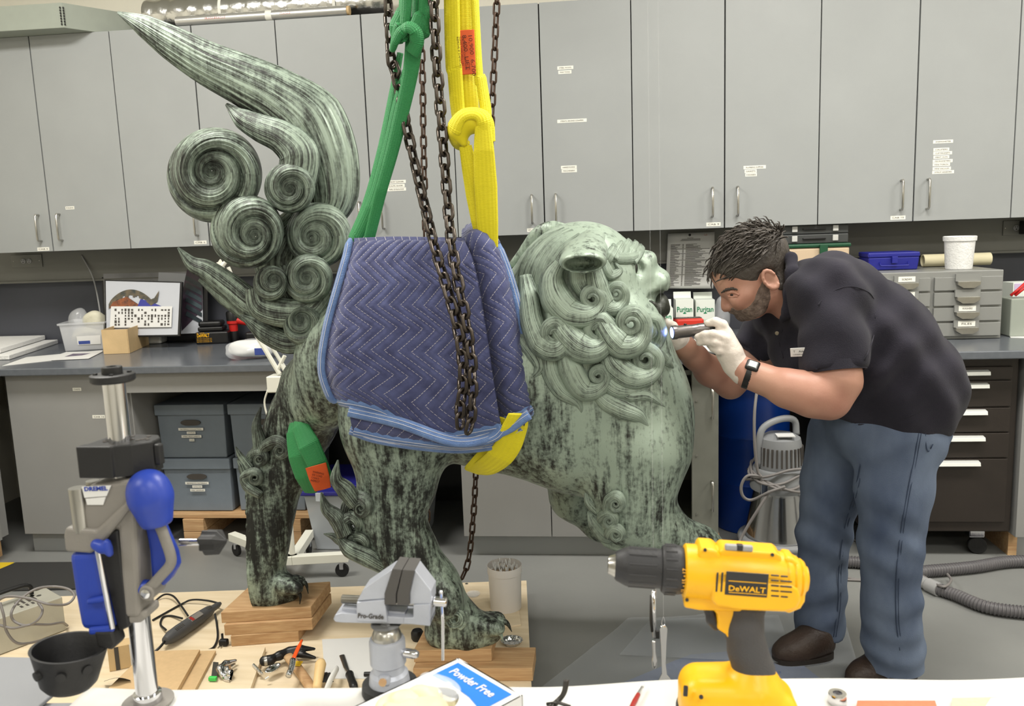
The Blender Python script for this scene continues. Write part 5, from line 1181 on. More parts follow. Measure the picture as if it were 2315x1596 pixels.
# vents, label plate, slots, screws
def on_side(x, y, z): return D(x, y, z)
Mx = frame(D(1689, 1320, 58), dax, dup)
def DS(x, y, z): return P(x, y, DY-z*dsc)
def plate(x, y, wpx, hpx, zpx, m, name, parent=hb, th=2, bev=.0008):
    M4 = frame(DS(x, y, zpx), dax, dup); return G().box((0, 0, 0), (wpx*dsc, hpx*dsc, th*dsc), M4).build(name, m, parent, bevel=bev)
pl = plate(1688, 1321, 92, 55, 65.6, 'drill_sticker', 'label_plate'); fz = 67.4
text('lettering', 'D\u1d07WALT' if False else 'DeWALT', DS(1689, 1331, fz), dax, dup, 13*dsc, MATS['drill_yellow'], pl, width=80*dsc, center=True, bold=.02, depth=.0008)
for yy in (1317, 1343): plate(1690, yy-1, 82, 1.6, fz-.6, 'drill_yellow', 'rule', pl, .6, 0)
for x in (1621, 1632): plate(x, 1316, 4.5, 46, 64.6, 'drill_black', 'vent_slot', hb, 3)
for i in range(5):
    plate(1752, 1301+i*11.5, 18, 4, 64.6, 'drill_black', 'vent_slot', hb, 3); plate(1777-(4 if i in (0, 4) else 0), 1303+i*11.5, 26 if i not in (0, 4) else 16, 4, 64.6, 'drill_black', 'vent_slot', hb, 3)
plate(1634, 1358, 30, 9, 35, 'drill_black', 'reverse_switch', hb, 6, .002); plate(1670, 1238, 62, 14, 27, 'grey_plastic', 'speed_switch', hb, 14, .002); plate(1672, 1237, 14, 14, 28, 'drill_black', 'switch_slider', hb, 14, .001)
for x, y, z in ((1594, 1243, 38.5), (1746, 1254, 32.5), (1553, 1356, 36.5)): G().lathe([(4*dsc, 0), (4*dsc, 2*dsc)], 12, DS(x, y, z), (0, -1, .3)).build('screw', 'drill_black', hb)
plate(1550, 1562, 10, 24, 74, 'drill_black', 'battery_latch', btt, 8); G().lathe([(5*dsc, 0), (5*dsc, 3*dsc)], 12, DS(1585, 1575, 78), (0, -1, .2)).build('screw', 'drill_black', btt)
plate(1560, 1236, 0.1, .1, 0, 'drill_black', 'pin', hb) if False else None
# ---- bench vise
VY = 1.0
vs_ = np.linalg.norm(P(901, 1400, VY)-P(900, 1400, VY)); mat('cast_alu', (172,176,186), .42, .35, var=.06, vscale=20, bump=.05, bscale=200); mat('jaw_rubber', (74,72,70), .6)
def VP(x, y, z=0.): return P(x, y, VY-.02)+V(0, -(z-34)*vs_, 0)
vb = PZ(882, 1562, ZT_+.004); VS = empty('bench_vise', vb, 'small silver bench vise with black jaws and swivel base', 'vise')
vc = V(VP(884, 1480)[0], vb[1], 0); zc = lambda y: P(884, y, vb[1])[2]; vx, vy = vb[0], vb[1]
G().lathe([(.036, ZT_+.004), (.037, ZT_+.006), (.036, ZT_+.016), (.028, ZT_+.018)], 36, (vx, vy, 0)).build('suction_ring', 'rubber', VS, smooth=True)
col = G().lathe([(.027, ZT_+.016), (.025, ZT_+.03), (.021, ZT_+.034), (.021, zc(1500)), (.0235, zc(1496)), (.0235, zc(1448)), (.022, zc(1442)), (.018, zc(1440))], 36, (vx, vy, 0)).build('column', 'cast_alu', VS, smooth=True)
G().bb((vx-.008, vy-.0265, zc(1530)), (vx+.008, vy-.018, zc(1505))).build('clamp_plate', 'cast_alu', col, bevel=.004); G().lathe([(.005, 0), (.005, .003)], 14, (vx-.001, vy-.0265, zc(1517)), (0, -1, 0)).build('screw', 'wood', col)
G().lathe([(.005, 0), (.006, .004), (.006, .018), (.004, .022)], 12, (vx+.021, vy-.005, zc(1470)), (1, -.2, 0)).build('clamp_knob', 'chrome', col, smooth=True)
G().ball((vx, vy, zc(1440)), .0195, 12).build('ball', 'steel', VS, smooth=2); G().lathe([(.0115, zc(1432)), (.011, zc(1420)), (.012, zc(1415)), (.020, zc(1411))], 24, (vx, vy, 0)).build('neck', 'steel', VS, smooth=True)
# body: profiles in the image plane extruded in depth
def ext(name, poly, z0, z1, m, parent=VS, bev=.0012):
    a = [VP(x, y, z0) for x, y in poly]; b_ = [VP(x, y, z1) for x, y in poly]; n = len(poly)
    return G().add(a+b_, [tuple(range(n)), tuple(range(2*n-1, n-1, -1))]+[(i, i+n, (i+1) % n+n, (i+1) % n) for i in range(n)]).build(name, m, parent, bevel=bev)
ext('base_plate', [(752, 1402), (756, 1392), (770, 1388), (972, 1402), (972, 1415), (770, 1410), (756, 1408)], -26, 30, 'cast_alu')
ext('slide_rail', [(768, 1380), (912, 1392), (912, 1402), (766, 1396)], -14, 18, 'cast_alu')
mv = ext('moving_jaw', [(806, 1362), (870, 1356), (876, 1408), (806, 1404)], -26, 34, 'cast_alu')
ext('moving_jaw_top', [(806, 1361), (820, 1334), (884, 1290), (890, 1296), (870, 1356)], -24, 30, 'cast_alu')
fx_ = ext('fixed_jaw', [(934, 1368), (972, 1366), (972, 1416), (912, 1410), (912, 1396), (934, 1396)], -26, 34, 'cast_alu')
ext('fixed_jaw_top', [(925, 1368), (925, 1342), (937, 1290), (974, 1338), (974, 1368)], -24, 30, 'cast_alu')
ext('jaw_pad', [(870, 1341), (888, 1284), (910, 1286), (896, 1342), (896, 1366), (870, 1366)], -30, 38, 'jaw_rubber', mv); ext('jaw_pad', [(898, 1342), (911, 1286), (938, 1288), (926, 1342), (926, 1367), (898, 1366)], -30, 38, 'jaw_rubber', fx_)
G().tube([VP(764, 1367, 6)+nrm(VP(1006, 1380, 6)-VP(764, 1367, 6))*i*.00055 for i in range(92)], [10*vs_ if i % 2 else 8.6*vs_ for i in range(92)], 16).build('lead_screw', 'steel', VS, smooth=False)
G().cyl(VP(870, 1373, 6), VP(974, 1378, 6), 8*vs_, n=16).build('screw_shaft', 'steel', VS, smooth=True)
G().lathe([(9*vs_, 0), (11*vs_, 2*vs_), (11*vs_, 28*vs_), (9*vs_, 30*vs_)], 18, VP(974, 1372, 6), VP(1004, 1374, 6)-VP(974, 1372, 6)).build('screw_head', 'chrome', VS, smooth=True)
G().tube([VP(992, 1352, 8), VP(996, 1420, 8), VP(996, 1506, 8)], 3.4*vs_, 10).ball(VP(992, 1351, 8), 5*vs_, 6).build('handle_bar', 'chrome', VS, smooth=True)
text('lettering', 'Pro-Grade', VP(809, 1396, 35), nrm(VP(869, 1399)-VP(809, 1396)), V(0, 0, 1), 11*vs_, MATS['ink'], mv, width=58*vs_, bold=.03, shear=.1)
# ---- drill press stand
mat('press_grey', (128,124,118), .5, .1, var=.05, vscale=15, bump=.05, bscale=300); mat('press_blue', (38,62,156), .38, var=.04, vscale=15); mat('press_black', (30,30,31), .5, bump=.05, bscale=200)
QY = .94; ps = np.linalg.norm(P(301, 1200, QY)-P(300, 1200, QY))
def Q(x, y, z=0.): return P(x, y, QY-44*ps)+V(0, -(z-44)*ps, 0)
pb = P(332, 1560, QY); pxw, pyw = pb[0], QY
DP = empty('drill_press', (pxw, pyw, ZT_), 'rotary tool drill press stand with blue lever knob at the left foreground', 'drill press')
def qz(y): return P(300, y, QY)[2]
G().lathe([(.018, ZT_+.009), (.0175, ZT_+.02), (.0138, ZT_+.021), (.0132, qz(850))], 36, (pxw, pyw, 0)).build('column', 'chrome', DP, smooth=True)
G().lathe([(.032, ZT_+.0065), (.032, ZT_+.0085)], 30, (pxw, pyw, 0)).build('foot_plate', 'press_grey', DP)
ztop = qz(862)
cp = G().lathe([(.024, ztop), (.026, ztop+.002), (.026, ztop+.009), (.024, ztop+.010), (.012, ztop+.010), (.012, ztop+.018), (.011, ztop+.019), (.006, ztop+.019), (.006, ztop+.012)], 40, (pxw, pyw, 0)).build('top_cap', 'press_black', DP, smooth=True)
for t in range(4): a = t*PI/2+.5; G().bb((pxw-.002+.019*math.cos(a), pyw-.002+.019*math.sin(a), ztop+.010), (pxw+.002+.019*math.cos(a), pyw+.002+.019*math.sin(a), ztop+.012)).build('cap_lug', 'press_black', cp)
# black collet holder
zb0, zb1 = qz(1066), qz(996)
def pex(name, poly, z0, z1, m, parent=DP, bev=.002):   # plan polygon (x px offset from the column, depth px) extruded in z
    n = len(poly); a = [V(pxw+(x*.84+10)*ps, pyw-y*.8*ps, z0) for x, y in poly]; b_ = [V(pxw+(x*.84+10)*ps, pyw-y*.8*ps, z1) for x, y in poly]
    return G().add(a+b_, [tuple(range(n-1, -1, -1)), tuple(range(n, 2*n))]+[(i, (i+1) % n, (i+1) % n+n, i+n) for i in range(n)]).build(name, m, parent, bevel=bev)
hold = pex('accessory_holder', [(-92, 60), (-92, 40), (-80, 30), (-70, -40), (0, -70), (60, -60), (80, -30), (80, 10), (40, 40), (0, 55), (0, 62)], zb0, zb1, 'press_black')
for i in range(22):
    x, y = rs.uniform(-46, 62), rs.uniform(-38, 24); G().lathe([(.0028, 0), (.0028, .0008)], 10, (pxw+x*ps, pyw-y*ps, zb1), (0, 0, 1)).build('bit_hole', 'ink', hold)
pex('holder_hook', [(80, 10), (96, 12), (100, -6), (84, -12)], zb1-.03, zb1-.004, 'press_black', hold)
# main casting: side profile extruded in depth
def qex(name, poly, z0, z1, m, parent=DP, bev=.003, seg=2):
    a = [Q(x, y, z0) for x, y in poly]; b_ = [Q(x, y, z1) for x, y in poly]; n = len(poly)
    return G().add(a+b_, [tuple(range(n)), tuple(range(2*n-1, n-1, -1))]+[(i, i+n, (i+1) % n+n, (i+1) % n) for i in range(n)]).build(name, m, parent, bevel=bev, seg=seg)
cast = qex('casting', [(196, 1098), (285, 1086), (300, 1092), (304, 1190), (314, 1400), (276, 1400), (262, 1200), (212, 1212), (160, 1210), (156, 1186), (182, 1150)], -24, 40, 'press_grey', bev=.006, seg=3)
qex('casting_lip', [(150, 1190), (220, 1196), (300, 1120), (302, 1140), (224, 1240), (206, 1250), (150, 1246), (146, 1210)], -34, 50, 'press_grey', cast, .006, 3)
o = qex('brand_plate', [(184, 1101), (250, 1098), (240, 1122), (190, 1126)], 41, 43, 'paper', cast, 0)
text('lettering', 'DREMEL', Q(191, 1110, 43.6), nrm(Q(246, 1108)-Q(191, 1110)), V(0, 0, 1), 9*ps, MATS['press_blue'], o, width=52*ps, bold=.04)
qex('info_plate', [(192, 1128), (238, 1124), (232, 1142), (196, 1142)], 41, 42.5, 'paper', cast, 0)
G().cyl(Q(167, 1106, 34), Q(180, 1204, 34), 17*ps, n=28).build('stop_rod', 'steel', DP, smooth=True); G().cyl(Q(186, 1098, 10), Q(198, 1196, 10), 13*ps, n=24).build('stop_rod', 'steel', DP, smooth=True)
# blue carriage
car = qex('carriage', [(153, 1250), (222, 1244), (240, 1330), (262, 1420), (250, 1428), (182, 1426), (166, 1340)], -46, 46, 'press_blue', bev=.010, seg=3)
qex('carriage_rail', [(214, 1214), (264, 1200), (290, 1420), (264, 1432), (240, 1330)], -20, 40, 'press_black')
qex('blue_bracket', [(202, 1350), (248, 1340), (250, 1356), (204, 1362)], 46, 58, 'press_blue', car); qex('blue_bracket', [(206, 1414), (262, 1408), (264, 1424), (210, 1430)], 46, 58, 'press_blue', car)
G().cyl(Q(228, 1236, 56), Q(262, 1414, 56), 6*ps, n=16).build('guide_rod', 'chrome', DP, smooth=True)
k_ = SDF(Q(210, 1270, 80), Q(270, 1200, 30), .0022); k_.chain([Q(226, 1226, 56), Q(240, 1232, 56), Q(252, 1232, 60)], [12*ps, 13*ps, 10*ps], .003); k_.chain([Q(252, 1220, 60), Q(258, 1244, 60)], [8*ps, 8*ps], .003); k_.build('depth_knob', 'press_blue', DP, 1)
cam_ = qex('cam_wheel', [(304, 1196), (318, 1186), (345, 1210), (372, 1270), (378, 1300), (360, 1330), (330, 1360), (322, 1340), (316, 1260)], -24, 10, 'press_blue', bev=.006)
# lever: arm with knob
lv = smoothpath([Q(352, 1190, 30), Q(362, 1215, 30), Q(378, 1262, 30), (Q(376, 1284, 30)), Q(352, 1312, 30), Q(328, 1340, 30)], 24); G().tube(lv, [11*ps]*24, 14).build('lever_arm', 'press_grey', DP, smooth=2)
hubp = Q(330, 1348, 20); G().cyl(Q(282, 1338, 20), Q(322, 1340, 20), 17*ps, n=24).build('pivot', 'press_blue', DP, smooth=True)
o = G().cyl(Q(330, 1342, -10), Q(330, 1342, 44), 17*ps, n=24).build('pivot_cap', 'press_grey', DP, smooth=True, bevel=.002); G().lathe([(.006, 0), (.006, .003), (.003, .004)], 12, Q(331, 1341, 44), (0, -1, 0)).build('screw', 'chrome', o, smooth=True)
k_ = SDF(Q(270, 1220, 90), Q(400, 1050, -30), .003); k_.chain([Q(328, 1110, 32), Q(334, 1130, 32), Q(344, 1170, 32), Q(350, 1188, 32)], [42*ps, 42*ps, 31*ps, 27*ps], .01); k_.half(Q(351, 1192, 32), nrm(Q(351, 1192)-Q(334, 1120))); k_.build('lever_knob', 'press_blue', DP, 2)
G().cyl(Q(378, 1248, -10), Q(432, 1248, -10), 8*ps, n=16).build('lock_shaft', 'chrome', DP, smooth=True)
star = []
for i in range(12):
    t = 2*PI*i/12; r = (34 if i % 4 in (0,) else 20 if i % 2 else 26); star.append((r*math.cos(t+.5), r*math.sin(t+.5)))
Mst = frame(Q(430, 1246, -10), (0, -1, 0), (0, 0, 1)); Mst[:3, 2] = nrm(V(1, 0, .02)); n = 12
G().add([(x*ps, y*ps, 0) for x, y in star]+[(x*ps*.95, y*ps*.95, 34*ps) for x, y in star]+[(0, 0, 58*ps)], [tuple(range(11, -1, -1))]+[(i, (i+1) % n, (i+1) % n+n, i+n) for i in range(n)]+[(i+n, (i+1) % n+n, 24) for i in range(n)], Mst).build('lock_knob', 'press_black', DP, bevel=.002)
qex('lower_block', [(270, 1398), (322, 1384), (326, 1402), (310, 1414), (284, 1416)], -24, 36, 'press_grey', bev=.004)
# black cup holding the tool
cupc = Q(168, 1470, 60); cn = nrm(V(.10, .06, 1)); cup = []
for r, z in ((46, -72), (56, -60), (66, -20), (74, 10), (77, 16), (71, 16), (67, 8), (58, -20), (48, -50)): cup.append((r*ps, z*ps))
cpo = G().lathe(cup, 40, cupc, cn).build('tool_cup', 'press_black', DP, smooth=True)
qex('cup_bracket', [(222, 1420), (262, 1420), (272, 1450), (262, 1462), (230, 1456)], 20, 60, 'press_black', cpo)
for a in (-2.0, -1.2, -.5): 
    c = cupc+V(math.cos(a), math.sin(a), 0)*68*ps+cn*(-15*ps); G().lathe([(.006, -.002), (.006, .003), (.003, .0035)], 12, c, (math.cos(a), math.sin(a), -.1)).build('cup_stud', 'press_black', cpo, smooth=True)
# ---- glove box
mat('box_white', (214,214,214), .5); mat('box_blue', (36,116,206), .45); mat('latex', (214,202,160), .5, rgb2=(222,212,178), vscale=20, bump=.2, bscale=60)
gp = {k: v for k, v in dict(A=PZ(1036, 1487, ZT_+.075), Bc=PZ(1182, 1572, ZT_+.075), Cc=PZ(838, 1596, ZT_+.075)).items()}
gx = nrm(gp['Bc']-gp['A']); gy0 = nrm(gp['Cc']-gp['A']); gy = nrm(gy0-gx*np.dot(gx, gy0)); gw = np.linalg.norm(gp['Bc']-gp['A']); gl = .24; gz = ZT_+.075
GB = empty('glove_box', gp['A']+gx*gw/2+gy*gl/2-V(0, 0, .072), 'open white and blue carton of disposable gloves marked Powder Free', 'box')
o3 = gp['A']
def gq(u, v, z=0.): return o3+gx*u+gy*v+V(0, 0, z)
g = G()
for (u0, u1, v0, v1, za, zb_) in ((0, .002, 0, gl, -.0715, 0), (gw-.002, gw, 0, gl, -.0715, 0), (0, gw, 0, .002, -.0715, 0), (0, gw, gl-.002, gl, -.0715, 0), (0, gw, 0, gl, -.0715, -.0705)):
    v8 = [gq(u, v, z) for z in (za, zb_) for u, v in ((u0, v0), (u1, v0), (u1, v1), (u0, v1))]; g.add(v8, [(0,3,2,1),(4,5,6,7),(0,1,5,4),(1,2,6,5),(2,3,7,6),(3,0,4,7)])
gbd = g.build('carton', 'box_white', GB)
# top panel with an opening
N_ = 40; ring_o = []; ring_i = []
for i in range(N_):
    t = 2*PI*i/N_; c, s = math.cos(t), math.sin(t); m_ = max(abs(c)/(gw/2), abs(s)/(gl/2)); ring_o.append(gq(gw/2+c/m_, gl/2+s/m_)); ring_i.append(gq(gw*.46+.034*c, .104+.056*s))
tp = G().add(ring_o+ring_i+[p-V(0, 0, .001) for p in ring_o+ring_i], [(i, (i+1) % N_, (i+1) % N_+N_, i+N_) for i in range(N_)]+[(i+2*N_, i+3*N_, (i+1) % N_+3*N_, (i+1) % N_+2*N_) for i in range(N_)]+[(i+N_, (i+1) % N_+N_, (i+1) % N_+3*N_, i+3*N_) for i in range(N_)]).build('top_panel', 'box_white', GB)
pr = [gq(u, v, .0006) for u, v in ((.010, .008), (gw-.010, .008), (gw-.010, .054), (gw*.66, .046), (gw*.40, .044), (.010, .048))]
G().add(pr+[p-V(0, 0, .0004) for p in pr], [tuple(range(6)), tuple(range(11, 5, -1))]+[(i, (i+1) % 6, (i+1) % 6+6, i+6) for i in range(6)]).build('printed_panel', 'box_blue', GB)
pr = [gq(u, v, .0006) for u, v in ((gw-.026, .056), (gw-.010, .058), (gw-.010, .15), (gw-.020, .14))]
G().add(pr+[p-V(0, 0, .0004) for p in pr], [tuple(range(4)), tuple(range(7, 3, -1))]+[(i, (i+1) % 4, (i+1) % 4+4, i+4) for i in range(4)]).build('printed_panel', 'box_blue', GB)
text('lettering', 'Powder Free', gq(.020, .030, .0008), gx, -gy, .0125, MATS['box_white'], GB, width=gw-.042, bold=.02)
def crumple(name, m, parent, c, ru, rv, rz, seed, n=28, up=1.):
    r_ = np.random.RandomState(seed); A = r_.normal(0, 1, (8, 3)); ph = r_.rand(8)*7; v = []; f = []
    for i in range(n+1):
        th = PI*i/n
        for j in range(2*n):
            t = PI*j/n; d = V(math.sin(th)*math.cos(t), math.sin(th)*math.sin(t), math.cos(th)); w_ = 1+.13*sum(math.sin(2.6*np.dot(A[k], d)+ph[k])*(1-.08*k) for k in range(8))/2.2
            v.append(c+gx*ru*d[0]*w_+gy*rv*d[1]*w_+V(0, 0, rz*d[2]*w_*up))
    for i in range(n):
        for j in range(2*n): j2 = (j+1) % (2*n); f.append((i*2*n+j, (i+1)*2*n+j, (i+1)*2*n+j2, i*2*n+j2))
    return G().add(v, f).build(name, m, parent, smooth=2)
GV = empty('latex_glove', gq(gw*.48, gl*.55, -.02), 'cream latex glove poking out of the open carton', 'glove', 'cream gloves in the carton')
for i, (u, v, ru, rv) in enumerate(((.42, .36, .022, .020), (.56, .44, .020, .024), (.34, .47, .018, .022), (.5, .52, .020, .02))):
    if i == 0: crumple('cuff', 'latex', GV, gq(gw*u, gl*v, .002), ru, rv, .014, i+3)
    else:
        e = empty('latex_glove', gq(gw*u, gl*v, 0), ['', 'cream latex glove nearest the lower end of the open carton', 'cream latex glove at the left side of the carton opening', 'cream latex glove under the torn plastic flap of the carton'][i], 'glove', 'cream gloves in the carton'); crumple('cuff', 'latex', e, gq(gw*u, gl*v, -.002+.002*i), ru*1.25, rv*1.25, .015, i+3)
crumple('plastic_flap', 'clear_bag', GB, gq(gw*.36, .062, .006), .036, .018, .005, 21); crumple('glove_stack', 'latex', GB, gq(gw*.46, .104, -.016), .038, .06, .014, 25)
# ---- small things on the cloth
def thing_on(name, label, cat, px, py, z=ZT_+.006): return empty(name, PZ(px, py, z), label, cat)
e = thing_on('paint_brush', 'thin paint brush with a red handle lying on the cloth', 'brush', 1445, 1570)
a, b_ = PZ(1456, 1546, ZT_+.010), PZ(1425, 1604, ZT_+.008); d = b_-a
mat('red_paint', (150,40,34), .3)
G().tube([a+d*.0, a+d*.13], [.0006, .0022], 8).build('bristles', 'paper', e); G().tube([a+d*.13, a+d*.42], [.0016, .0026], 10).build('ferrule', 'chrome', e, smooth=True); G().tube([a+d*.42, a+d*.7, a+d*1.3], [.0028, .0034, .002], 10).build('handle', 'red_paint', e, smooth=True)
e = thing_on('tweezers', 'dark metal tweezers with looped end lying on the cloth', 'tweezers', 1268, 1570)
for s in (0, 1):
    pts = smoothpath([PZ(1240+8*s, 1600, ZT_+.008), PZ(1262, 1582+4*s, ZT_+.010), PZ(1274+s*3, 1565, ZT_+.02), PZ(1279+s*4, 1536, ZT_+.034)], 16); g = G(); ribbon(g, pts, nrm(V(.6, -1, .6)), .0028, .0010, 8, 0, 1); g.build('arm', 'darksteel', e, smooth=2)
G().tube([PZ(1236, 1592, ZT_+.008), PZ(1262, 1588, ZT_+.012), PZ(1290, 1598, ZT_+.008)], .0022, 8).build('clip', 'darksteel', e, smooth=2)
c = PZ(1893, 1588, ZT_+.004); e = empty('metal_bushing', c, 'small shiny steel bushing standing on the cloth by the drill', 'bushing')
G().lathe([(.0055, 0), (.0105, 0), (.0115, .002), (.0115, .011), (.0105, .013), (.0055, .013), (.0055, .0)], 24, c, cap=False).build('ring', 'chrome', e, smooth=True)
mat('sand_red', (186,116,84), .8, var=.06, vscale=200, bump=.2, bscale=900); mat('sand_tan', (206,190,158), .8, var=.06, vscale=200, bump=.2, bscale=900)
for nm, m, pts, lab in (('sanding_sheet', 'sand_red', ((1938, 1586), (2114, 1586), (2130, 1640), (1930, 1640)), 'reddish brown sandpaper sheet at the bottom edge of the table'), ('sanding_sheet', 'sand_tan', ((2152, 1580), (2300, 1577), (2330, 1640), (2150, 1640)), 'tan sandpaper sheet in the bottom right corner')):
    q4 = [PZ(x, y, ZT_+.007) for x, y in pts]; tag(G().add(q4+[p+V(0, 0, .0015) for p in q4], [(3,2,1,0),(4,5,6,7),(0,1,5,4),(1,2,6,5),(2,3,7,6),(3,0,4,7)]).build(nm, m), lab, 'sandpaper', 'sandpaper sheets on the table')
q4 = [PZ(x, y, ZT_+.0095) for x, y in ((2240, 1580), (2420, 1562), (2420, 1640), (2200, 1640))]; tag(G().add(q4+[p+V(0, 0, .001) for p in q4], [(3,2,1,0),(4,5,6,7),(0,1,5,4),(1,2,6,5),(2,3,7,6),(3,0,4,7)]).build('paper_sheet', 'paper'), 'white paper lying over the tan sandpaper at the right', 'paper')
# ---- two chrome tools hanging on nylon threads behind the table edge
WY = 1.16
def Wp(x, y, z=0.): return P(x, y, WY)+V(0, -z*.00062, 0)
ws = .00062
e = empty('nut_driver', Wp(1478, 1420), 'chrome ratchet driver hanging on a thread left of the wrench', 'tool')
G().tube([Wp(1477, 1336), Wp(1480, 1440)], 5*ws, 12).build('shaft', 'chrome', e, smooth=2); g = G(); ribbon(g, np.array([Wp(1473, 1346), Wp(1472, 1400), Wp(1475, 1428)]), (0, -1, 0), 4*ws, 3*ws, 12, 0, 1); g.build('clip', 'darksteel', e, smooth=2)
G().box(Wp(1484, 1434), (14*ws, 8*ws, 20*ws)).build('clamp', 'black_plastic', e, bevel=.001); G().tube(smoothpath([Wp(1478, 1448), Wp(1479, 1470), Wp(1480, 1488), Wp(1480, 1500), Wp(1479, 1510)], 20), np.interp(np.linspace(0, 1, 20), [0, .35, .6, .8, 1], [4.5*ws, 4*ws, 7*ws, 6*ws, 4*ws]), 14).build('head', 'chrome', e, smooth=2)
G().tube(smoothpath([Wp(1474, 1338), Wp(1478, 1330), Wp(1483, 1336), Wp(1484, 1352)], 16), .8*ws, 6).build('hook', 'chrome', e)
mat('nylon', (225,228,230), .2, alpha=.35); G().tube([Wp(1478, 1331), Wp(1478, 1331)*V(1, 1, 0)+V(0, 0, ROOM['z1'])], .00014, 5).build('thread', 'nylon', e)
e = empty('adjustable_wrench', Wp(1500, 1480), 'chrome adjustable wrench hanging on a thread behind the table edge', 'wrench')
w_ = qw = [(1491, 1422), (1494, 1415), (1500, 1413), (1506, 1415), (1509, 1422), (1507, 1450), (1505, 1500), (1508, 1525), (1520, 1540), (1518, 1552), (1506, 1546), (1500, 1556), (1486, 1552), (1488, 1538), (1496, 1522), (1494, 1460)]
a = [Wp(x, y, 3) for x, y in w_]; b_ = [Wp(x, y, -3) for x, y in w_]; n = len(w_)
G().add(a+b_, [tuple(range(n)), tuple(range(2*n-1, n-1, -1))]+[(i, i+n, (i+1) % n+n, (i+1) % n) for i in range(n)]).build('body', 'chrome', e, bevel=.0012); G().tube(smoothpath([Wp(1500, 1418, 4), Wp(1496, 1408), Wp(1500, 1395), Wp(1503, 1408), Wp(1500, 1420, -4)], 16), .8*ws, 6).build('hook', 'chrome', e)
G().lathe([(4*ws, -3*ws), (4*ws, 3*ws)], 12, Wp(1500, 1540, 3), (1, 0, .3)).build('worm_screw', 'steel', e); G().tube([Wp(1500, 1396), Wp(1500, 1396)*V(1, 1, 0)+V(0, 0, ROOM['z1'])], .00014, 5).build('thread', 'nylon', e)
# ------------------------------------------------------------------ wooden platform and the tools lying on it
ZP = .06
def hexa(q4, z0, z1):
    a = [V(p[0], p[1], z0) for p in q4]; b_ = [V(p[0], p[1], z1) for p in q4]; return G().add(a+b_, [(3,2,1,0),(4,5,6,7),(0,1,5,4),(1,2,6,5),(2,3,7,6),(3,0,4,7)])
PLT = empty('wooden_platform', (-1.1, 2.5, 0), 'low plywood platform under the bronze lion', 'platform')
q4 = [V(-2.5, 1.95, 0), V(-.215, 2.12, 0), V(-.311, 2.998, 0), V(-2.5, 2.765, 0)]
hexa(q4, .042, ZP).build('plywood_sheet', 'ply', PLT, bevel=.001)
for t in (.05, .5, .95):
    a, b_ = q4[0]*(1-t)+q4[3]*t, q4[1]*(1-t)+q4[2]*t; d = nrm(b_-a); n_ = V(-d[1], d[0], 0)*.03; hexa([a+d*.02-n_, b_-d*.02-n_, b_-d*.02+n_, a+d*.02+n_], 0, .0415).build('runner', 'wood', PLT, bevel=.002)
mat('screw_metal', (170,172,175), .3, 1.0)
for x, y in ((1166, 1355), (1157, 1404), (944, 1402), (568, 1473), (1055, 1320)):
    c = PZ(x, y, ZP); G().lathe([(.006, 0), (.0055, .002), (.001, .003)], 10, c).build('screw_head', 'screw_metal', PLT, smooth=True)
tag(hexa([PZ(1010, 1440, ZP), PZ(1178, 1415, ZP), PZ(1172, 1370, ZP), PZ(1020, 1390, ZP)], ZP+.0002, ZP+.006).build('plywood_patch', 'ply', bevel=.001), 'thin plywood offcut lying on the platform behind the near paw', 'board')
tag(hexa([PZ(735, 1535, ZP), PZ(862, 1535, ZP), PZ(880, 1440, ZP), PZ(728, 1446, ZP)], ZP+.0003, ZP+.0015).build('paper_sheet', 'paper'), 'pale paper sheet on the platform left of the vise', 'paper')
# blocks under the paws
def block(q4, z0, h, label, grp): return tag(hexa(q4, z0, z0+h).build('wood_block', 'wood', bevel=.002), label, 'wood block', grp)
H_ = .0385
bf = lambda L, R, z, dep: [PZ(*L, z), PZ(*R, z), PZ(*R, z)+V(.0, dep, 0), PZ(*L, z)+V(.01, dep, 0)]
block(bf((523, 1462), (676, 1450), ZP, .16), ZP+.0003, H_-.0005, 'shorter bottom wood block of the stack under the far paw', 'blocks under the far paw')
block(bf((508, 1437), (707, 1424), ZP+H_, .20), ZP+H_, H_-.0005, 'middle wood block of the stack under the far paw', 'blocks under the far paw')
block(bf((501, 1409), (705, 1396), ZP+2*H_, .20), ZP+2*H_, H_, 'top wood block that carries the far paw', 'blocks under the far paw')
z1_ = ZP+.042
tag(hexa([PZ(935, 1540, ZP), PZ(1205, 1540, ZP), PZ(1205, 1540, ZP)+V(0, .125, 0), PZ(935, 1540, ZP)+V(0, .125, 0)], ZP+.0003, z1_).build('timber_beam', 'wood', bevel=.002), 'pale timber beam under the block of the near paw', 'beam')
block([PZ(936, 1498, z1_), PZ(1112, 1495, z1_), PZ(1112, 1495, z1_)+V(0, .13, 0), PZ(940, 1498, z1_)+V(0, .13, 0)], z1_+.0003, .040, 'dark grained wood block directly under the near paw', 'block under the near paw')
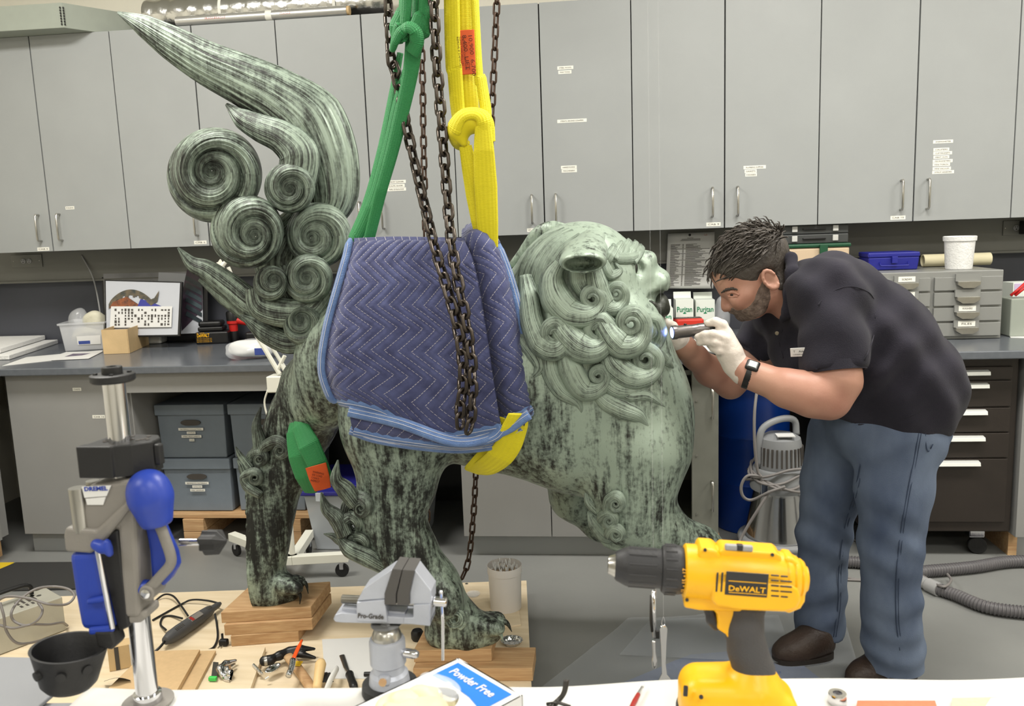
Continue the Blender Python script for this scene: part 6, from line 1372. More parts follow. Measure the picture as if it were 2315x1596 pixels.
# swab tub
c = V(-.363, 2.76, ZP); e = empty('swab_tub', c, 'translucent plastic tub full of cotton swabs on the platform', 'tub')
mat('tub_plastic', (230,226,222), .4, alpha=.92, spec=.4)
G().lathe([(.001, .001), (.052, .001), (.055, .006), (.058, .12), (.058, .135), (.061, .137), (.061, .163), (.060, .165)], 40, c, cap=False).build('wall', 'tub_plastic', e, smooth=True)
rs = np.random.RandomState(8); swab_g = G(); mat('swab_stick', (206,176,128), .6)
def swab(parent, p, d, L_=.15):
    o = G().cyl(p, p+d*L_, .0013, n=6); o.cyl(p+d*L_*.90, p+d*L_, .0030, .0024, n=6); return o
E2 = None
for i in range(46):
    a = rs.uniform(0, 2*PI); r = .045*math.sqrt(rs.rand()); p = c+V(r*.8*math.cos(a), r*.8*math.sin(a), .006); d = nrm(V(.06*r/.045*math.cos(a)+rs.normal(0, .012), .06*r/.045*math.sin(a)+rs.normal(0, .012), 1))
    ee = empty('cotton_swab', p, 'wooden cotton swab standing in the tub with many others', 'swab', 'cotton swabs in the tub'); L_ = rs.uniform(.150, .168)
    G().cyl(p, p+d*L_*.92, .0013, n=6).build('stick', 'swab_stick', ee); G().tube([p+d*L_*.88, p+d*L_*.92, p+d*L_], [.0016, .0030, .0018], 7).build('tip', 'paper', ee, smooth=2)
# foil dish
c = PZ(1157, 1455, ZP+.002); e = empty('foil_dish', c, 'small crinkled aluminium foil dish near the paw', 'dish'); n = 60; v = []; f = []
mat('foil', (206,208,210), .18, 1.0, bump=.4, bscale=60)
prof = [(.006, .001), (.026, .001), (.034, .012), (.036, .013)]
for k, (r, z) in enumerate(prof):
    for j in range(n): t = 2*PI*j/n; rr = r*(1+(.035*math.cos(15*t) if k >= 1 else 0)); v.append(c+V(rr*math.cos(t), rr*math.sin(t)*.9, z))
for k in range(3):
    for j in range(n): j2 = (j+1) % n; f.append((k*n+j, k*n+j2, (k+1)*n+j2, (k+1)*n+j))
f.append(tuple(range(n))); o = G().add(v, f).build('shell', 'foil', e, smooth=True); m_ = o.modifiers.new('s', 'SOLIDIFY'); m_.thickness = .0008
c = PZ(1070, 1345, ZP+.001); tag(G().lathe([(.001, 0), (.022, 0), (.026, .006), (.024, .006), (.021, .002), (.001, .002)], 30, c).build('clear_dish', 'clear_plastic', smooth=True), 'small clear plastic dish on the platform behind the near leg', 'dish')
# rotary tool
a, b_ = PZ(372, 1450, ZP+.030), PZ(498, 1364, ZP+.026); d = nrm(b_-a); L_ = np.linalg.norm(b_-a); e = empty('rotary_tool', (a+b_)/2*V(1, 1, 0)+V(0, 0, ZP), 'grey corded rotary tool lying beside the wood blocks', 'rotary tool')
mat('tool_grey', (74,74,75), .55, bump=.1, bscale=200)
G().lathe([(.006, 0), (.014, .004), (.022, .03), (.024, L_*.25), (.0235, L_*.45), (.022, L_*.62), (.019, L_*.78), (.012, L_*.85), (.011, L_*.95), (.006, L_)], 28, a, d).build('housing', 'tool_grey', e, smooth=True)
s = nrm(np.cross(d, V(0, 0, 1))); s = s if s[1] < 0 else -s; fn = nrm(s*.5+V(0, 0, 1)); fu = nrm(np.cross(fn, d)); fu = fu if fu[2] > 0 else -fu
M4 = frame(a+d*L_*.50+fn*.0218, d, np.cross(fn, d)); o = G().box((0, 0, 0), (.06, .020, .003), M4).build('label', 'press_grey', e); G().box((-.02, 0, .0018), (.012, .018, .001), M4).build('red_mark', 'red_paint', o)
for i in range(6): M5 = frame(a+d*(L_*.16+i*.007)+fn*.0238, d, np.cross(fn, d)); G().box((0, 0, 0), (.003, .010, .003), M5).build('vent_slot', 'ink', e)
for i in range(4): M5 = frame(a+d*(L_*.72+i*.006)+fn*.0195, d, np.cross(fn, d)); G().box((0, 0, 0), (.003, .010, .003), M5).build('vent_slot', 'ink', e)
e.children[0].name = 'housing'
G().tube(smoothpath([a+d*.002, a-d*.03-V(0, 0, .010), PZ(330, 1490, ZP+.006), PZ(300, 1520, ZP+.005)], 16), .0042, 8).build('cord_grip', 'black_plastic', e, smooth=2)
def cord(name, pts, r, m, label): return tag(G().tube(smoothpath(pts, 16*len(pts)), r, 8).build(name, m, smooth=2), label, 'cable')
cz = ZP+.005
cord('power_cable', [PZ(498, 1365, cz+.02), PZ(470, 1358, cz+.015), PZ(435, 1356, cz+.012), PZ(410, 1366, cz), PZ(345, 1402, cz)], .0036, 'rubber', 'black cable running left from the tip of the rotary tool')
cord('power_cable', [PZ(425, 1392, cz+.02), PZ(410, 1370, cz+.022), PZ(392, 1348, cz+.02), PZ(372, 1344, cz+.012), PZ(352, 1358, cz), PZ(335, 1378, cz)], .0036, 'rubber', 'black cable arching behind the rotary tool')
cord('power_cable', [PZ(375, 1424, cz+.012), PZ(363, 1412, cz), PZ(368, 1396, cz), PZ(385, 1392, cz), PZ(412, 1398, cz+.01)], .0036, 'rubber', 'black cable loop beside the rear of the rotary tool')
cord('power_cable', [PZ(486, 1388, cz+.02), PZ(490, 1410, cz), PZ(492, 1440, cz), PZ(484, 1462, cz), PZ(470, 1470, cz)], .0036, 'rubber', 'black cable hanging down by the wood block stack')
e = empty('cable_plug', PZ(505, 1450, ZP), 'black plug and cable tie beside the bottom wood block', 'plug'); G().box(PZ(506, 1452, ZP+.012), (.03, .02, .022)).build('body', 'black_plastic', e, bevel=.005); G().tube([PZ(503, 1444, ZP+.02), PZ(502, 1432, ZP+.035)], .004, 8).build('strain_relief', 'black_plastic', e)
for s_ in (-.005, .005): G().box(PZ(500, 1461, ZP+.010)+V(s_, -.006, 0), (.0015, .014, .006)).build('prong', 'steel', e)
# boards
mat('mdf', (198,168,126), .65, var=.05, vscale=60)
zz = ZP+.0195
def slab(name, c4_, z0, z1, m, label): return tag(hexa([PZ(x, y, z1) for x, y in c4_], z0, z1).build(name, m, bevel=.001), label, 'board', 'boards on the platform front')
slab('plywood_board', ((395, 1560), (565, 1560), (600, 1462), (440, 1468)), ZP+.0003, ZP+.018, 'ply', 'pale plywood board with one screw lying at the platform front')
slab('mdf_strip', ((290, 1560), (440, 1560), (488, 1470), (400, 1472)), ZP+.0185, ZP+.030, 'mdf', 'narrow brown fibreboard strip between the other boards')
slab('mdf_board', ((240, 1560), (400, 1560), (452, 1468), (330, 1472)), ZP+.0305, ZP+.046, 'mdf', 'brown fibreboard panel on top at the platform front')
# tools
def TP(x, y, z): return PZ(x, y, ZP+z)
e = empty('claw_hammer', TP(660, 1510, 0), 'black claw hammer with a wooden handle lying on the platform', 'hammer')
h = SDF(TP(590, 1530, 0)-V(.03, .05, .01), TP(725, 1450, 0)+V(.03, .06, .09), .0032)
h.chain([TP(598, 1494, .03), TP(612, 1492, .03)], [.016, .016], 0); h.chain([TP(612, 1490, .03), TP(632, 1482, .032), TP(655, 1472, .032)], [.011, .014, .014], .006); h.chain([TP(655, 1472, .034), TP(680, 1466, .04), TP(710, 1467, .03)], [.014, .011, .005], .004); h.chain([TP(655, 1476, .03), TP(685, 1480, .026), TP(712, 1487, .014)], [.013, .010, .005], .004)
h.build('head', 'black_plastic', e, 1); G().lathe([(.014, 0), (.0165, .002), (.0165, .010), (.014, .012)], 20, TP(596, 1495, .03), TP(620, 1490, .03)-TP(596, 1495, .03)).build('face', 'steel', e, smooth=True)
g = G(); ribbon(g, smoothpath([TP(652, 1484, .028), TP(672, 1510, .022), TP(690, 1535, .018), TP(712, 1570, .016)], 20), (0, 0, 1), .016, .011, 16, 0, 1); ho = g.build('handle', 'wood', e, smooth=2)
G().box(TP(674, 1500, .036), (.022, .026, .002), Matrix()).build('sticker', 'hazard_yellow', ho)
mat('orange_plastic', (232,84,24), .4); mat('pale_wood', (222,190,136), .55, var=.08, vscale=30)
e = empty('scraper', TP(665, 1500, .05), 'orange scraper wrapped in silver tape lying across the hammer', 'scraper'); pts = np.array([TP(682, 1448, .075), TP(674, 1465, .072), TP(662, 1492, .066), TP(652, 1528, .05)])
g = G(); ribbon(g, smoothpath(pts[:3], 14), nrm(V(-.4, -.6, .7)), np.interp(np.linspace(0, 1, 14), [0, .2, .4, 1], [.005, .005, .010, .009]), .004, 10, 0, 1); g.build('blade', 'orange_plastic', e, smooth=2); G().tube(smoothpath([pts[2], pts[2]*.5+pts[3]*.5+V(.003, 0, 0), pts[3]], 14), [.0095]*14, 10).build('taped_handle', 'foil', e, smooth=2)
e = empty('wooden_dowel', TP(720, 1510, 0), 'short pale wooden handle standing up beside the hammer', 'handle'); G().tube(smoothpath([TP(716, 1560, .02), TP(722, 1520, .045), TP(726, 1494, .06)], 14), np.interp(np.linspace(0, 1, 14), [0, .85, 1], [.013, .017, .012]), 18).build('shaft', 'pale_wood', e, smooth=2)
e = empty('scrub_brush', TP(745, 1535, 0), 'white handled brush with black bristles at the platform front', 'brush'); g = G(); ribbon(g, smoothpath([TP(738, 1560, .02), TP(748, 1536, .04), TP(758, 1518, .045), TP(762, 1512, .035)], 16), nrm(V(1, -.5, .3)), .010, .006, 12, 0, 1); g.build('handle', 'white_plastic', e, smooth=2)
g = G()
for i in range(24): 
    p = TP(740+7*(i % 3), 1520+i*.9, .035); g.cyl(p, p+V(-.024, 0, -.004), .0012, n=5)
tag(g.build('bristles', 'black_plastic', e), kind='stuff')
e = empty('chisel', TP(790, 1520, 0), 'steel chisel with a black handle lying left of the vise', 'chisel'); g = G(); ribbon(g, np.array([TP(773, 1481, .004), TP(782, 1508, .012), TP(790, 1522, .016)]), (0, 0, 1), np.array([.0085, .0075, .004]), .002, 8, 0, 1); g.build('blade', 'steel', e); G().tube(smoothpath([TP(789, 1521, .016), TP(793, 1532, .018), TP(802, 1558, .016)], 12), [.008, .011, .013, .013, .012, .012, .012, .012, .012, .013, .012, .009], 14).build('handle', 'black_plastic', e, smooth=2)
e = empty('marker_pen', TP(845, 1524, 0), 'black marker pen lying behind the vise base', 'pen'); G().cyl(TP(823, 1524, .008), TP(866, 1523, .008), .007, n=14).build('barrel', 'black_plastic', e, smooth=True, bevel=.001)
e = empty('locking_pliers', TP(515, 1520, .02), 'chrome locking pliers with open jaws on the plywood board', 'pliers')
h = SDF(TP(485, 1545, .02)-V(.02, .03, .02), TP(552, 1485, .02)+V(.02, .03, .06), .0028); zb = .034
h.chain([TP(532, 1494, zb), TP(510, 1500, zb+.006), TP(498, 1512, zb+.006), TP(502, 1524, zb)], [.006, .010, .012, .010], .004); h.chain([TP(530, 1502, zb), TP(514, 1512, zb+.004), TP(520, 1522, zb+.004), TP(536, 1524, zb), TP(544, 1535, zb)], [.005, .009, .011, .009, .007], .004); h.chain([TP(498, 1520, zb-.008), TP(512, 1534, zb-.01), TP(530, 1540, zb-.012)], [.009, .009, .008], .004)
h.build('jaws', 'chrome', e, 1); G().lathe([(.006, 0), (.006, .004), (.003, .006)], 12, TP(514, 1513, zb+.014), (0, -.4, 1)).build('pivot', 'steel', e, smooth=True)
e = empty('file_handle', TP(485, 1520, .02), 'flat grey scraper blade with a green edge beside the pliers', 'scraper'); G().add([TP(482, 1496, .024), TP(494, 1497, .024), TP(490, 1536, .024), TP(477, 1534, .024)]+[TP(482, 1496, .028), TP(494, 1497, .028), TP(490, 1536, .028), TP(477, 1534, .028)], [(3,2,1,0),(4,5,6,7),(0,1,5,4),(1,2,6,5),(2,3,7,6),(3,0,4,7)]).build('blade', 'steel', e); mat('green_plastic', (70,200,90), .4); G().box(TP(481, 1534, .027), (.024, .012, .012)).build('edge', 'green_plastic', e, bevel=.002)
e = empty('metal_spoon', TP(616, 1512, .02), 'shiny metal spoon bowl lying by the hammer', 'spoon'); h = SDF(TP(616, 1512, .02)-.06, TP(616, 1512, .02)+.06, .0022); Rz = np.array(Matrix.Rotation(-.5, 3, 'Z')); h.ell(TP(617, 1510, .03), (.016, .030, .008), 0, Rz); h.ell(TP(617, 1509, .036), (.014, .027, .007), 0, Rz, 's'); h.build('bowl', 'chrome', e, 1); G().tube([TP(600, 1535, .02), TP(608, 1530, .024)], .003, 8).build('stem', 'chrome', e)
e = empty('socket_bit', TP(585, 1515, .02), 'small chrome driver bit lying left of the spoon', 'bit'); G().tube([TP(573, 1503, .024), TP(583, 1514, .022)], .005, 10).tube([TP(582, 1513, .022), TP(594, 1524, .02)], .0032, 10).tube([TP(586, 1518, .021), TP(589, 1521, .021)], .0062, 10).build('shaft', 'chrome', e, smooth=True)
tag(G().lathe([(.001, 0), (.017, 0), (.021, .008), (.021, .026), (.016, .034), (.004, .036)], 24, TP(944, 1446, 0)).build('black_cap', 'black_plastic', smooth=True), 'black rubber cap on the platform behind the vise', 'cap')
# small carton and tubs at the left
e = empty('small_carton', TP(265, 1500, 0), 'small white and brown printed carton behind the drill press column', 'carton'); a = TP(240, 1512, 0); M5 = Matrix.Translation(tuple(a+V(.06, .03, .04)))@Matrix.Rotation(.5, 4, 'Z'); G().box((0, 0, 0), (.11, .05, .078), M5).build('body', 'card', e, bevel=.001); G().box((.03, -.026, .0), (.045, .0015, .076), M5).build('white_panel', 'paper', e); G().box((-.03, -.026, .0), (.012, .0015, .076), M5).build('dark_stripe', 'ink', e)
e = empty('sand_sleeve', TP(268, 1540, 0), 'curved grey sandpaper strip standing by the carton', 'sandpaper'); g = G(); Pt = np.array([[TP(235+60*u, 1540-8*math.sin(u*PI*.9), .012+.05*v+.01*math.sin(u*4)) for u in np.linspace(0, 1, 16)] for v in (0, 1)]); o = g.grid(Pt).build('strip', 'tool_grey', e, smooth=2); m_ = o.modifiers.new('s', 'SOLIDIFY'); m_.thickness = .001
# power supply box
mat('psu_metal', (176,174,162), .45, .2, var=.05, vscale=12, bump=.05, bscale=200)
o3 = PZ(150, 1425, ZP); ang = math.atan2(*(PZ(0, 1482, ZP)-o3)[[1, 0]]); dx = nrm((PZ(0, 1482, ZP)-o3)*V(1, 1, 0)); dy = V(dx[1], -dx[0], 0); dy = dy if dy[1] > 0 else -dy; PH = PZ(150, 1425, ZP); hgt = .125; Wd, Dp = .34, .135
e = empty('power_supply', o3+dx*Wd/2+dy*Dp/2, 'grey metal bench power supply with a black carrying handle', 'power supply')
def pq(u, v, z): return o3+dx*u+dy*v+V(0, 0, z)
bx8 = [pq(u, v, z) for z in (.002, hgt) for u, v in ((0, 0), (Wd, 0), (Wd, Dp), (0, Dp))]; ps_o = G().add(bx8, [(0,3,2,1),(4,5,6,7),(0,1,5,4),(1,2,6,5),(2,3,7,6),(3,0,4,7)]).build('case', 'psu_metal', e, bevel=.003)
for i in range(4):
    for s0, s1 in ((.055, .075), (.085, .12)): v8 = [pq(u, v, z) for z in (hgt-.001, hgt+.0006) for u, v in ((.06+i*.018, s0-.03), (.068+i*.018, s0-.03), (.068+i*.018, s1-.03), (.06+i*.018, s1-.03))]; G().add(v8, [(0,3,2,1),(4,5,6,7),(0,1,5,4),(1,2,6,5),(2,3,7,6),(3,0,4,7)]).build('vent_slot', 'ink', ps_o)
g = G(); ribbon(g, smoothpath([pq(.06, .10, hgt), pq(.065, .10, hgt+.04), pq(.12, .10, hgt+.048), pq(.25, .09, hgt+.045), pq(.31, .09, hgt+.03)], 24), (0, 0, 1), .010, .007, 10, 0, 1); g.build('handle', 'black_plastic', e, smooth=2)
G().lathe([(.008, 0), (.008, .001)], 14, pq(.045, .08, hgt), (0, 0, 1)).build('cap_screw', 'steel', ps_o); G().lathe([(.004, 0), (.003, .002)], 10, pq(.32, 0, .04), -dy).build('cap_screw', 'steel', ps_o)
mat('cable_grey', (120,116,114), .5)
ff = lambda x, y, w_=0.: P(x, y, 2.32+w_)
cord('grey_cable', [ff(-20, 1372), ff(5, 1352, -.01), ff(30, 1348, -.01), ff(70, 1354, -.005), ff(110, 1366), ff(150, 1366, .05), ff(168, 1348, .08), ff(155, 1332, .1), ff(120, 1326, .1), ff(80, 1332, .06), ff(45, 1356, .02), ff(26, 1384, -.02), ff(32, 1404, -.02), ff(60, 1414, -.02), ff(85, 1402, -.02), ff(96, 1380, .0), ff(86, 1362, .02)], .0042, 'cable_grey', 'grey cable coiled over the bench power supply')
cord('grey_cable', [ff(0, 1362, -.02), ff(8, 1390, -.03), ff(14, 1425, -.03), ff(35, 1452, -.02), ff(65, 1454, .02), PZ(108, 1443, ZP+.006)], .0042, 'cable_grey', 'grey cable drooping down the front of the power supply')
cord('grey_cable', [ff(-5, 1412, -.03), ff(30, 1420, -.03), ff(70, 1412, -.02), ff(110, 1412, .04), ff(140, 1408, .12), PZ(152, 1414, ZP+.01)], .0042, 'cable_grey', 'grey cable crossing the power supply face to the platform')
def tub(name, c, r, h_, label, lid=True):
    e = empty(name, c, label, 'tub'); G().lathe([(r*.84, .001), (r*.86, .003), (r*.96, h_-.012), (r*.96, h_-.011)], 40, c).build('cup', 'white_plastic', e, smooth=True)
    o = G().lathe([(r*.97, h_-.014), (r*1.03, h_-.014), (r*1.04, h_-.004), (r*1.02, h_), (r*.94, h_), (r*.92, h_-.005), (.001, h_-.005)], 40, c).build('lid', 'white_plastic', e, smooth=True); return e, o
mat('gold_print', (176,140,74), .5); mat('blue_print', (52,56,140), .5)
c = pq(.27, .24, .0)+V(0, .04, 0); c[2] = ZP; e, o = tub('margarine_tub', c, .068, .085, 'white lidded food tub with gold and blue print behind the power supply')
G().lathe([(.0612, .045), (.0625, .062)], 40, c, cap=False).build('gold_band', 'gold_print', e); G().lathe([(.060, .036), (.0608, .043)], 40, c, cap=False).build('blue_band', 'blue_print', e)
zt = .0806; G().box(c+V(-.005, -.004, zt), (.028, .05, .0006)).build('printed_square', 'gold_print', o); text('lettering', 'Special', c+V(.014, .022, zt+.0006), (0, -1, 0), (1, 0, 0), .012, MATS['ink'], o, width=.05); text('lettering', 'Soft', c+V(-.014, .016, zt+.0006), (0, -1, 0), (1, 0, 0), .010, MATS['ink'], o, width=.03)
mat('cream_plastic', (232,230,206), .4); c = pq(.31, .07, 0); c[2] = hgt+.001; e = empty('cream_lid', c, 'cream plastic lid resting on the bench power supply', 'lid'); G().lathe([(.001, 0), (.045, 0), (.05, .004), (.05, .016), (.047, .018), (.045, .012), (.001, .012)], 36, c).build('disc', 'cream_plastic', e, smooth=True)
# ------------------------------------------------------------------ things on the counter, left
ZK = ZC
def K(x, y, z=0.): return PZ(x, y, ZK+z)
def obox(c, ex, d, z0, m, name, parent=None, bevel=.001, **k):   # oriented box: centre on plan, long axis ex, size d=(lx,ly,lz)
    ex = nrm(np.asarray(ex, float)*V(1, 1, 0)); M4 = frame(V(c[0], c[1], z0+d[2]/2), ex, V(-ex[1], ex[0], 0)); return G().box((0, 0, 0), d, M4).build(name, m, parent, bevel=bevel, **k), M4
mat('foam_white', (224,224,222), .8, var=.04, vscale=60, bump=.3, bscale=120)
for i, (pts, z, lab) in enumerate((((( -80, 806), (20, 804), (142, 766), (-60, 775)), 0.001, 'white foam slab lying lowest on the counter at the left'), (((-80, 792), (0, 789), (110, 757), (-60, 752)), .026, 'white foam slab resting on top of the other slab'))):
    q4 = [np.minimum(PZ(x, y, ZK+z+.02), V(9, 4.14, 9)) for x, y in pts]; tag(hexa(q4, ZK+z, ZK+z+.022).build('foam_slab', 'foam_white', bevel=.003), lab, 'foam slab', 'foam slabs on the counter')
q4 = [K(x, y) for x, y in ((5, 828), (205, 806), (235, 792), (60, 808))]; tag(hexa(q4, ZK+.0005, ZK+.002).build('paper_sheet', 'paper'), 'white printed sheets at the counter edge on the left', 'paper')
q4 = [K(x, y) for x, y in ((90, 817), (200, 812), (234, 795), (150, 797))]; o = tag(hexa(q4, ZK+.0022, ZK+.003).build('photo_print', 'paper'), 'white print with a small dark photo beside the carton', 'print')
mat('photo_dark', (70,60,84), .5, rgb2=(120,110,128), vscale=30); q4 = [K(x, y) for x, y in ((146, 808), (185, 805), (205, 800), (165, 801))]; hexa(q4, ZK+.0031, ZK+.0034).build('photo', 'photo_dark', o)
# clear bin with bags
def open_bin(name, cpx, Ysz, label, mname='clear_plastic'): pass
a, b_ = K(148, 795), K(236, 790); ex = nrm(b_-a); ey = V(-ex[1], ex[0], 0); Wb = np.linalg.norm(b_-a); e = empty('plastic_bin', (a+b_)/2+ey*.08, 'clear plastic shoe box full of bags on the counter', 'bin')
mat('bin_clear', (214,216,220), .25, alpha=.45); 
def bq(u, v, z, fl=0.): return a+ex*(u*Wb+fl*(u-.5)*2*.012)+ey*(v*.20+fl*(v-.5)*2*.012)+V(0, 0, z)
v = []; f = []
for z, fl in ((.001, 0), (.13, 1.0), (.132, 1.6), (.142, 1.7), (.142, 1.4), (.13, .85), (.004, -.15)):
    for u, w_ in ((0, 0), (1, 0), (1, 1), (0, 1)): v.append(bq(u, w_, z, fl))
for k in range(6):
    for j in range(4): j2 = (j+1) % 4; f.append((k*4+j, k*4+j2, (k+1)*4+j2, (k+1)*4+j))
f += [(3, 2, 1, 0), (24, 25, 26, 27)]; G().add(v, f).build('tray', 'bin_clear', e, bevel=.004)
mat('label_blue', (52,70,140), .5); o = G().add([bq(.35, 0, .03, .3)-ey*.002, bq(.92, 0, .03, .3)-ey*.002, bq(.92, 0, .075, .62)-ey*.002, bq(.35, 0, .075, .62)-ey*.002], [(0, 1, 2, 3)]).build('label', 'paper', e); G().add([bq(.38, 0, .034, .33)-ey*.0035, bq(.66, 0, .034, .33)-ey*.0035, bq(.66, 0, .05, .45)-ey*.0035, bq(.38, 0, .05, .45)-ey*.0035], [(0, 1, 2, 3)]).build('print', 'label_blue', e); 
gx_, gy_ = gx, gy; gx, gy = ex, ey
mat('bag_cream', (226,222,200), .5, alpha=.8, bump=.5, bscale=30)
for nm, u, w_, z, r, m, lab, sd in (('plastic_bag', .25, .5, .13, (.045, .05, .075), 'clear_bag', 'clear crumpled bag sticking up at the left of the bin', 4), ('plastic_bag', .7, .5, .14, (.055, .05, .055), 'bag_cream', 'cream paper bag sticking up at the right of the bin', 9), ('plastic_bag', .5, .45, .06, (.09, .07, .05), 'bag_cream', 'pale bag at the bottom of the clear bin', 14)):
    e2 = empty(nm, bq(u, w_, z), lab, 'bag', 'bags in the clear bin'); crumple('film', m, e2, bq(u, w_, z), *r, sd)
gx, gy = gx_, gy_
# open cardboard box
a, b_, c_ = K(236, 801), K(292, 799), K(336, 779); e = empty('cardboard_box', (a+c_)/2, 'small open brown cardboard box on the counter', 'box'); d_ = a+c_-b_
def wall(p, r_, h_, name, t=.003): n_ = nrm(np.cross(r_-p, V(0, 0, 1)))*t; return hexa([p, r_, r_+n_, p+n_], ZK+.001, ZK+h_).build(name, 'card', e)
for p, r_ in ((a, b_), (b_, c_), (c_, d_), (d_, a)): wall(p, r_, .118, 'side')
hexa([a, b_, c_, d_], ZK+.0005, ZK+.003).build('bottom', 'card', e)
e = empty('white_tray', V(P(346, 766, 4.08)[0], 4.08, ZK), 'white plastic tray behind the cardboard box', 'tray'); o, M4 = obox(V(P(346, 766, 4.08)[0], 4.08, 0), (1, .1, 0), (.12, .09, .055), ZK+.001, 'white_plastic', 'basin', e, .01)
# large print leaning on the wall, and smaller framed picture
mat('print_black', (26,26,28), .35); mat('print_grey', (118,118,120), .3, rgb2=(160,160,162), vscale=4); mat('print_white', (184,187,194), .35)
def leaner(name, px, y0b, y1t, Yb, Yt, m, label, cat, th=.006):
    """board from px x-range standing on the counter leaning back"""
    bl, br = K(px[0], y0b[0]), K(px[1], y0b[1]); bl[1] = br[1] = Yb; bl = P(px[0], y0b[0], Yb); br = P(px[1], y0b[1], Yb); tl_, tr = P(px[2], y1t[0], Yt), P(px[3], y1t[1], Yt); n_ = nrm(np.cross(br-bl, tl_-bl)); n_ = n_ if n_[1] < 0 else -n_
    e = empty(name, (bl+br)/2, label, cat); c8 = [bl, br, tr, tl_]; o = G().add([p for p in c8]+[p-n_*th for p in c8], [(0,1,2,3),(7,6,5,4),(0,4,5,1),(1,5,6,2),(2,6,7,3),(3,7,4,0)]).build('board', m, e)
    def at(u, v, z=.0006): return (bl*(1-u)+br*u)*(1-v)+(tl_*(1-u)+tr*u)*v+n_*z
    return e, at, o
e, at, o = leaner('large_print', (236, 470, 228, 468), (764, 757), (575, 568), 4.02, 4.13, 'print_black', 'large dark poster print leaning against the wall', 'print')
def patch(at, uv, m, name, par, z=.0006): pts = [at(u, v, z) for u, v in uv]; return G().add(pts+[at(u, v, z-.0004) for u, v in uv], [tuple(range(len(uv))), tuple(range(2*len(uv)-1, len(uv)-1, -1))]).build(name, m, par)
patch(at, ((.02, .30), (.88, .30), (.88, .86), (.02, .92)), 'print_grey', 'image_area', e, .004); patch(at, ((.45, .02), (.96, .02), (.96, .72), (.55, .76), (.52, .3)), 'print_white', 'image_area', e, .007)
mat('print_purple', (78,58,72), .35, rgb2=(44,42,52), vscale=9); mat('print_teal', (70,84,88), .35, rgb2=(36,40,46), vscale=12)
patch(at, ((.76, .05), (.96, .30), (.96, .75), (.82, .78), (.76, .45)), 'print_purple', 'picture', e, .010)
for i in range(6): v0 = .70-.085*i; patch(at, ((.80, v0-.04), (.815, v0+.01), (.955, v0-.10), (.955, v0-.15)), 'print_teal' if i % 2 else 'print_dkrose' if False else 'print_teal', 'bar', e, .012)
patch(at, ((.38, .62), (.50, .66), (.62, .60), (.62, .55), (.40, .55)), 'print_black', 'picture', e, .009)
cord('print_edge_tube', [at(-.03, -.0), at(-.02, .3, .01), at(-.06, .7, .02), at(-.15, .98, .03)], .004, 'grey_plastic', 'thin grey plastic edge strip curling beside the large poster print')
e, at, o = leaner('framed_picture', (238, 406, 236, 412), (762, 759), (632, 637), 3.86, 3.97, 'print_black', 'black framed picture with a dark sculpture photo on the counter', 'picture', .012)
patch(at, ((.02, .02), (.975, .02), (.975, .975), (.02, .975)), 'print_white', 'mount', e, .0015)
mat('photo_bronze', (50,56,54), .5, rgb2=(104,92,72), vscale=40); mat('photo_fire', (150,84,44), .5, rgb2=(60,44,40), vscale=50)
arch = [(.06+.62*t, .60+.24*math.sin(PI*min(1, t*1.15))**.8) for t in np.linspace(0, 1, 14)]; arch2 = [(u*.86+.05, v-.085) for u, v in arch[::-1]]
gg = G(); ar = [(.06+.66*t, .56+.27*math.sin(PI*min(1, t*1.1))**.7) for t in np.linspace(0, 1, 26)]
for k in range(25): (u0, v0), (u1, v1) = ar[k], ar[k+1]; wd = .05+.05*math.sin(k*.9)**2; gg.add([at(u0, v0, .006), at(u1, v1, .006), at(u1, v1-wd-.04, .006), at(u0, v0-wd-.04, .006)], [(0, 1, 2, 3)])
gg.build('photo_subject', 'photo_bronze', e)
patch(at, ((.07, .50), (.12, .60), (.30, .70), (.46, .56), (.5, .50)), 'photo_fire', 'photo_subject', e, .0072); patch(at, ((.44, .52), (.48, .66), (.60, .62), (.78, .52)), 'blue_print', 'photo_subject', e, .0078); patch(at, ((.55, .62), (.66, .68), (.72, .82), (.70, .62), (.62, .54)), 'photo_bronze', 'photo_subject', e, .0084)
pe = empty('chart_sheet', at(.5, .2, .01), 'white sheet with rows of small dark diagrams taped on the framed picture', 'paper')
patch(at, ((.08, .15), (.90, .15), (.90, .53), (.10, .52)), 'paper', 'sheet', pe, .011); r_ = np.random.RandomState(3)
gg = G()
for u in np.linspace(.16, .86, 17):
    for v in np.linspace(.20, .46, 6):
        if r_.rand() < .62: w_, h_ = r_.uniform(.008, .016), r_.uniform(.012, .026); pts = [at(u+dx_*w_, v+dz*h_, .0122) for dx_, dz in ((-1, -1), (1, -1), (1, 1), (-1, 1))]; gg.add(pts, [(0, 1, 2, 3)])
tag(gg.build('diagram_marks', 'ink', pe), kind='stuff')
# charger, batteries, red drill, bag
e = empty('battery_charger', V(P(486, 770, 4.04)[0], 4.045, ZK), 'black battery charger with yellow lettering on the counter', 'charger'); cc = V(P(486, 770, 4.04)[0], 4.045, ZK)
b1, M4 = obox(cc, (1, .18, 0), (.165, .12, .062), ZK+.001, 'black_plastic', 'base', e, .008); Mi = np.array(M4)
text('lettering', 'DeWALT', (Mi@np.array([-.072, -.0605, .006, 1]))[:3], Mi[:3, 0], V(0, 0, 1), .018, MATS['drill_yellow'], b1, width=.062, bold=.03)
for i in range(3): text('lettering', 'BATTERY CHARGER 18V', (Mi@np.array([-.074, -.0605, -.004-.008*i, 1]))[:3], Mi[:3, 0], V(0, 0, 1), .004, MATS['drill_yellow'], b1, width=.075)
text('lettering', 'XR  1 HOUR', (Mi@np.array([-.074, -.0605, .024, 1]))[:3], Mi[:3, 0], V(0, 0, 1), .006, MATS['drill_yellow'], b1, width=.04)
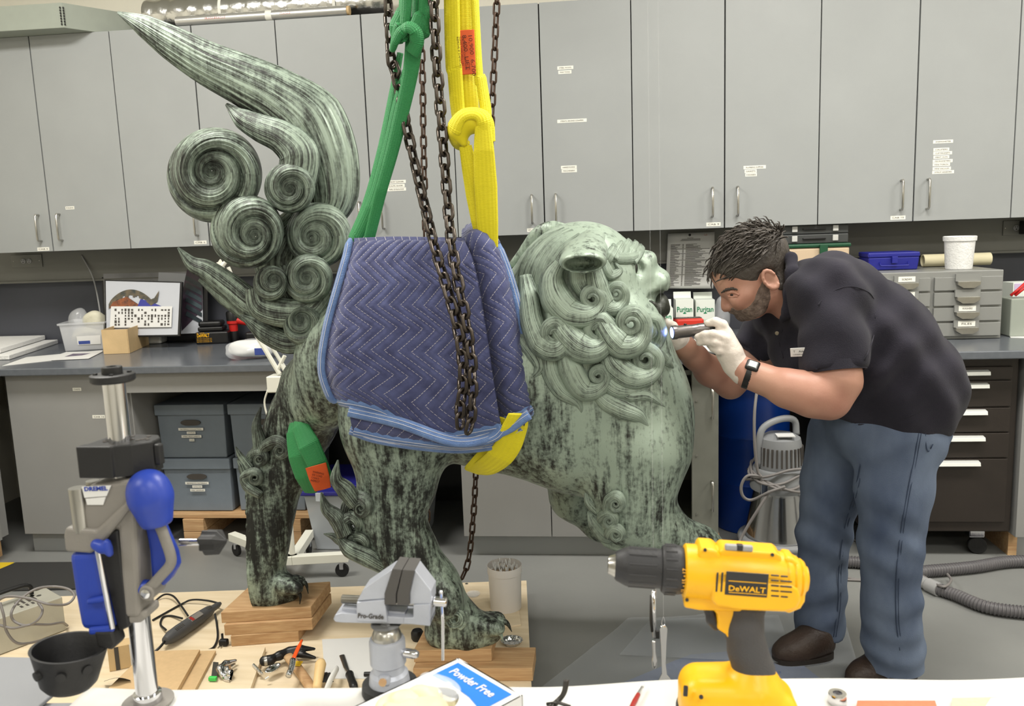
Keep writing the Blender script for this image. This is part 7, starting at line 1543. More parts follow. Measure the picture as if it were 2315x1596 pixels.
e = empty('drill_battery', cc+V(0, 0, .063), 'black battery pack standing on the charger', 'battery'); obox(cc+V(-.01, 0, 0), (1, .18, 0), (.125, .09, .022), ZK+.0645, 'black_plastic', 'base', e, .006); obox(cc+V(-.012, 0, 0), (1, .18, 0), (.115, .085, .028), ZK+.087, 'black_plastic', 'cap', e, .010)
mat('tool_red', (190,34,30), .4); cc = V(P(528, 752, 4.07)[0], 4.075, ZK)
e = empty('red_drill', cc, 'red and black cordless driver standing on the counter behind the tail', 'drill')
G().lathe([(.022, ZK+.001), (.024, ZK+.03), (.022, ZK+.055)], 20, cc*V(1, 1, 0)).build('battery', 'black_plastic', e, smooth=True); G().lathe([(.021, ZK+.055), (.024, ZK+.09), (.031, ZK+.095), (.031, ZK+.11)], 20, cc*V(1, 1, 0)).build('grip', 'tool_red', e, smooth=True); G().lathe([(.032, ZK+.11), (.033, ZK+.15), (.028, ZK+.158)], 20, cc*V(1, 1, 0)).build('motor', 'black_plastic', e, smooth=True); G().cyl(cc*V(1, 1, 0)+V(.02, 0, ZK+.11), cc*V(1, 1, 0)+V(.12, .0, ZK+.09), .018, n=14).build('nose', 'tool_red', e, smooth=True); obox(cc+V(.13, .0, 0), (1, .1, 0), (.11, .09, .05), ZK+.001, 'black_plastic', 'foot', e, .01)
e = empty('plastic_bag', K(570, 795), 'clear bag of white cotton with blue print lying on the counter', 'bag'); gx_, gy_ = gx, gy; gx, gy = V(1, .1, 0), V(-.1, 1, 0)
crumple('cotton', 'white_plastic', e, K(570, 788, .042), .10, .06, .038, 31); crumple('film', 'clear_bag', e, K(572, 788, .044), .115, .068, .044, 33); G().box(K(588, 795, .045), (.05, .004, .03)).build('print', 'label_blue', e, bevel=.002); gx, gy = gx_, gy_
# ------------------------------------------------------------------ on top of the cabinets
mat('archival_grey', (150,156,146), .7, var=.03, vscale=20)
zt = ZT+.001
e = empty('archival_box', (-2.95, 3.95, zt), 'long grey archival box with a black metal corner on top of the cabinet', 'box'); fl = P(152, 20, 3.78); o = hexa([V(-3.28, 3.72, 0), V(fl[0], 3.74, 0), V(fl[0]+.30, 4.14, 0), V(-3.28, 4.14, 0)], zt, zt+.11).build('lid', 'archival_grey', e, bevel=.002); fl2 = V(fl[0], 3.738, 0)
for i in range(7):
    for s in (-1, 1): G().ball(V(fl[0]+s*.006, 3.735+(.006 if s > 0 else 0), zt+.015+i*.012), (.004, .003, .005), 6).build('corner_stud', 'black_plastic', o, smooth=2)
mat('foil_duct', (200,200,198), .22, 1.0, bump=.7, bscale=14)
e = empty('foil_roll', P(560, 20, 3.98), 'large crinkled silver foil roll lying on top of the cabinets', 'roll')
a, b_ = V(P(335, 40, 3.98)[0], 4.0, zt+.085), V(P(875, 10, 3.98)[0], 4.0, zt+.085); r_ = np.random.RandomState(5)
g = G(); n = 60; path = [a+(b_-a)*t for t in np.linspace(0, 1, n)]; g.tube(path, [.082+.003*math.sin(i*1.7)+.002*r_.rand() for i in range(n)], 32); o = g.build('foil', 'foil_duct', e, smooth=True)
for t in (.33, .80): G().lathe([(.0862, -.007), (.0862, .007)], 32, a+(b_-a)*t, b_-a, cap=False).build('tape_band', 'sticker', e)
e = empty('silver_tube', P(600, 40, 3.86), 'thin silver wrapped tube with red print lying along the cabinet edge', 'tube'); p0, p1 = P(400, 47, 3.86), P(780, 20, 3.86); p0[2] = p1[2] = zt+.024; p1[0] += .01
mat('silver_film', (196,196,194), .3, .8); G().cyl(p0, p1, .0225, n=24).build('film', 'silver_film', e, smooth=True); G().lathe([(.0232, -.015), (.0232, .015)], 24, p0*.45+p1*.55, p1-p0, cap=False).build('tape', 'sticker', e); G().lathe([(.012, -.0), (.020, 0), (.020, .012), (.012, .012)], 20, p1, p1-p0).build('core', 'card', e)
mat('red_print', (190,90,80), .5)
for t in (.18, .24, .62): text('lettering', 'FRAGILE', p0*(1-t)+p1*t+V(0, -.0227, -.004), (1, 0, .02), (0, 0, 1), .009, MATS['red_print'], e, width=.05)
# ------------------------------------------------------------------ swing-arm lamp on a wheeled stand
mat('lamp_white', (226,226,214), .35); LY = 3.10
e = empty('task_lamp', PZ(655, 1245, .05)*V(1, 1, 0), 'white swing-arm lamp on a wheeled stand behind the lion', 'lamp')
lz = lambda x, y, Y=LY: P(x, y, Y)
bx0 = lz(626, 868); o = G().box(bx0+V(0, .02, 0), (.072, .075, .065)).build('bracket_box', 'lamp_white', e, bevel=.004)
def bar(p, r_, w_, name='arm', par=e): g = G(); ribbon(g, np.array([p, p*.5+r_*.5, r_]), (0, -1, 0), w_, w_*.8, 8, 0, 1); return g.build(name, 'lamp_white', par)
bar(lz(632, 845), lz(535, 682), .010); bar(lz(650, 842, LY+.03), lz(560, 695, LY+.03), .008); bar(lz(629, 834), lz(644, 804), .008); bar(lz(644, 838), lz(634, 820), .008)
bar(lz(540, 690), lz(500, 600), .010); bar(lz(556, 700, LY+.03), lz(516, 604, LY+.03), .008)
for dx_ in (0, 7): G().tube([lz(640+dx_, 800), lz(560+dx_, 692)], .003, 8).build('spring', 'steel', e)
h = lz(575, 505, LY); G().lathe([(.012, 0), (.02, .02), (.05, .06), (.075, .09), (.072, .09), (.045, .058)], 28, h, (-.1, .5, -.55)).build('shade', 'lamp_white', e, smooth=True); bar(lz(504, 600), lz(572, 512), .008)
s = [lz(497+x, 594+y) for x, y in ((0, -8), (4, -2), (12, 0), (5, 4), (2, 12), (-3, 4), (-12, 2), (-4, -2))]; n = 8; G().add(s+[p+V(0, .008, 0) for p in s], [tuple(range(8)), tuple(range(15, 7, -1))]+[(i, (i+1) % 8, (i+1) % 8+8, i+8) for i in range(8)]).build('clamp_knob', 'lamp_white', e)
post = PZ(655, 1240, .09); px_, py_ = bx0[0], bx0[1]+.02
G().cyl((px_, py_, .11), (px_, py_, bx0[2]-.03), .012, n=16).build('pole', 'lamp_white', e, smooth=True)
G().tube(smoothpath([lz(606, 880), lz(598, 910), (lz(606, 945)), lz(620, 980)], 16), .004, 8).build('cable', 'lamp_white', e, smooth=2)
ctr = V(px_, py_, .085); feet = [PZ(788, 1258, .085), PZ(524, 1212, .085), PZ(700, 1206, .085), PZ(590, 1268, .085)]
for k_, ft in enumerate(feet):
    d = nrm((ft-ctr)*V(1, 1, 0)); L_ = np.linalg.norm((ft-ctr)[:2]); M4 = frame(ctr+d*L_/2, d, V(-d[1], d[0], 0)); lg = G().box((0, 0, 0), (L_, .036, .036), M4).build('leg', 'lamp_white', e, bevel=.002)
    f0 = V(ft[0], ft[1], 0)-d*.03; G().lathe([(.026, -.008), (.028, -.006), (.028, .006), (.026, .008)], 24, f0+V(0, 0, .029), (V(-d[1], d[0], 0))).build('caster_wheel', 'rubber', lg, smooth=True); G().box(f0+V(0, 0, .05), (.018, .022, .034)).build('caster_fork', 'chrome', lg, bevel=.003)
# ------------------------------------------------------------------ archive boxes in the knee space
mat('archive_blue', (112,122,132), .75, var=.04, vscale=15, bump=.05, bscale=200)
def archive(px, py, Y, w_, h_, dep, label, stickers):
    c = P(px, py, Y); e = empty('archive_box', c+V(0, dep/2, 0), label, 'archive box', 'grey archive boxes under the counter'); x0, z0 = c[0], c[2]; lt = .05
    G().frust((x0, Y+dep/2+.006, z0+.001), (w_-.022, dep-.02), (w_-.010, dep-.012), h_-.01).build('body', 'archive_blue', e, bevel=.004)
    G().bb((x0-w_/2, Y, z0+h_-lt), (x0+w_/2, Y+dep, z0+h_)).build('lid', 'archive_blue', e, bevel=.004)
    hh = z0+h_-lt-.036; ov = [(x0+.036*math.cos(t)*1.0+(.012 if math.cos(t) > 0 else -.012), Y+.005, hh+.013*math.sin(t)) for t in np.linspace(0, 2*PI, 25)[:-1]]; G().add(ov+[(a_[0], a_[1]+.006, a_[2]) for a_ in ov], [tuple(range(24)), tuple(range(47, 23, -1))]+[(i, (i+1) % 24, (i+1) % 24+24, i+24) for i in range(24)]).build('hand_hole', 'ink', e)
    for k, s in enumerate(stickers):
        zz_ = hh-.03-.017*k; wd = .006*len(s); y_ = Y+.0045; o = G().bb((x0-wd/2, y_-.0008, zz_-.006), (x0+wd/2, y_, zz_+.006)).build('sticker', 'sticker', e); text('lettering', s, (x0, y_-.0012, zz_), (1, 0, 0), (0, 0, 1), .006, MATS['ink'], o, width=wd*.85, center=True)
    return e
wB, hB, dB = .335, .255, .38
zS = .145   # shelf board height
xa = P(440, 1100, 3.5)[0]; xb_ = xa+wB+.012
tag(G().bb((xa-.17, 3.50, zS-.022), (xb_+.19, 3.93, zS-.002)).build('shelf_board', 'wood', bevel=.002), 'wooden board on blocks carrying the archive boxes', 'board')
for i, x in enumerate((xa-.02, xb_+.1)): 
    for k in (0, 1): tag(G().bb((x-.05, 3.49, .001+k*.061), (x+.05, 3.90, .060+k*.061)).build('support_block', 'wood', bevel=.002), ['lower wooden block under the left end of the box board', 'upper wooden block under the left end of the box board', 'lower wooden block under the right end of the box board', 'upper wooden block under the right end of the box board'][i*2+k], 'wood block', 'blocks under the box board')
def arch_at(x, Y, z, lab, st_): 
    px, py, _ = (lambda p: (p[0], p[1], 0))(proj_(V(x, Y, z))); return archive(px, py, Y, wB, hB, dB, lab, st_)
def proj_(p):
    v = p-CC; d = v@CF; return 1157.5+F_PX*(v@CR)/d, 798-F_PX*(v@CU)/d
arch_at(xa, 3.52, zS, 'lower left grey archive box with three stickers', ['REFERENCE MATERIALS', 'CATALOGS', 'MISC SAMPLES']); arch_at(xb_, 3.53, zS, 'lower right grey archive box behind the far hind leg', ['LIGHT', 'METERS'])
arch_at(xa-.005, 3.52, zS+hB+.002, 'upper left grey archive box with four stickers', ['MATERIALS COLLECTION', 'SAMPLES', 'WIRE MESH SHEETS', 'TAPE']); arch_at(xb_, 3.52, zS+hB+.002, 'upper right grey archive box behind the lamp cable', ['SANDBAGS', 'FELT'])
# clear storage bin with blue lid
e = empty('storage_bin', PZ(770, 1235, 0), 'clear storage bin with a dark blue lid behind the near hind leg', 'bin'); mat('lid_blue', (38,38,120), .35); x0, x1 = P(692, 1200, 3.40)[0], P(955, 1200, 3.40)[0]; cx = (x0+x1)/2; mat('bin_frost', (206,212,218), .4, alpha=.62)
zt_ = P(760, 1115, 3.40)[2]; G().frust((cx, 3.60, .001), (x1-x0-.06, .34), (x1-x0, .40), zt_-.012).build('tub', 'bin_frost', e, bevel=.006); G().bb((x0-.012, 3.385, zt_-.010), (x1+.012, 3.815, zt_+.012)).build('lid', 'lid_blue', e, bevel=.006); G().bb((x0+.04, 3.45, zt_+.0125), (x1-.04, 3.75, zt_+.02)).build('lid_panel', 'lid_blue', e, bevel=.004)
for t in (.12, .36): G().bb((x0+(x1-x0)*t, 3.374, zt_-.03), (x0+(x1-x0)*t+.035, 3.384, zt_+.008)).build('clip', 'bin_frost', e, bevel=.002)
# ------------------------------------------------------------------ right of the lion: wall sheet, swab cartons, boxes
def wallsheet():
    Yw = 4.088; e = empty('notice_sheet', P(1560, 600, Yw), 'printed list sheet pinned to the raceway above the swab cartons', 'paper'); tl_, tr, br, bl = P(1510, 528, Yw), P(1615, 524, Yw), P(1612, 652, Yw-.002), P(1504, 652, Yw-.002); 
    n = 14; g = G(); Pt = np.zeros((n, 8, 3)); lat = lambda u, v: (tl_*(1-u)+tr*u)*(1-v)+(bl*(1-u)+br*u)*v+V(0, -.012*math.sin(v*PI)-.006*u, 0)
    for i in range(n):
        for j in range(8): Pt[i, j] = lat(j/7, i/(n-1))
    g.grid(Pt); o = g.build('sheet', 'paper', e, smooth=2); m_ = o.modifiers.new('s', 'SOLIDIFY'); m_.thickness = .0006
    g = G(); r_ = np.random.RandomState(6)
    def ln(u0, u1, v): a_, b2 = lat(u0, v)+V(0, -.0015, 0), lat(u1, v)+V(0, -.0015, 0); c2, d2 = lat(u1, v+.008)+V(0, -.0015, 0), lat(u0, v+.008)+V(0, -.0015, 0); g.add([a_, b2, c2, d2], [(0, 1, 2, 3)])
    for k, (a_, b2) in enumerate(((.42, .55), (.30, .70), (.28, .70))): ln(a_, b2, .09+k*.02)
    for k in range(46):
        v = .20+k*.0165
        if k in (5, 10, 17, 24, 33): ln(.07, .9, v); continue
        ln(.07, .07+r_.uniform(.08, .22), v); ln(.32, .35, v); ln(.39, .39+r_.uniform(.15, .42), v)
    tag(g.build('printed_lines', 'ink', e), kind='stuff'); G().lathe([(.006, 0), (.006, .003), (.003, .005)], 14, lat(.47, .04)+V(0, -.001, 0), (0, -1, 0)).build('push_pin', 'black_plastic', e, smooth=True); text('lettering', 'Lab', lat(.78, .06)+V(0, -.002, 0), (1, 0, .03), (0, 0, 1), .008, MATS['red_paint'], e)
wallsheet()
mat('carton_white', (222,228,220), .6); mat('print_green', (20,128,84), .5); mat('carton_mint', (176,206,182), .6)
def swabbox(bl, br, dep, h_, label, rot=0., word='Puritan', openlid=True, x_off=0., txt_w=.85, align='c'):
    a_, b2 = K(*bl), K(*br); ex = nrm((b2-a_)*V(1, 1, 0)); ey = V(-ex[1], ex[0], 0); w_ = np.linalg.norm((b2-a_)[:2]); e = empty('swab_carton', (a_+b2)/2+ey*dep/2, label, 'carton', 'swab cartons on the counter')
    qq = lambda u, v, z: a_+ex*u*w_+ey*v*dep+V(0, 0, z)
    c8 = [qq(u, v, z) for z in (.001, h_) for u, v in ((0, 0), (1, 0), (1, 1), (0, 1))]; o = G().add(c8, [(0,3,2,1),(4,5,6,7),(0,1,5,4),(1,2,6,5),(2,3,7,6),(3,0,4,7)]).build('body', 'carton_white', e, bevel=.001)
    text('lettering', word, qq(.5, 0, h_*.64)-ey*.0008, ex, V(0, 0, 1), .026, MATS['print_green'], o, width=w_*txt_w, bold=.015); t_ = e.children[0].children[-1]
    mesh = t_.data; vv = np.zeros(len(mesh.vertices)*3); mesh.vertices.foreach_get('co', vv); vv = vv.reshape(-1, 3); vv -= ex*(w_*txt_w/2); mesh.vertices.foreach_set('co', vv.ravel())
    G().add([qq(.40, 0, h_*.60)-ey*.001, qq(.60, 0, h_*.60)-ey*.001, qq(.56, 0, h_*.585)-ey*.001, qq(.44, 0, h_*.585)-ey*.001, qq(.5, 0, h_*.64)-ey*.001], [(0, 3, 2, 1, 4)]).build('emblem', 'print_green', o)
    text('lettering', 'COTTON TIPPED\nAPPLICATORS', qq(.15, 0, h_*.36)-ey*.0008, ex, V(0, 0, 1), .008, MATS['carton_mint'], o, width=w_*.7)
    G().add([qq(0, 1, h_), qq(1, 1, h_), qq(1, 1.1, h_+.03), qq(0, 1.1, h_+.03)], [(0, 1, 2, 3)]).build('lid_flap', 'carton_white', o).modifiers.new('s', 'SOLIDIFY').thickness = .001
    return e, qq
swabbox((1573, 752.5), (1616, 751.5), .09, .158, 'right swab carton with the whole green word Puritan')
swabbox((1528, 755), (1568, 754), .09, .165, 'middle swab carton behind the open one')
e_, qq = swabbox((1470, 766), (1522, 765), .12, .14, 'open swab carton nearest the lion mouth')
mat('pack_red', (206,52,38), .45); e = empty('filter_pack', K(1565, 760), 'red and black filter packet lying before the swab cartons', 'packet'); o, M4 = obox(K(1556, 757), (1, .12, 0), (.13, .09, .05), ZK+.03, 'pack_red', 'wrapper', e, .008); G().box((0, .012, .0256), (.125, .05, .002), M4).build('black_panel', 'ink', o); Mi = np.array(M4); text('lettering', 'LINER WEAR', (Mi@np.array([.045, .02, .027, 1]))[:3], -Mi[:3, 0], -Mi[:3, 1], .013, MATS['carton_white'], o, width=.09)
e = empty('tissue_pile', K(1545, 772), 'crumpled white tissue and cotton under the red packet', 'tissue'); gx_, gy_ = gx, gy; gx, gy = V(1, 0, 0), V(0, 1, 0); crumple('tissue', 'paper', e, K(1545, 776, .014), .13, .075, .016, 41)
e = empty('plastic_bag', V(P(1634, 700, 4.06)[0], 4.06, ZK), 'clear plastic bag hanging beside the right swab carton', 'bag'); crumple('film', 'clear_bag', e, V(P(1634, 700, 4.06)[0], 4.06, ZK+.09), .035, .04, .085, 44)
e = empty('tissue_pile', K(1610, 790), 'white crumpled wipes lying near the counter edge', 'tissue'); crumple('tissue', 'paper', e, K(1620, 788, .022), .09, .05, .022, 47); gx, gy = gx_, gy_
# toolboxes stacked on the counter behind the man
mat('case_dark', (60,62,62), .45); mat('case_beige', (198,176,148), .5); mat('case_green', (20,72,46), .45); mat('latch_white', (190,190,186), .4)
# drawer cabinet first gives the depth
DCx0, DCx1 = P(1975, 640, 3.62)[0], P(2272, 640, 3.62)[0]; DCz1 = P(2200, 612, 3.62)[2]; DCz0 = ZK+.001
e = empty('drawer_cabinet', ((DCx0+DCx1)/2, 3.8, DCz0), 'grey steel small-parts drawer cabinet on the counter behind the man', 'cabinet'); mat('drawer_grey', (138,139,136), .4, .2, var=.04, vscale=10)
G().bb((DCx0, 3.635, DCz0), (DCx1, 4.06, DCz1)).build('carcass', 'drawer_grey', e, bevel=.003)
cols = [(DCx0+.01, P(2108, 640, 3.62)[0]-.006), (P(2114, 640, 3.62)[0], DCx1-.008)]; rows = 4; dh = (DCz1-DCz0-.03)/rows
for ci, (xa_, xb2) in enumerate(cols):
    for r in range(rows):
        z0 = DCz0+.014+r*dh; d = G().bb((xa_, 3.622, z0), (xb2, 3.636, z0+dh-.009)).build('drawer', 'drawer_grey', e, bevel=.0015)
        hx = (xb2-.10) if ci == 0 else (xa_*.52+xb2*.48); zz_ = z0+dh*.50
        pts = [(hx-.045, zz_+.006), (hx+.045, zz_+.006), (hx+.045, zz_-.008), (hx+.022, zz_-.022), (hx-.022, zz_-.022), (hx-.045, zz_-.008)]
        G().add([(x, 3.600, z) for x, z in pts]+[(x, 3.622, z) for x, z in pts], [tuple(range(6)), tuple(range(11, 5, -1))]+[(i, (i+1) % 6, (i+1) % 6+6, i+6) for i in range(6)]).build('pull', 'steel', d, bevel=.001)
        G().bb((hx-.05, 3.612, zz_+.006), (hx+.05, 3.6215, zz_+.036)).build('card_holder', 'drawer_grey', d)
        if (ci, r) in ((0, 3), (0, 2), (1, 1), (1, 0)): s = G().bb((hx-.034, 3.6105, zz_+.010), (hx+.034, 3.6118, zz_+.032)).build('card', 'sticker', d); text('lettering', {(0, 3): 'SCREWS', (0, 2): '', (1, 1): 'WASHERS', (1, 0): 'FILES'}[(ci, r)] or 'NUTS', (hx, 3.6100, zz_+.021), (1, 0, 0), (0, 0, 1), .008, MATS['ink'], d, width=.04, center=True)
# things on top of the drawer cabinet and behind
def box_between(xp0, xp1, yp0, yp1, Y, dep, m, name, par, bevel=.004): a_, b2 = P(xp0, yp1, Y), P(xp1, yp0, Y); return G().bb((a_[0], Y, a_[2]), (b2[0], Y+dep, b2[2])).build(name, m, par, bevel=bevel)
zt2 = DCz1+.0012
mat('metal_blue', (34,38,130), .35); a_, b2 = P(1963, 595, 3.80), P(2080, 560, 3.80); e = empty('blue_cash_box', ((a_[0]+b2[0])/2, 3.87, zt2), 'small dark blue metal box on the drawer cabinet', 'box')
hb_ = b2[2]-a_[2]; x0, x1 = a_[0], b2[0]; bz = zt2
o = G().frust(((x0+x1)/2, 3.87, bz), (x1-x0-.012, .13), (x1-x0, .14), .055).build('body', 'metal_blue', e, bevel=.004); G().bb((x0-.002, 3.798, bz+.0555), (x1+.002, 3.942, bz+.078)).build('lid', 'metal_blue', e, bevel=.006); G().bb(((x0+x1)/2-.012, 3.785, bz+.03), ((x0+x1)/2+.012, 3.797, bz+.06)).build('latch', 'metal_blue', e, bevel=.002); G().tube([((x0+x1)/2-.06, 3.797, bz+.035), ((x0+x1)/2-.058, 3.788, bz+.02), ((x0+x1)/2+.058, 3.788, bz+.02), ((x0+x1)/2+.06, 3.797, bz+.035)], .003, 8).build('handle', 'metal_blue', e, smooth=2)
mat('kraft_tube', (200,192,160), .65, var=.05, vscale=10); e = empty('cardboard_tube', P(2160, 580, 3.96), 'pale cardboard tube lying behind the white tub', 'tube'); p0, p1 = P(2086, 578, 3.95), P(2238, 576, 3.95); p0[2] = p1[2] = zt2+.029; g = G().lathe([(.024, 0), (.028, 0), (.028, np.linalg.norm(p1-p0)), (.024, np.linalg.norm(p1-p0)), (.024, 0)], 30, p0, p1-p0, cap=False); g.build('wall', 'kraft_tube', e, smooth=True)
c = V(P(2172, 596, 3.74)[0], 3.76, zt2); e = empty('white_tub', c, 'white plastic tub standing on the drawer cabinet', 'tub'); G().lathe([(.001, 0), (.052, 0), (.053, .004), (.060, .118), (.065, .12), (.066, .138), (.062, .14), (.058, .118), (.051, .006), (.001, .006)], 36, c).build('wall', 'foam_white', e, smooth=True)
Yc = 3.86; e = empty('tackle_box', P(1845, 570, Yc), 'beige toolbox with a green lid behind the man', 'toolbox'); xL, xR = P(1762, 560, Yc)[0], P(1921, 560, Yc)[0]; zG = P(1840, 551, Yc)[2]
G().bb((xL, Yc, ZK+.001), (xR, Yc+.17, zG-.018)).build('body', 'case_beige', e, bevel=.008); o = G().bb((xL-.006, Yc-.006, zG-.0175), (xR+.006, Yc+.176, zG)).build('lid', 'case_green', e, bevel=.006); G().bb(((xL+xR)/2+.02, Yc-.016, zG-.05), ((xL+xR)/2+.055, Yc-.0065, zG-.004)).build('latch', 'case_green', e, bevel=.002)
for i, (lab, dz) in enumerate((('lower dark organizer case with white latches on the toolbox', .001), ('upper dark organizer case under the wall cabinet', .044))):
    e = empty('organizer_case', V((xL+xR)/2, Yc+.08, zG+dz), lab, 'case', 'organizer cases on the toolbox'); G().bb((xL+.004, Yc+.01, zG+dz), (xR-.004, Yc+.16, zG+dz+.041)).build('body', 'case_dark', e, bevel=.004); G().bb(((xL+xR)/2-.05, Yc+.0, zG+dz+.018), ((xL+xR)/2+.05, Yc+.0095, zG+dz+.026)).build('handle', 'black_plastic', e, bevel=.002)
    for u in (.22, .80): xx = xL+(xR-xL)*u; G().bb((xx-.012, Yc+.002, zG+dz+.010), (xx+.012, Yc+.0095, zG+dz+.036)).build('latch', 'latch_white', e, bevel=.002)
# right end of the counter
mat('carton_lilac', (196,176,208), .6); a_ = K(2284, 750); e = empty('glove_carton', a_, 'white carton with purple print at the right end of the counter', 'carton'); o, M4 = obox(a_+V(.05, .05, 0), (1, .1, 0), (.10, .08, .215), ZK+.001, 'carton_white', 'body', e, .001); Mi = np.array(M4); mat('print_purple2', (120,70,150), .5); G().box((0, -.0408, .088), (.09, .001, .030), M4).build('purple_band', 'carton_lilac', o)
for i in range(6): text('lettering', ['NITRILE', 'EXAM GLOVE', 'LATEX FREE', 'POWDER FREE', 'NON STERILE', 'MEDIUM'][i], (Mi@np.array([-.044, -.0408, .04-.018*i, 1]))[:3], Mi[:3, 0], V(0, 0, 1), .007, MATS['print_purple2'], o, width=.055)
e = empty('pliers', K(2292, 690), 'red handled pliers lying behind the purple carton', 'pliers'); pz = lambda x, y: P(x, y, 3.70)
for dx_ in (0, 10): G().tube([pz(2285+dx_, 668), pz(2300+dx_, 656), pz(2318+dx_, 640)], .006, 8).build('handle', 'tool_red', e, smooth=2)
G().tube([pz(2318, 640), pz(2335, 632)], .007, 8).build('jaw', 'steel', e)
obj_, _m = obox(V(pz(2300, 700)[0]+.03, 3.72, 0), (1, 0, 0), (.14, .10, .16), ZK+.001, 'archival_grey', 'tool_caddy', None, .004); tag(obj_, 'grey caddy behind the purple carton holding the red pliers', 'caddy')
q4 = [K(x, y) for x, y in ((2285, 764), (2345, 766), (2350, 752), (2275, 752))]; tag(hexa(q4, ZK+.0005, ZK+.0016).build('paper_sheet', 'paper'), 'white paper sheet on the counter at the right edge', 'paper')
# ------------------------------------------------------------------ under the counter, right: drum, vacuum, tool chest, hoses
mat('drum_blue', (18,70,170), .32, var=.05, vscale=6); c = V((P(1628, 1000, 3.62)[0]+P(1802, 1000, 3.62)[0])/2, 3.80, 0); rD = (P(1802, 1000, 3.7)[0]-P(1628, 1000, 3.7)[0])/2
e = empty('steel_drum', c, 'bright blue steel drum under the counter behind the man', 'drum'); zD = .70
G().lathe([(rD*.98, .001), (rD, .006), (rD, .215), (rD*1.025, .225), (rD, .235), (rD, .43), (rD*1.025, .44), (rD, .45), (rD, zD-.03), (rD*.99, zD-.028)], 56, c).build('shell', 'drum_blue', e, smooth=True)
o = G().lathe([(rD*1.0, zD-.035), (rD*1.03, zD-.032), (rD*1.03, zD-.006), (rD*1.0, zD), (rD*.95, zD), (.001, zD-.004)], 56, c).build('lid_ring', 'steel', e, smooth=True); G().bb((c[0]-.03, c[1]-rD*1.03-.016, zD-.032), (c[0]+.07, c[1]-rD*1.03+.01, zD-.008)).build('ring_latch', 'steel', o, bevel=.002)
c = V(P(1770, 1200, 3.32)[0], 3.40, 0); e = empty('shop_vacuum', c, 'grey and chrome shop vacuum cleaner beside the man', 'vacuum'); rV = .135
mat('vac_grey', (132,134,136), .4); mat('vac_chrome', (190,190,190), .15, 1.0)
G().lathe([(rV*1.02, .05), (rV*1.0, .12), (rV*.78, .285), (rV*.80, .30)], 44, c).build('tank', 'vac_chrome', e, smooth=True)
G().tube([c+V(rV*1.12*math.cos(t), rV*1.12*math.sin(t), .085) for t in np.linspace(0, 2*PI, 40)[:-1]], .017, 10, closed=True).build('bumper_ring', 'vac_grey', e, smooth=2)
G().lathe([(rV*.86, .30), (rV*.88, .31), (rV*.80, .385), (rV*.78, .39)], 44, c).build('collar', 'vac_grey', e, smooth=True)
o = G().lathe([(rV*.66, .39), (rV*.68, .40), (rV*.64, .49), (rV*.60, .515), (rV*.40, .53), (.001, .532)], 44, c).build('motor_head', 'vac_grey', e, smooth=True)
for i in range(30): t = 2*PI*i/30; p = c+V(rV*.66*math.cos(t), rV*.66*math.sin(t), .445); M4 = frame(p, V(-math.sin(t), math.cos(t), 0), V(0, 0, 1)); G().box((0, 0, 0), (.007, .075, .008), M4).build('vent_slot', 'ink', o)
g = G(); ribbon(g, smoothpath([c+V(-.085, -.03, .40), c+V(-.088, -.03, .50), c+V(-.07, -.02, .56), c+V(.0, .0, .59), c+V(.06, .02, .58), c+V(.07, .02, .52)], 30), nrm(V(-.3, -1, .2)), .014, .010, 10, 0, 1); g.build('handle', 'vac_grey', e, smooth=2)
G().box(c+V(.01, -.05, .535), (.07, .05, .004), Matrix()).build('sticker', 'paper', o)
for a_ in (-2.3, -.9): p = c+V(rV*.86*math.cos(a_), rV*.86*math.sin(a_), .33); G().box(p, (.03, .02, .06)).build('clamp', 'chrome', e, bevel=.003)
for a_ in (-2.6, -.8, .9, 2.4): G().lathe([(.022, -.009), (.024, 0), (.022, .009)], 20, c+V(rV*1.1*math.cos(a_), rV*1.1*math.sin(a_), .025), (math.sin(a_), math.cos(a_), 0)).build('caster', 'rubber', e, smooth=True); p = c+V(rV*1.08*math.cos(a_), rV*1.08*math.sin(a_), .05); G().box(p, (.02, .02, .03)).build('caster_bracket', 'steel', e)
for k in range(4):
    zz_ = .335+.018*k; pts = [c+V((rV*.93+.012*math.sin(3*t+k))*math.cos(t), (rV*.93+.012*math.sin(3*t+k))*math.sin(t), zz_+.022*math.sin(t*2+k*1.3)) for t in np.linspace(0, 2*PI, 48)[:-1]]
    if k == 0: vc_ = empty('wound_cable', c+V(0, -rV, .35), 'grey power cable wound round the shop vacuum', 'cable')
    G().tube(pts, .0055, 8, closed=True).build('winding', 'cable_grey', vc_, smooth=2)
fv = lambda x, y, Y=3.2: P(x, y, Y)
cord('grey_cable', [fv(1718, 795, 3.29), fv(1714, 860, 3.27), fv(1706, 930, 3.22), fv(1706, 1000, 3.2), fv(1712, 1060, 3.2), fv(1720, 1078, 3.2)], .006, 'cable_grey', 'grey cable hanging from the counter in front of the drum')
cord('grey_cable', [fv(1722, 1076), fv(1690, 1076), fv(1676, 1098), fv(1680, 1122), fv(1700, 1130), fv(1740, 1112, 3.17), fv(1775, 1100, 3.17)], .006, 'cable_grey', 'grey cable looping left of the vacuum clamps')
cord('grey_cable', [fv(1740, 1110, 3.18), fv(1715, 1150, 3.17), fv(1690, 1190, 3.17), fv(1672, 1225, 3.16), fv(1668, 1250, 3.12)], .006, 'cable_grey', 'grey cable running down to the floor by the vacuum')
cord('coiled_cable', [PZ(1632, 1160, .02), PZ(1640, 1180, .01), PZ(1672, 1192, .008), PZ(1678, 1178, .012), PZ(1650, 1168, .014), PZ(1636, 1176, .012), PZ(1655, 1192, .014), PZ(1682, 1188, .018), PZ(1670, 1172, .02), PZ(1640, 1166, .02)], .006, 'cable_grey', 'small coil of grey cable on the floor by the drum')
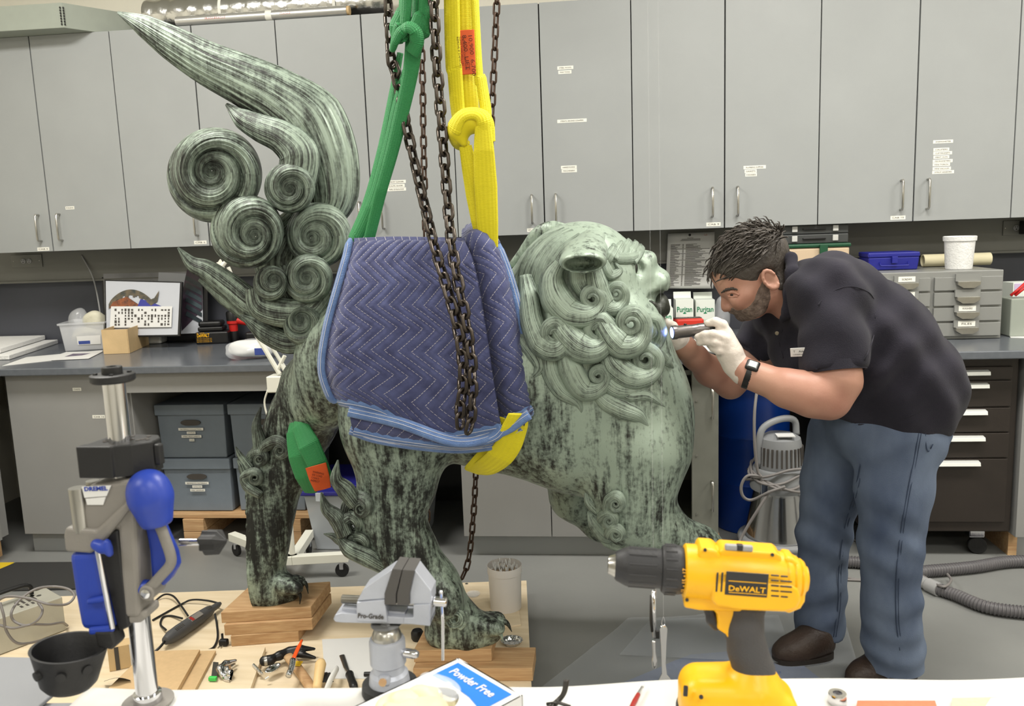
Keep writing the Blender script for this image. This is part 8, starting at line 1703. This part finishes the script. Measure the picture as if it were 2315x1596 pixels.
# tool chest
mat('chest_brown', (48,42,38), .42, .2, var=.08, vscale=8, bump=.05, bscale=250); YC = 3.38; x0, x1 = P(1960, 1000, YC)[0], P(2298, 1000, YC)[0]; zb_ = P(2200, 1210, YC)[2]; zt_ = P(2200, 806, YC)[2]
zb_ = .115; zt_ = .835
e = empty('tool_chest', ((x0+x1)/2, 3.6, 0), 'dark brown rolling tool chest with five white handled drawers', 'tool chest'); G().bb((x0, YC+.012, zb_), (x1, YC+.46, zt_)).build('carcass', 'chest_brown', e, bevel=.004); mat('handle_white', (226,228,224), .35, .3)
edges = [P(2200, y, YC)[2] for y in (828, 860, 921, 978, 1036, 1182)]; hy = [P(2200, y, YC)[2] for y in (843, 872, 932, 991, 1047)]; xe = x1-.028
for i in range(5):
    d = G().bb((x0+.03, YC, edges[i+1]+.003), (xe, YC+.012, edges[i]-.003)).build('drawer', 'chest_brown', e, bevel=.002); xr = P([2231, 2230, 2229, 2227, 2219][i], 900, YC)[0]; xl = x0+.02
    poly = [(YC, hy[i]+.012), (YC-.022, hy[i]+.008), (YC-.026, hy[i]-.006), (YC-.022, hy[i]-.008), (YC, hy[i]-.002)]; G().add([(xl, y, z) for y, z in poly]+[(xr, y, z) for y, z in poly], [tuple(range(5)), tuple(range(9, 4, -1))]+[(k, (k+1) % 5, (k+1) % 5+5, k+5) for k in range(5)]).build('handle', 'handle_white', d, bevel=.001)
for xx in (x0+.07, x1-.11):
    for yy in (YC+.07, YC+.40): o = G().box((xx, yy, .095), (.06, .05, .036)).build('caster_bracket', 'chrome', e, bevel=.004); G().lathe([(.033, -.013), (.036, -.01), (.036, .01), (.033, .013)], 26, (xx+.012, yy, .037), (.25, 1, 0)).build('caster_wheel', 'rubber', o, smooth=True)
tag(G().bb((x1+.012, YC-.01, .10), (x1+.05, 4.08, .838)).build('end_panel', 'laminate_low', bevel=.001), kind='structure').name = 'trim_5'
tag(G().bb((x1+.014, YC+.05, .0), (x1+.048, 4.0, .099)).build('trim_6', 'wood'), kind='structure')
# hoses and floor cables
mat('hose_grey', (92,90,92), .4, var=.05, vscale=20)
def hose(pts, r, label, name='vacuum_hose'):
    path = smoothpath(pts, 900); L = np.concatenate([[0], np.cumsum(np.linalg.norm(np.diff(path, axis=0), axis=1))]); n = int(L[-1]/.0028); pp = np.stack([np.interp(np.linspace(0, L[-1], n), L, path[:, j]) for j in range(3)], 1)
    return tag(G().tube(pp, [r*(1.0 if i % 4 in (0, 1) else .88) for i in range(n)], 16).build(name, 'hose_grey', smooth=True), label, 'hose', 'corrugated vacuum hoses')
rH = .024
hose([PZ(1880, 1270, rH), PZ(1945, 1272, rH), PZ(2060, 1292, rH), PZ(2110, 1290, rH), PZ(2200, 1282, rH), PZ(2280, 1270, rH), PZ(2380, 1268, rH)], rH, 'corrugated grey hose running behind the legs to the right edge')
hose([PZ(2120, 1332, rH), PZ(2160, 1345, rH), PZ(2230, 1372, rH), PZ(2315, 1384, rH), PZ(2400, 1388, rH)], rH*.95, 'corrugated grey hose ending in a pale cuff on the floor')
e = empty('hose_cuff', PZ(2105, 1325, .02), 'pale grey plastic hose cuff on the floor behind the legs', 'cuff'); a_, b2 = PZ(2078, 1312, rH), PZ(2124, 1334, rH); L_ = np.linalg.norm(b2-a_); G().lathe([(.020, 0), (.022, .004), (.022, L_*.4), (.026, L_*.45), (.026, L_)], 24, a_, b2-a_).build('sleeve', 'grey_plastic', e, smooth=True)
cord('floor_cable', [PZ(1900, 1310, .006), PZ(1950, 1312, .006), PZ(2010, 1316, .006), PZ(2075, 1300, .02), PZ(2110, 1318, .04), PZ(2135, 1326, .05), PZ(2150, 1312, .04), PZ(2142, 1298, .03)], .005, 'cable_grey', 'thin grey cable looping over the hose cuff')
cord('floor_cable', [PZ(1900, 1212, .006), PZ(1930, 1220, .006), PZ(1965, 1240, .006), PZ(1990, 1250, .006), PZ(2040, 1258, .006)], .005, 'cable_grey', 'thin grey cable on the floor behind the knees')
cord('floor_cable', [PZ(1905, 1304, .006), PZ(1960, 1312, .006), PZ(2040, 1310, .006), PZ(2080, 1304, .01)], .004, 'cable_grey', 'second thin cable on the floor between the legs')
# plastic sheets on the floor in front of the man
def film(name, pts, m, label, amp=.008, z=.004, seed=1):
    q4 = [PZ(x, y, z) for x, y in pts]; n = 40; g = G(); Pt = np.zeros((n, n, 3)); r_ = np.random.RandomState(seed); k = r_.normal(0, 14, (7, 2)); ph = r_.rand(7)*6
    for i in range(n):
        for j in range(n):
            u, v = i/(n-1), j/(n-1); p = (q4[0]*(1-u)+q4[1]*u)*(1-v)+(q4[3]*(1-u)+q4[2]*u)*v; w_ = sum(math.sin(p[0]*k[t][0]+p[1]*k[t][1]+ph[t]) for t in range(7))/7; Pt[i, j] = p+V(0, 0, amp*max(0, w_)*2.2)
    return tag(g.grid(Pt).build(name, m, smooth=2), label, 'plastic sheet')
mat('poly_film', (190,196,202), .28, alpha=.30, spec=.8, bump=.3, bscale=10); mat('tarp_blue', (104,116,150), .45, rgb2=(122,134,164), vscale=8, bump=.4, bscale=25)
film('blue_tarp', ((1330, 1575), (1900, 1570), (1760, 1462), (1560, 1480)), 'tarp_blue', 'blue plastic tarp on the floor behind the table edge', .003, .002, 2)
film('plastic_sheet', ((1215, 1560), (1960, 1570), (1900, 1370), (1420, 1400)), 'poly_film', 'clear crumpled plastic sheet on the floor by the man', .012, .006, 3)
film('plastic_sheet', ((1400, 1480), (1800, 1500), (1760, 1390), (1470, 1400)), 'poly_film', 'clear folded plastic layer behind the drill', .018, .012, 5)
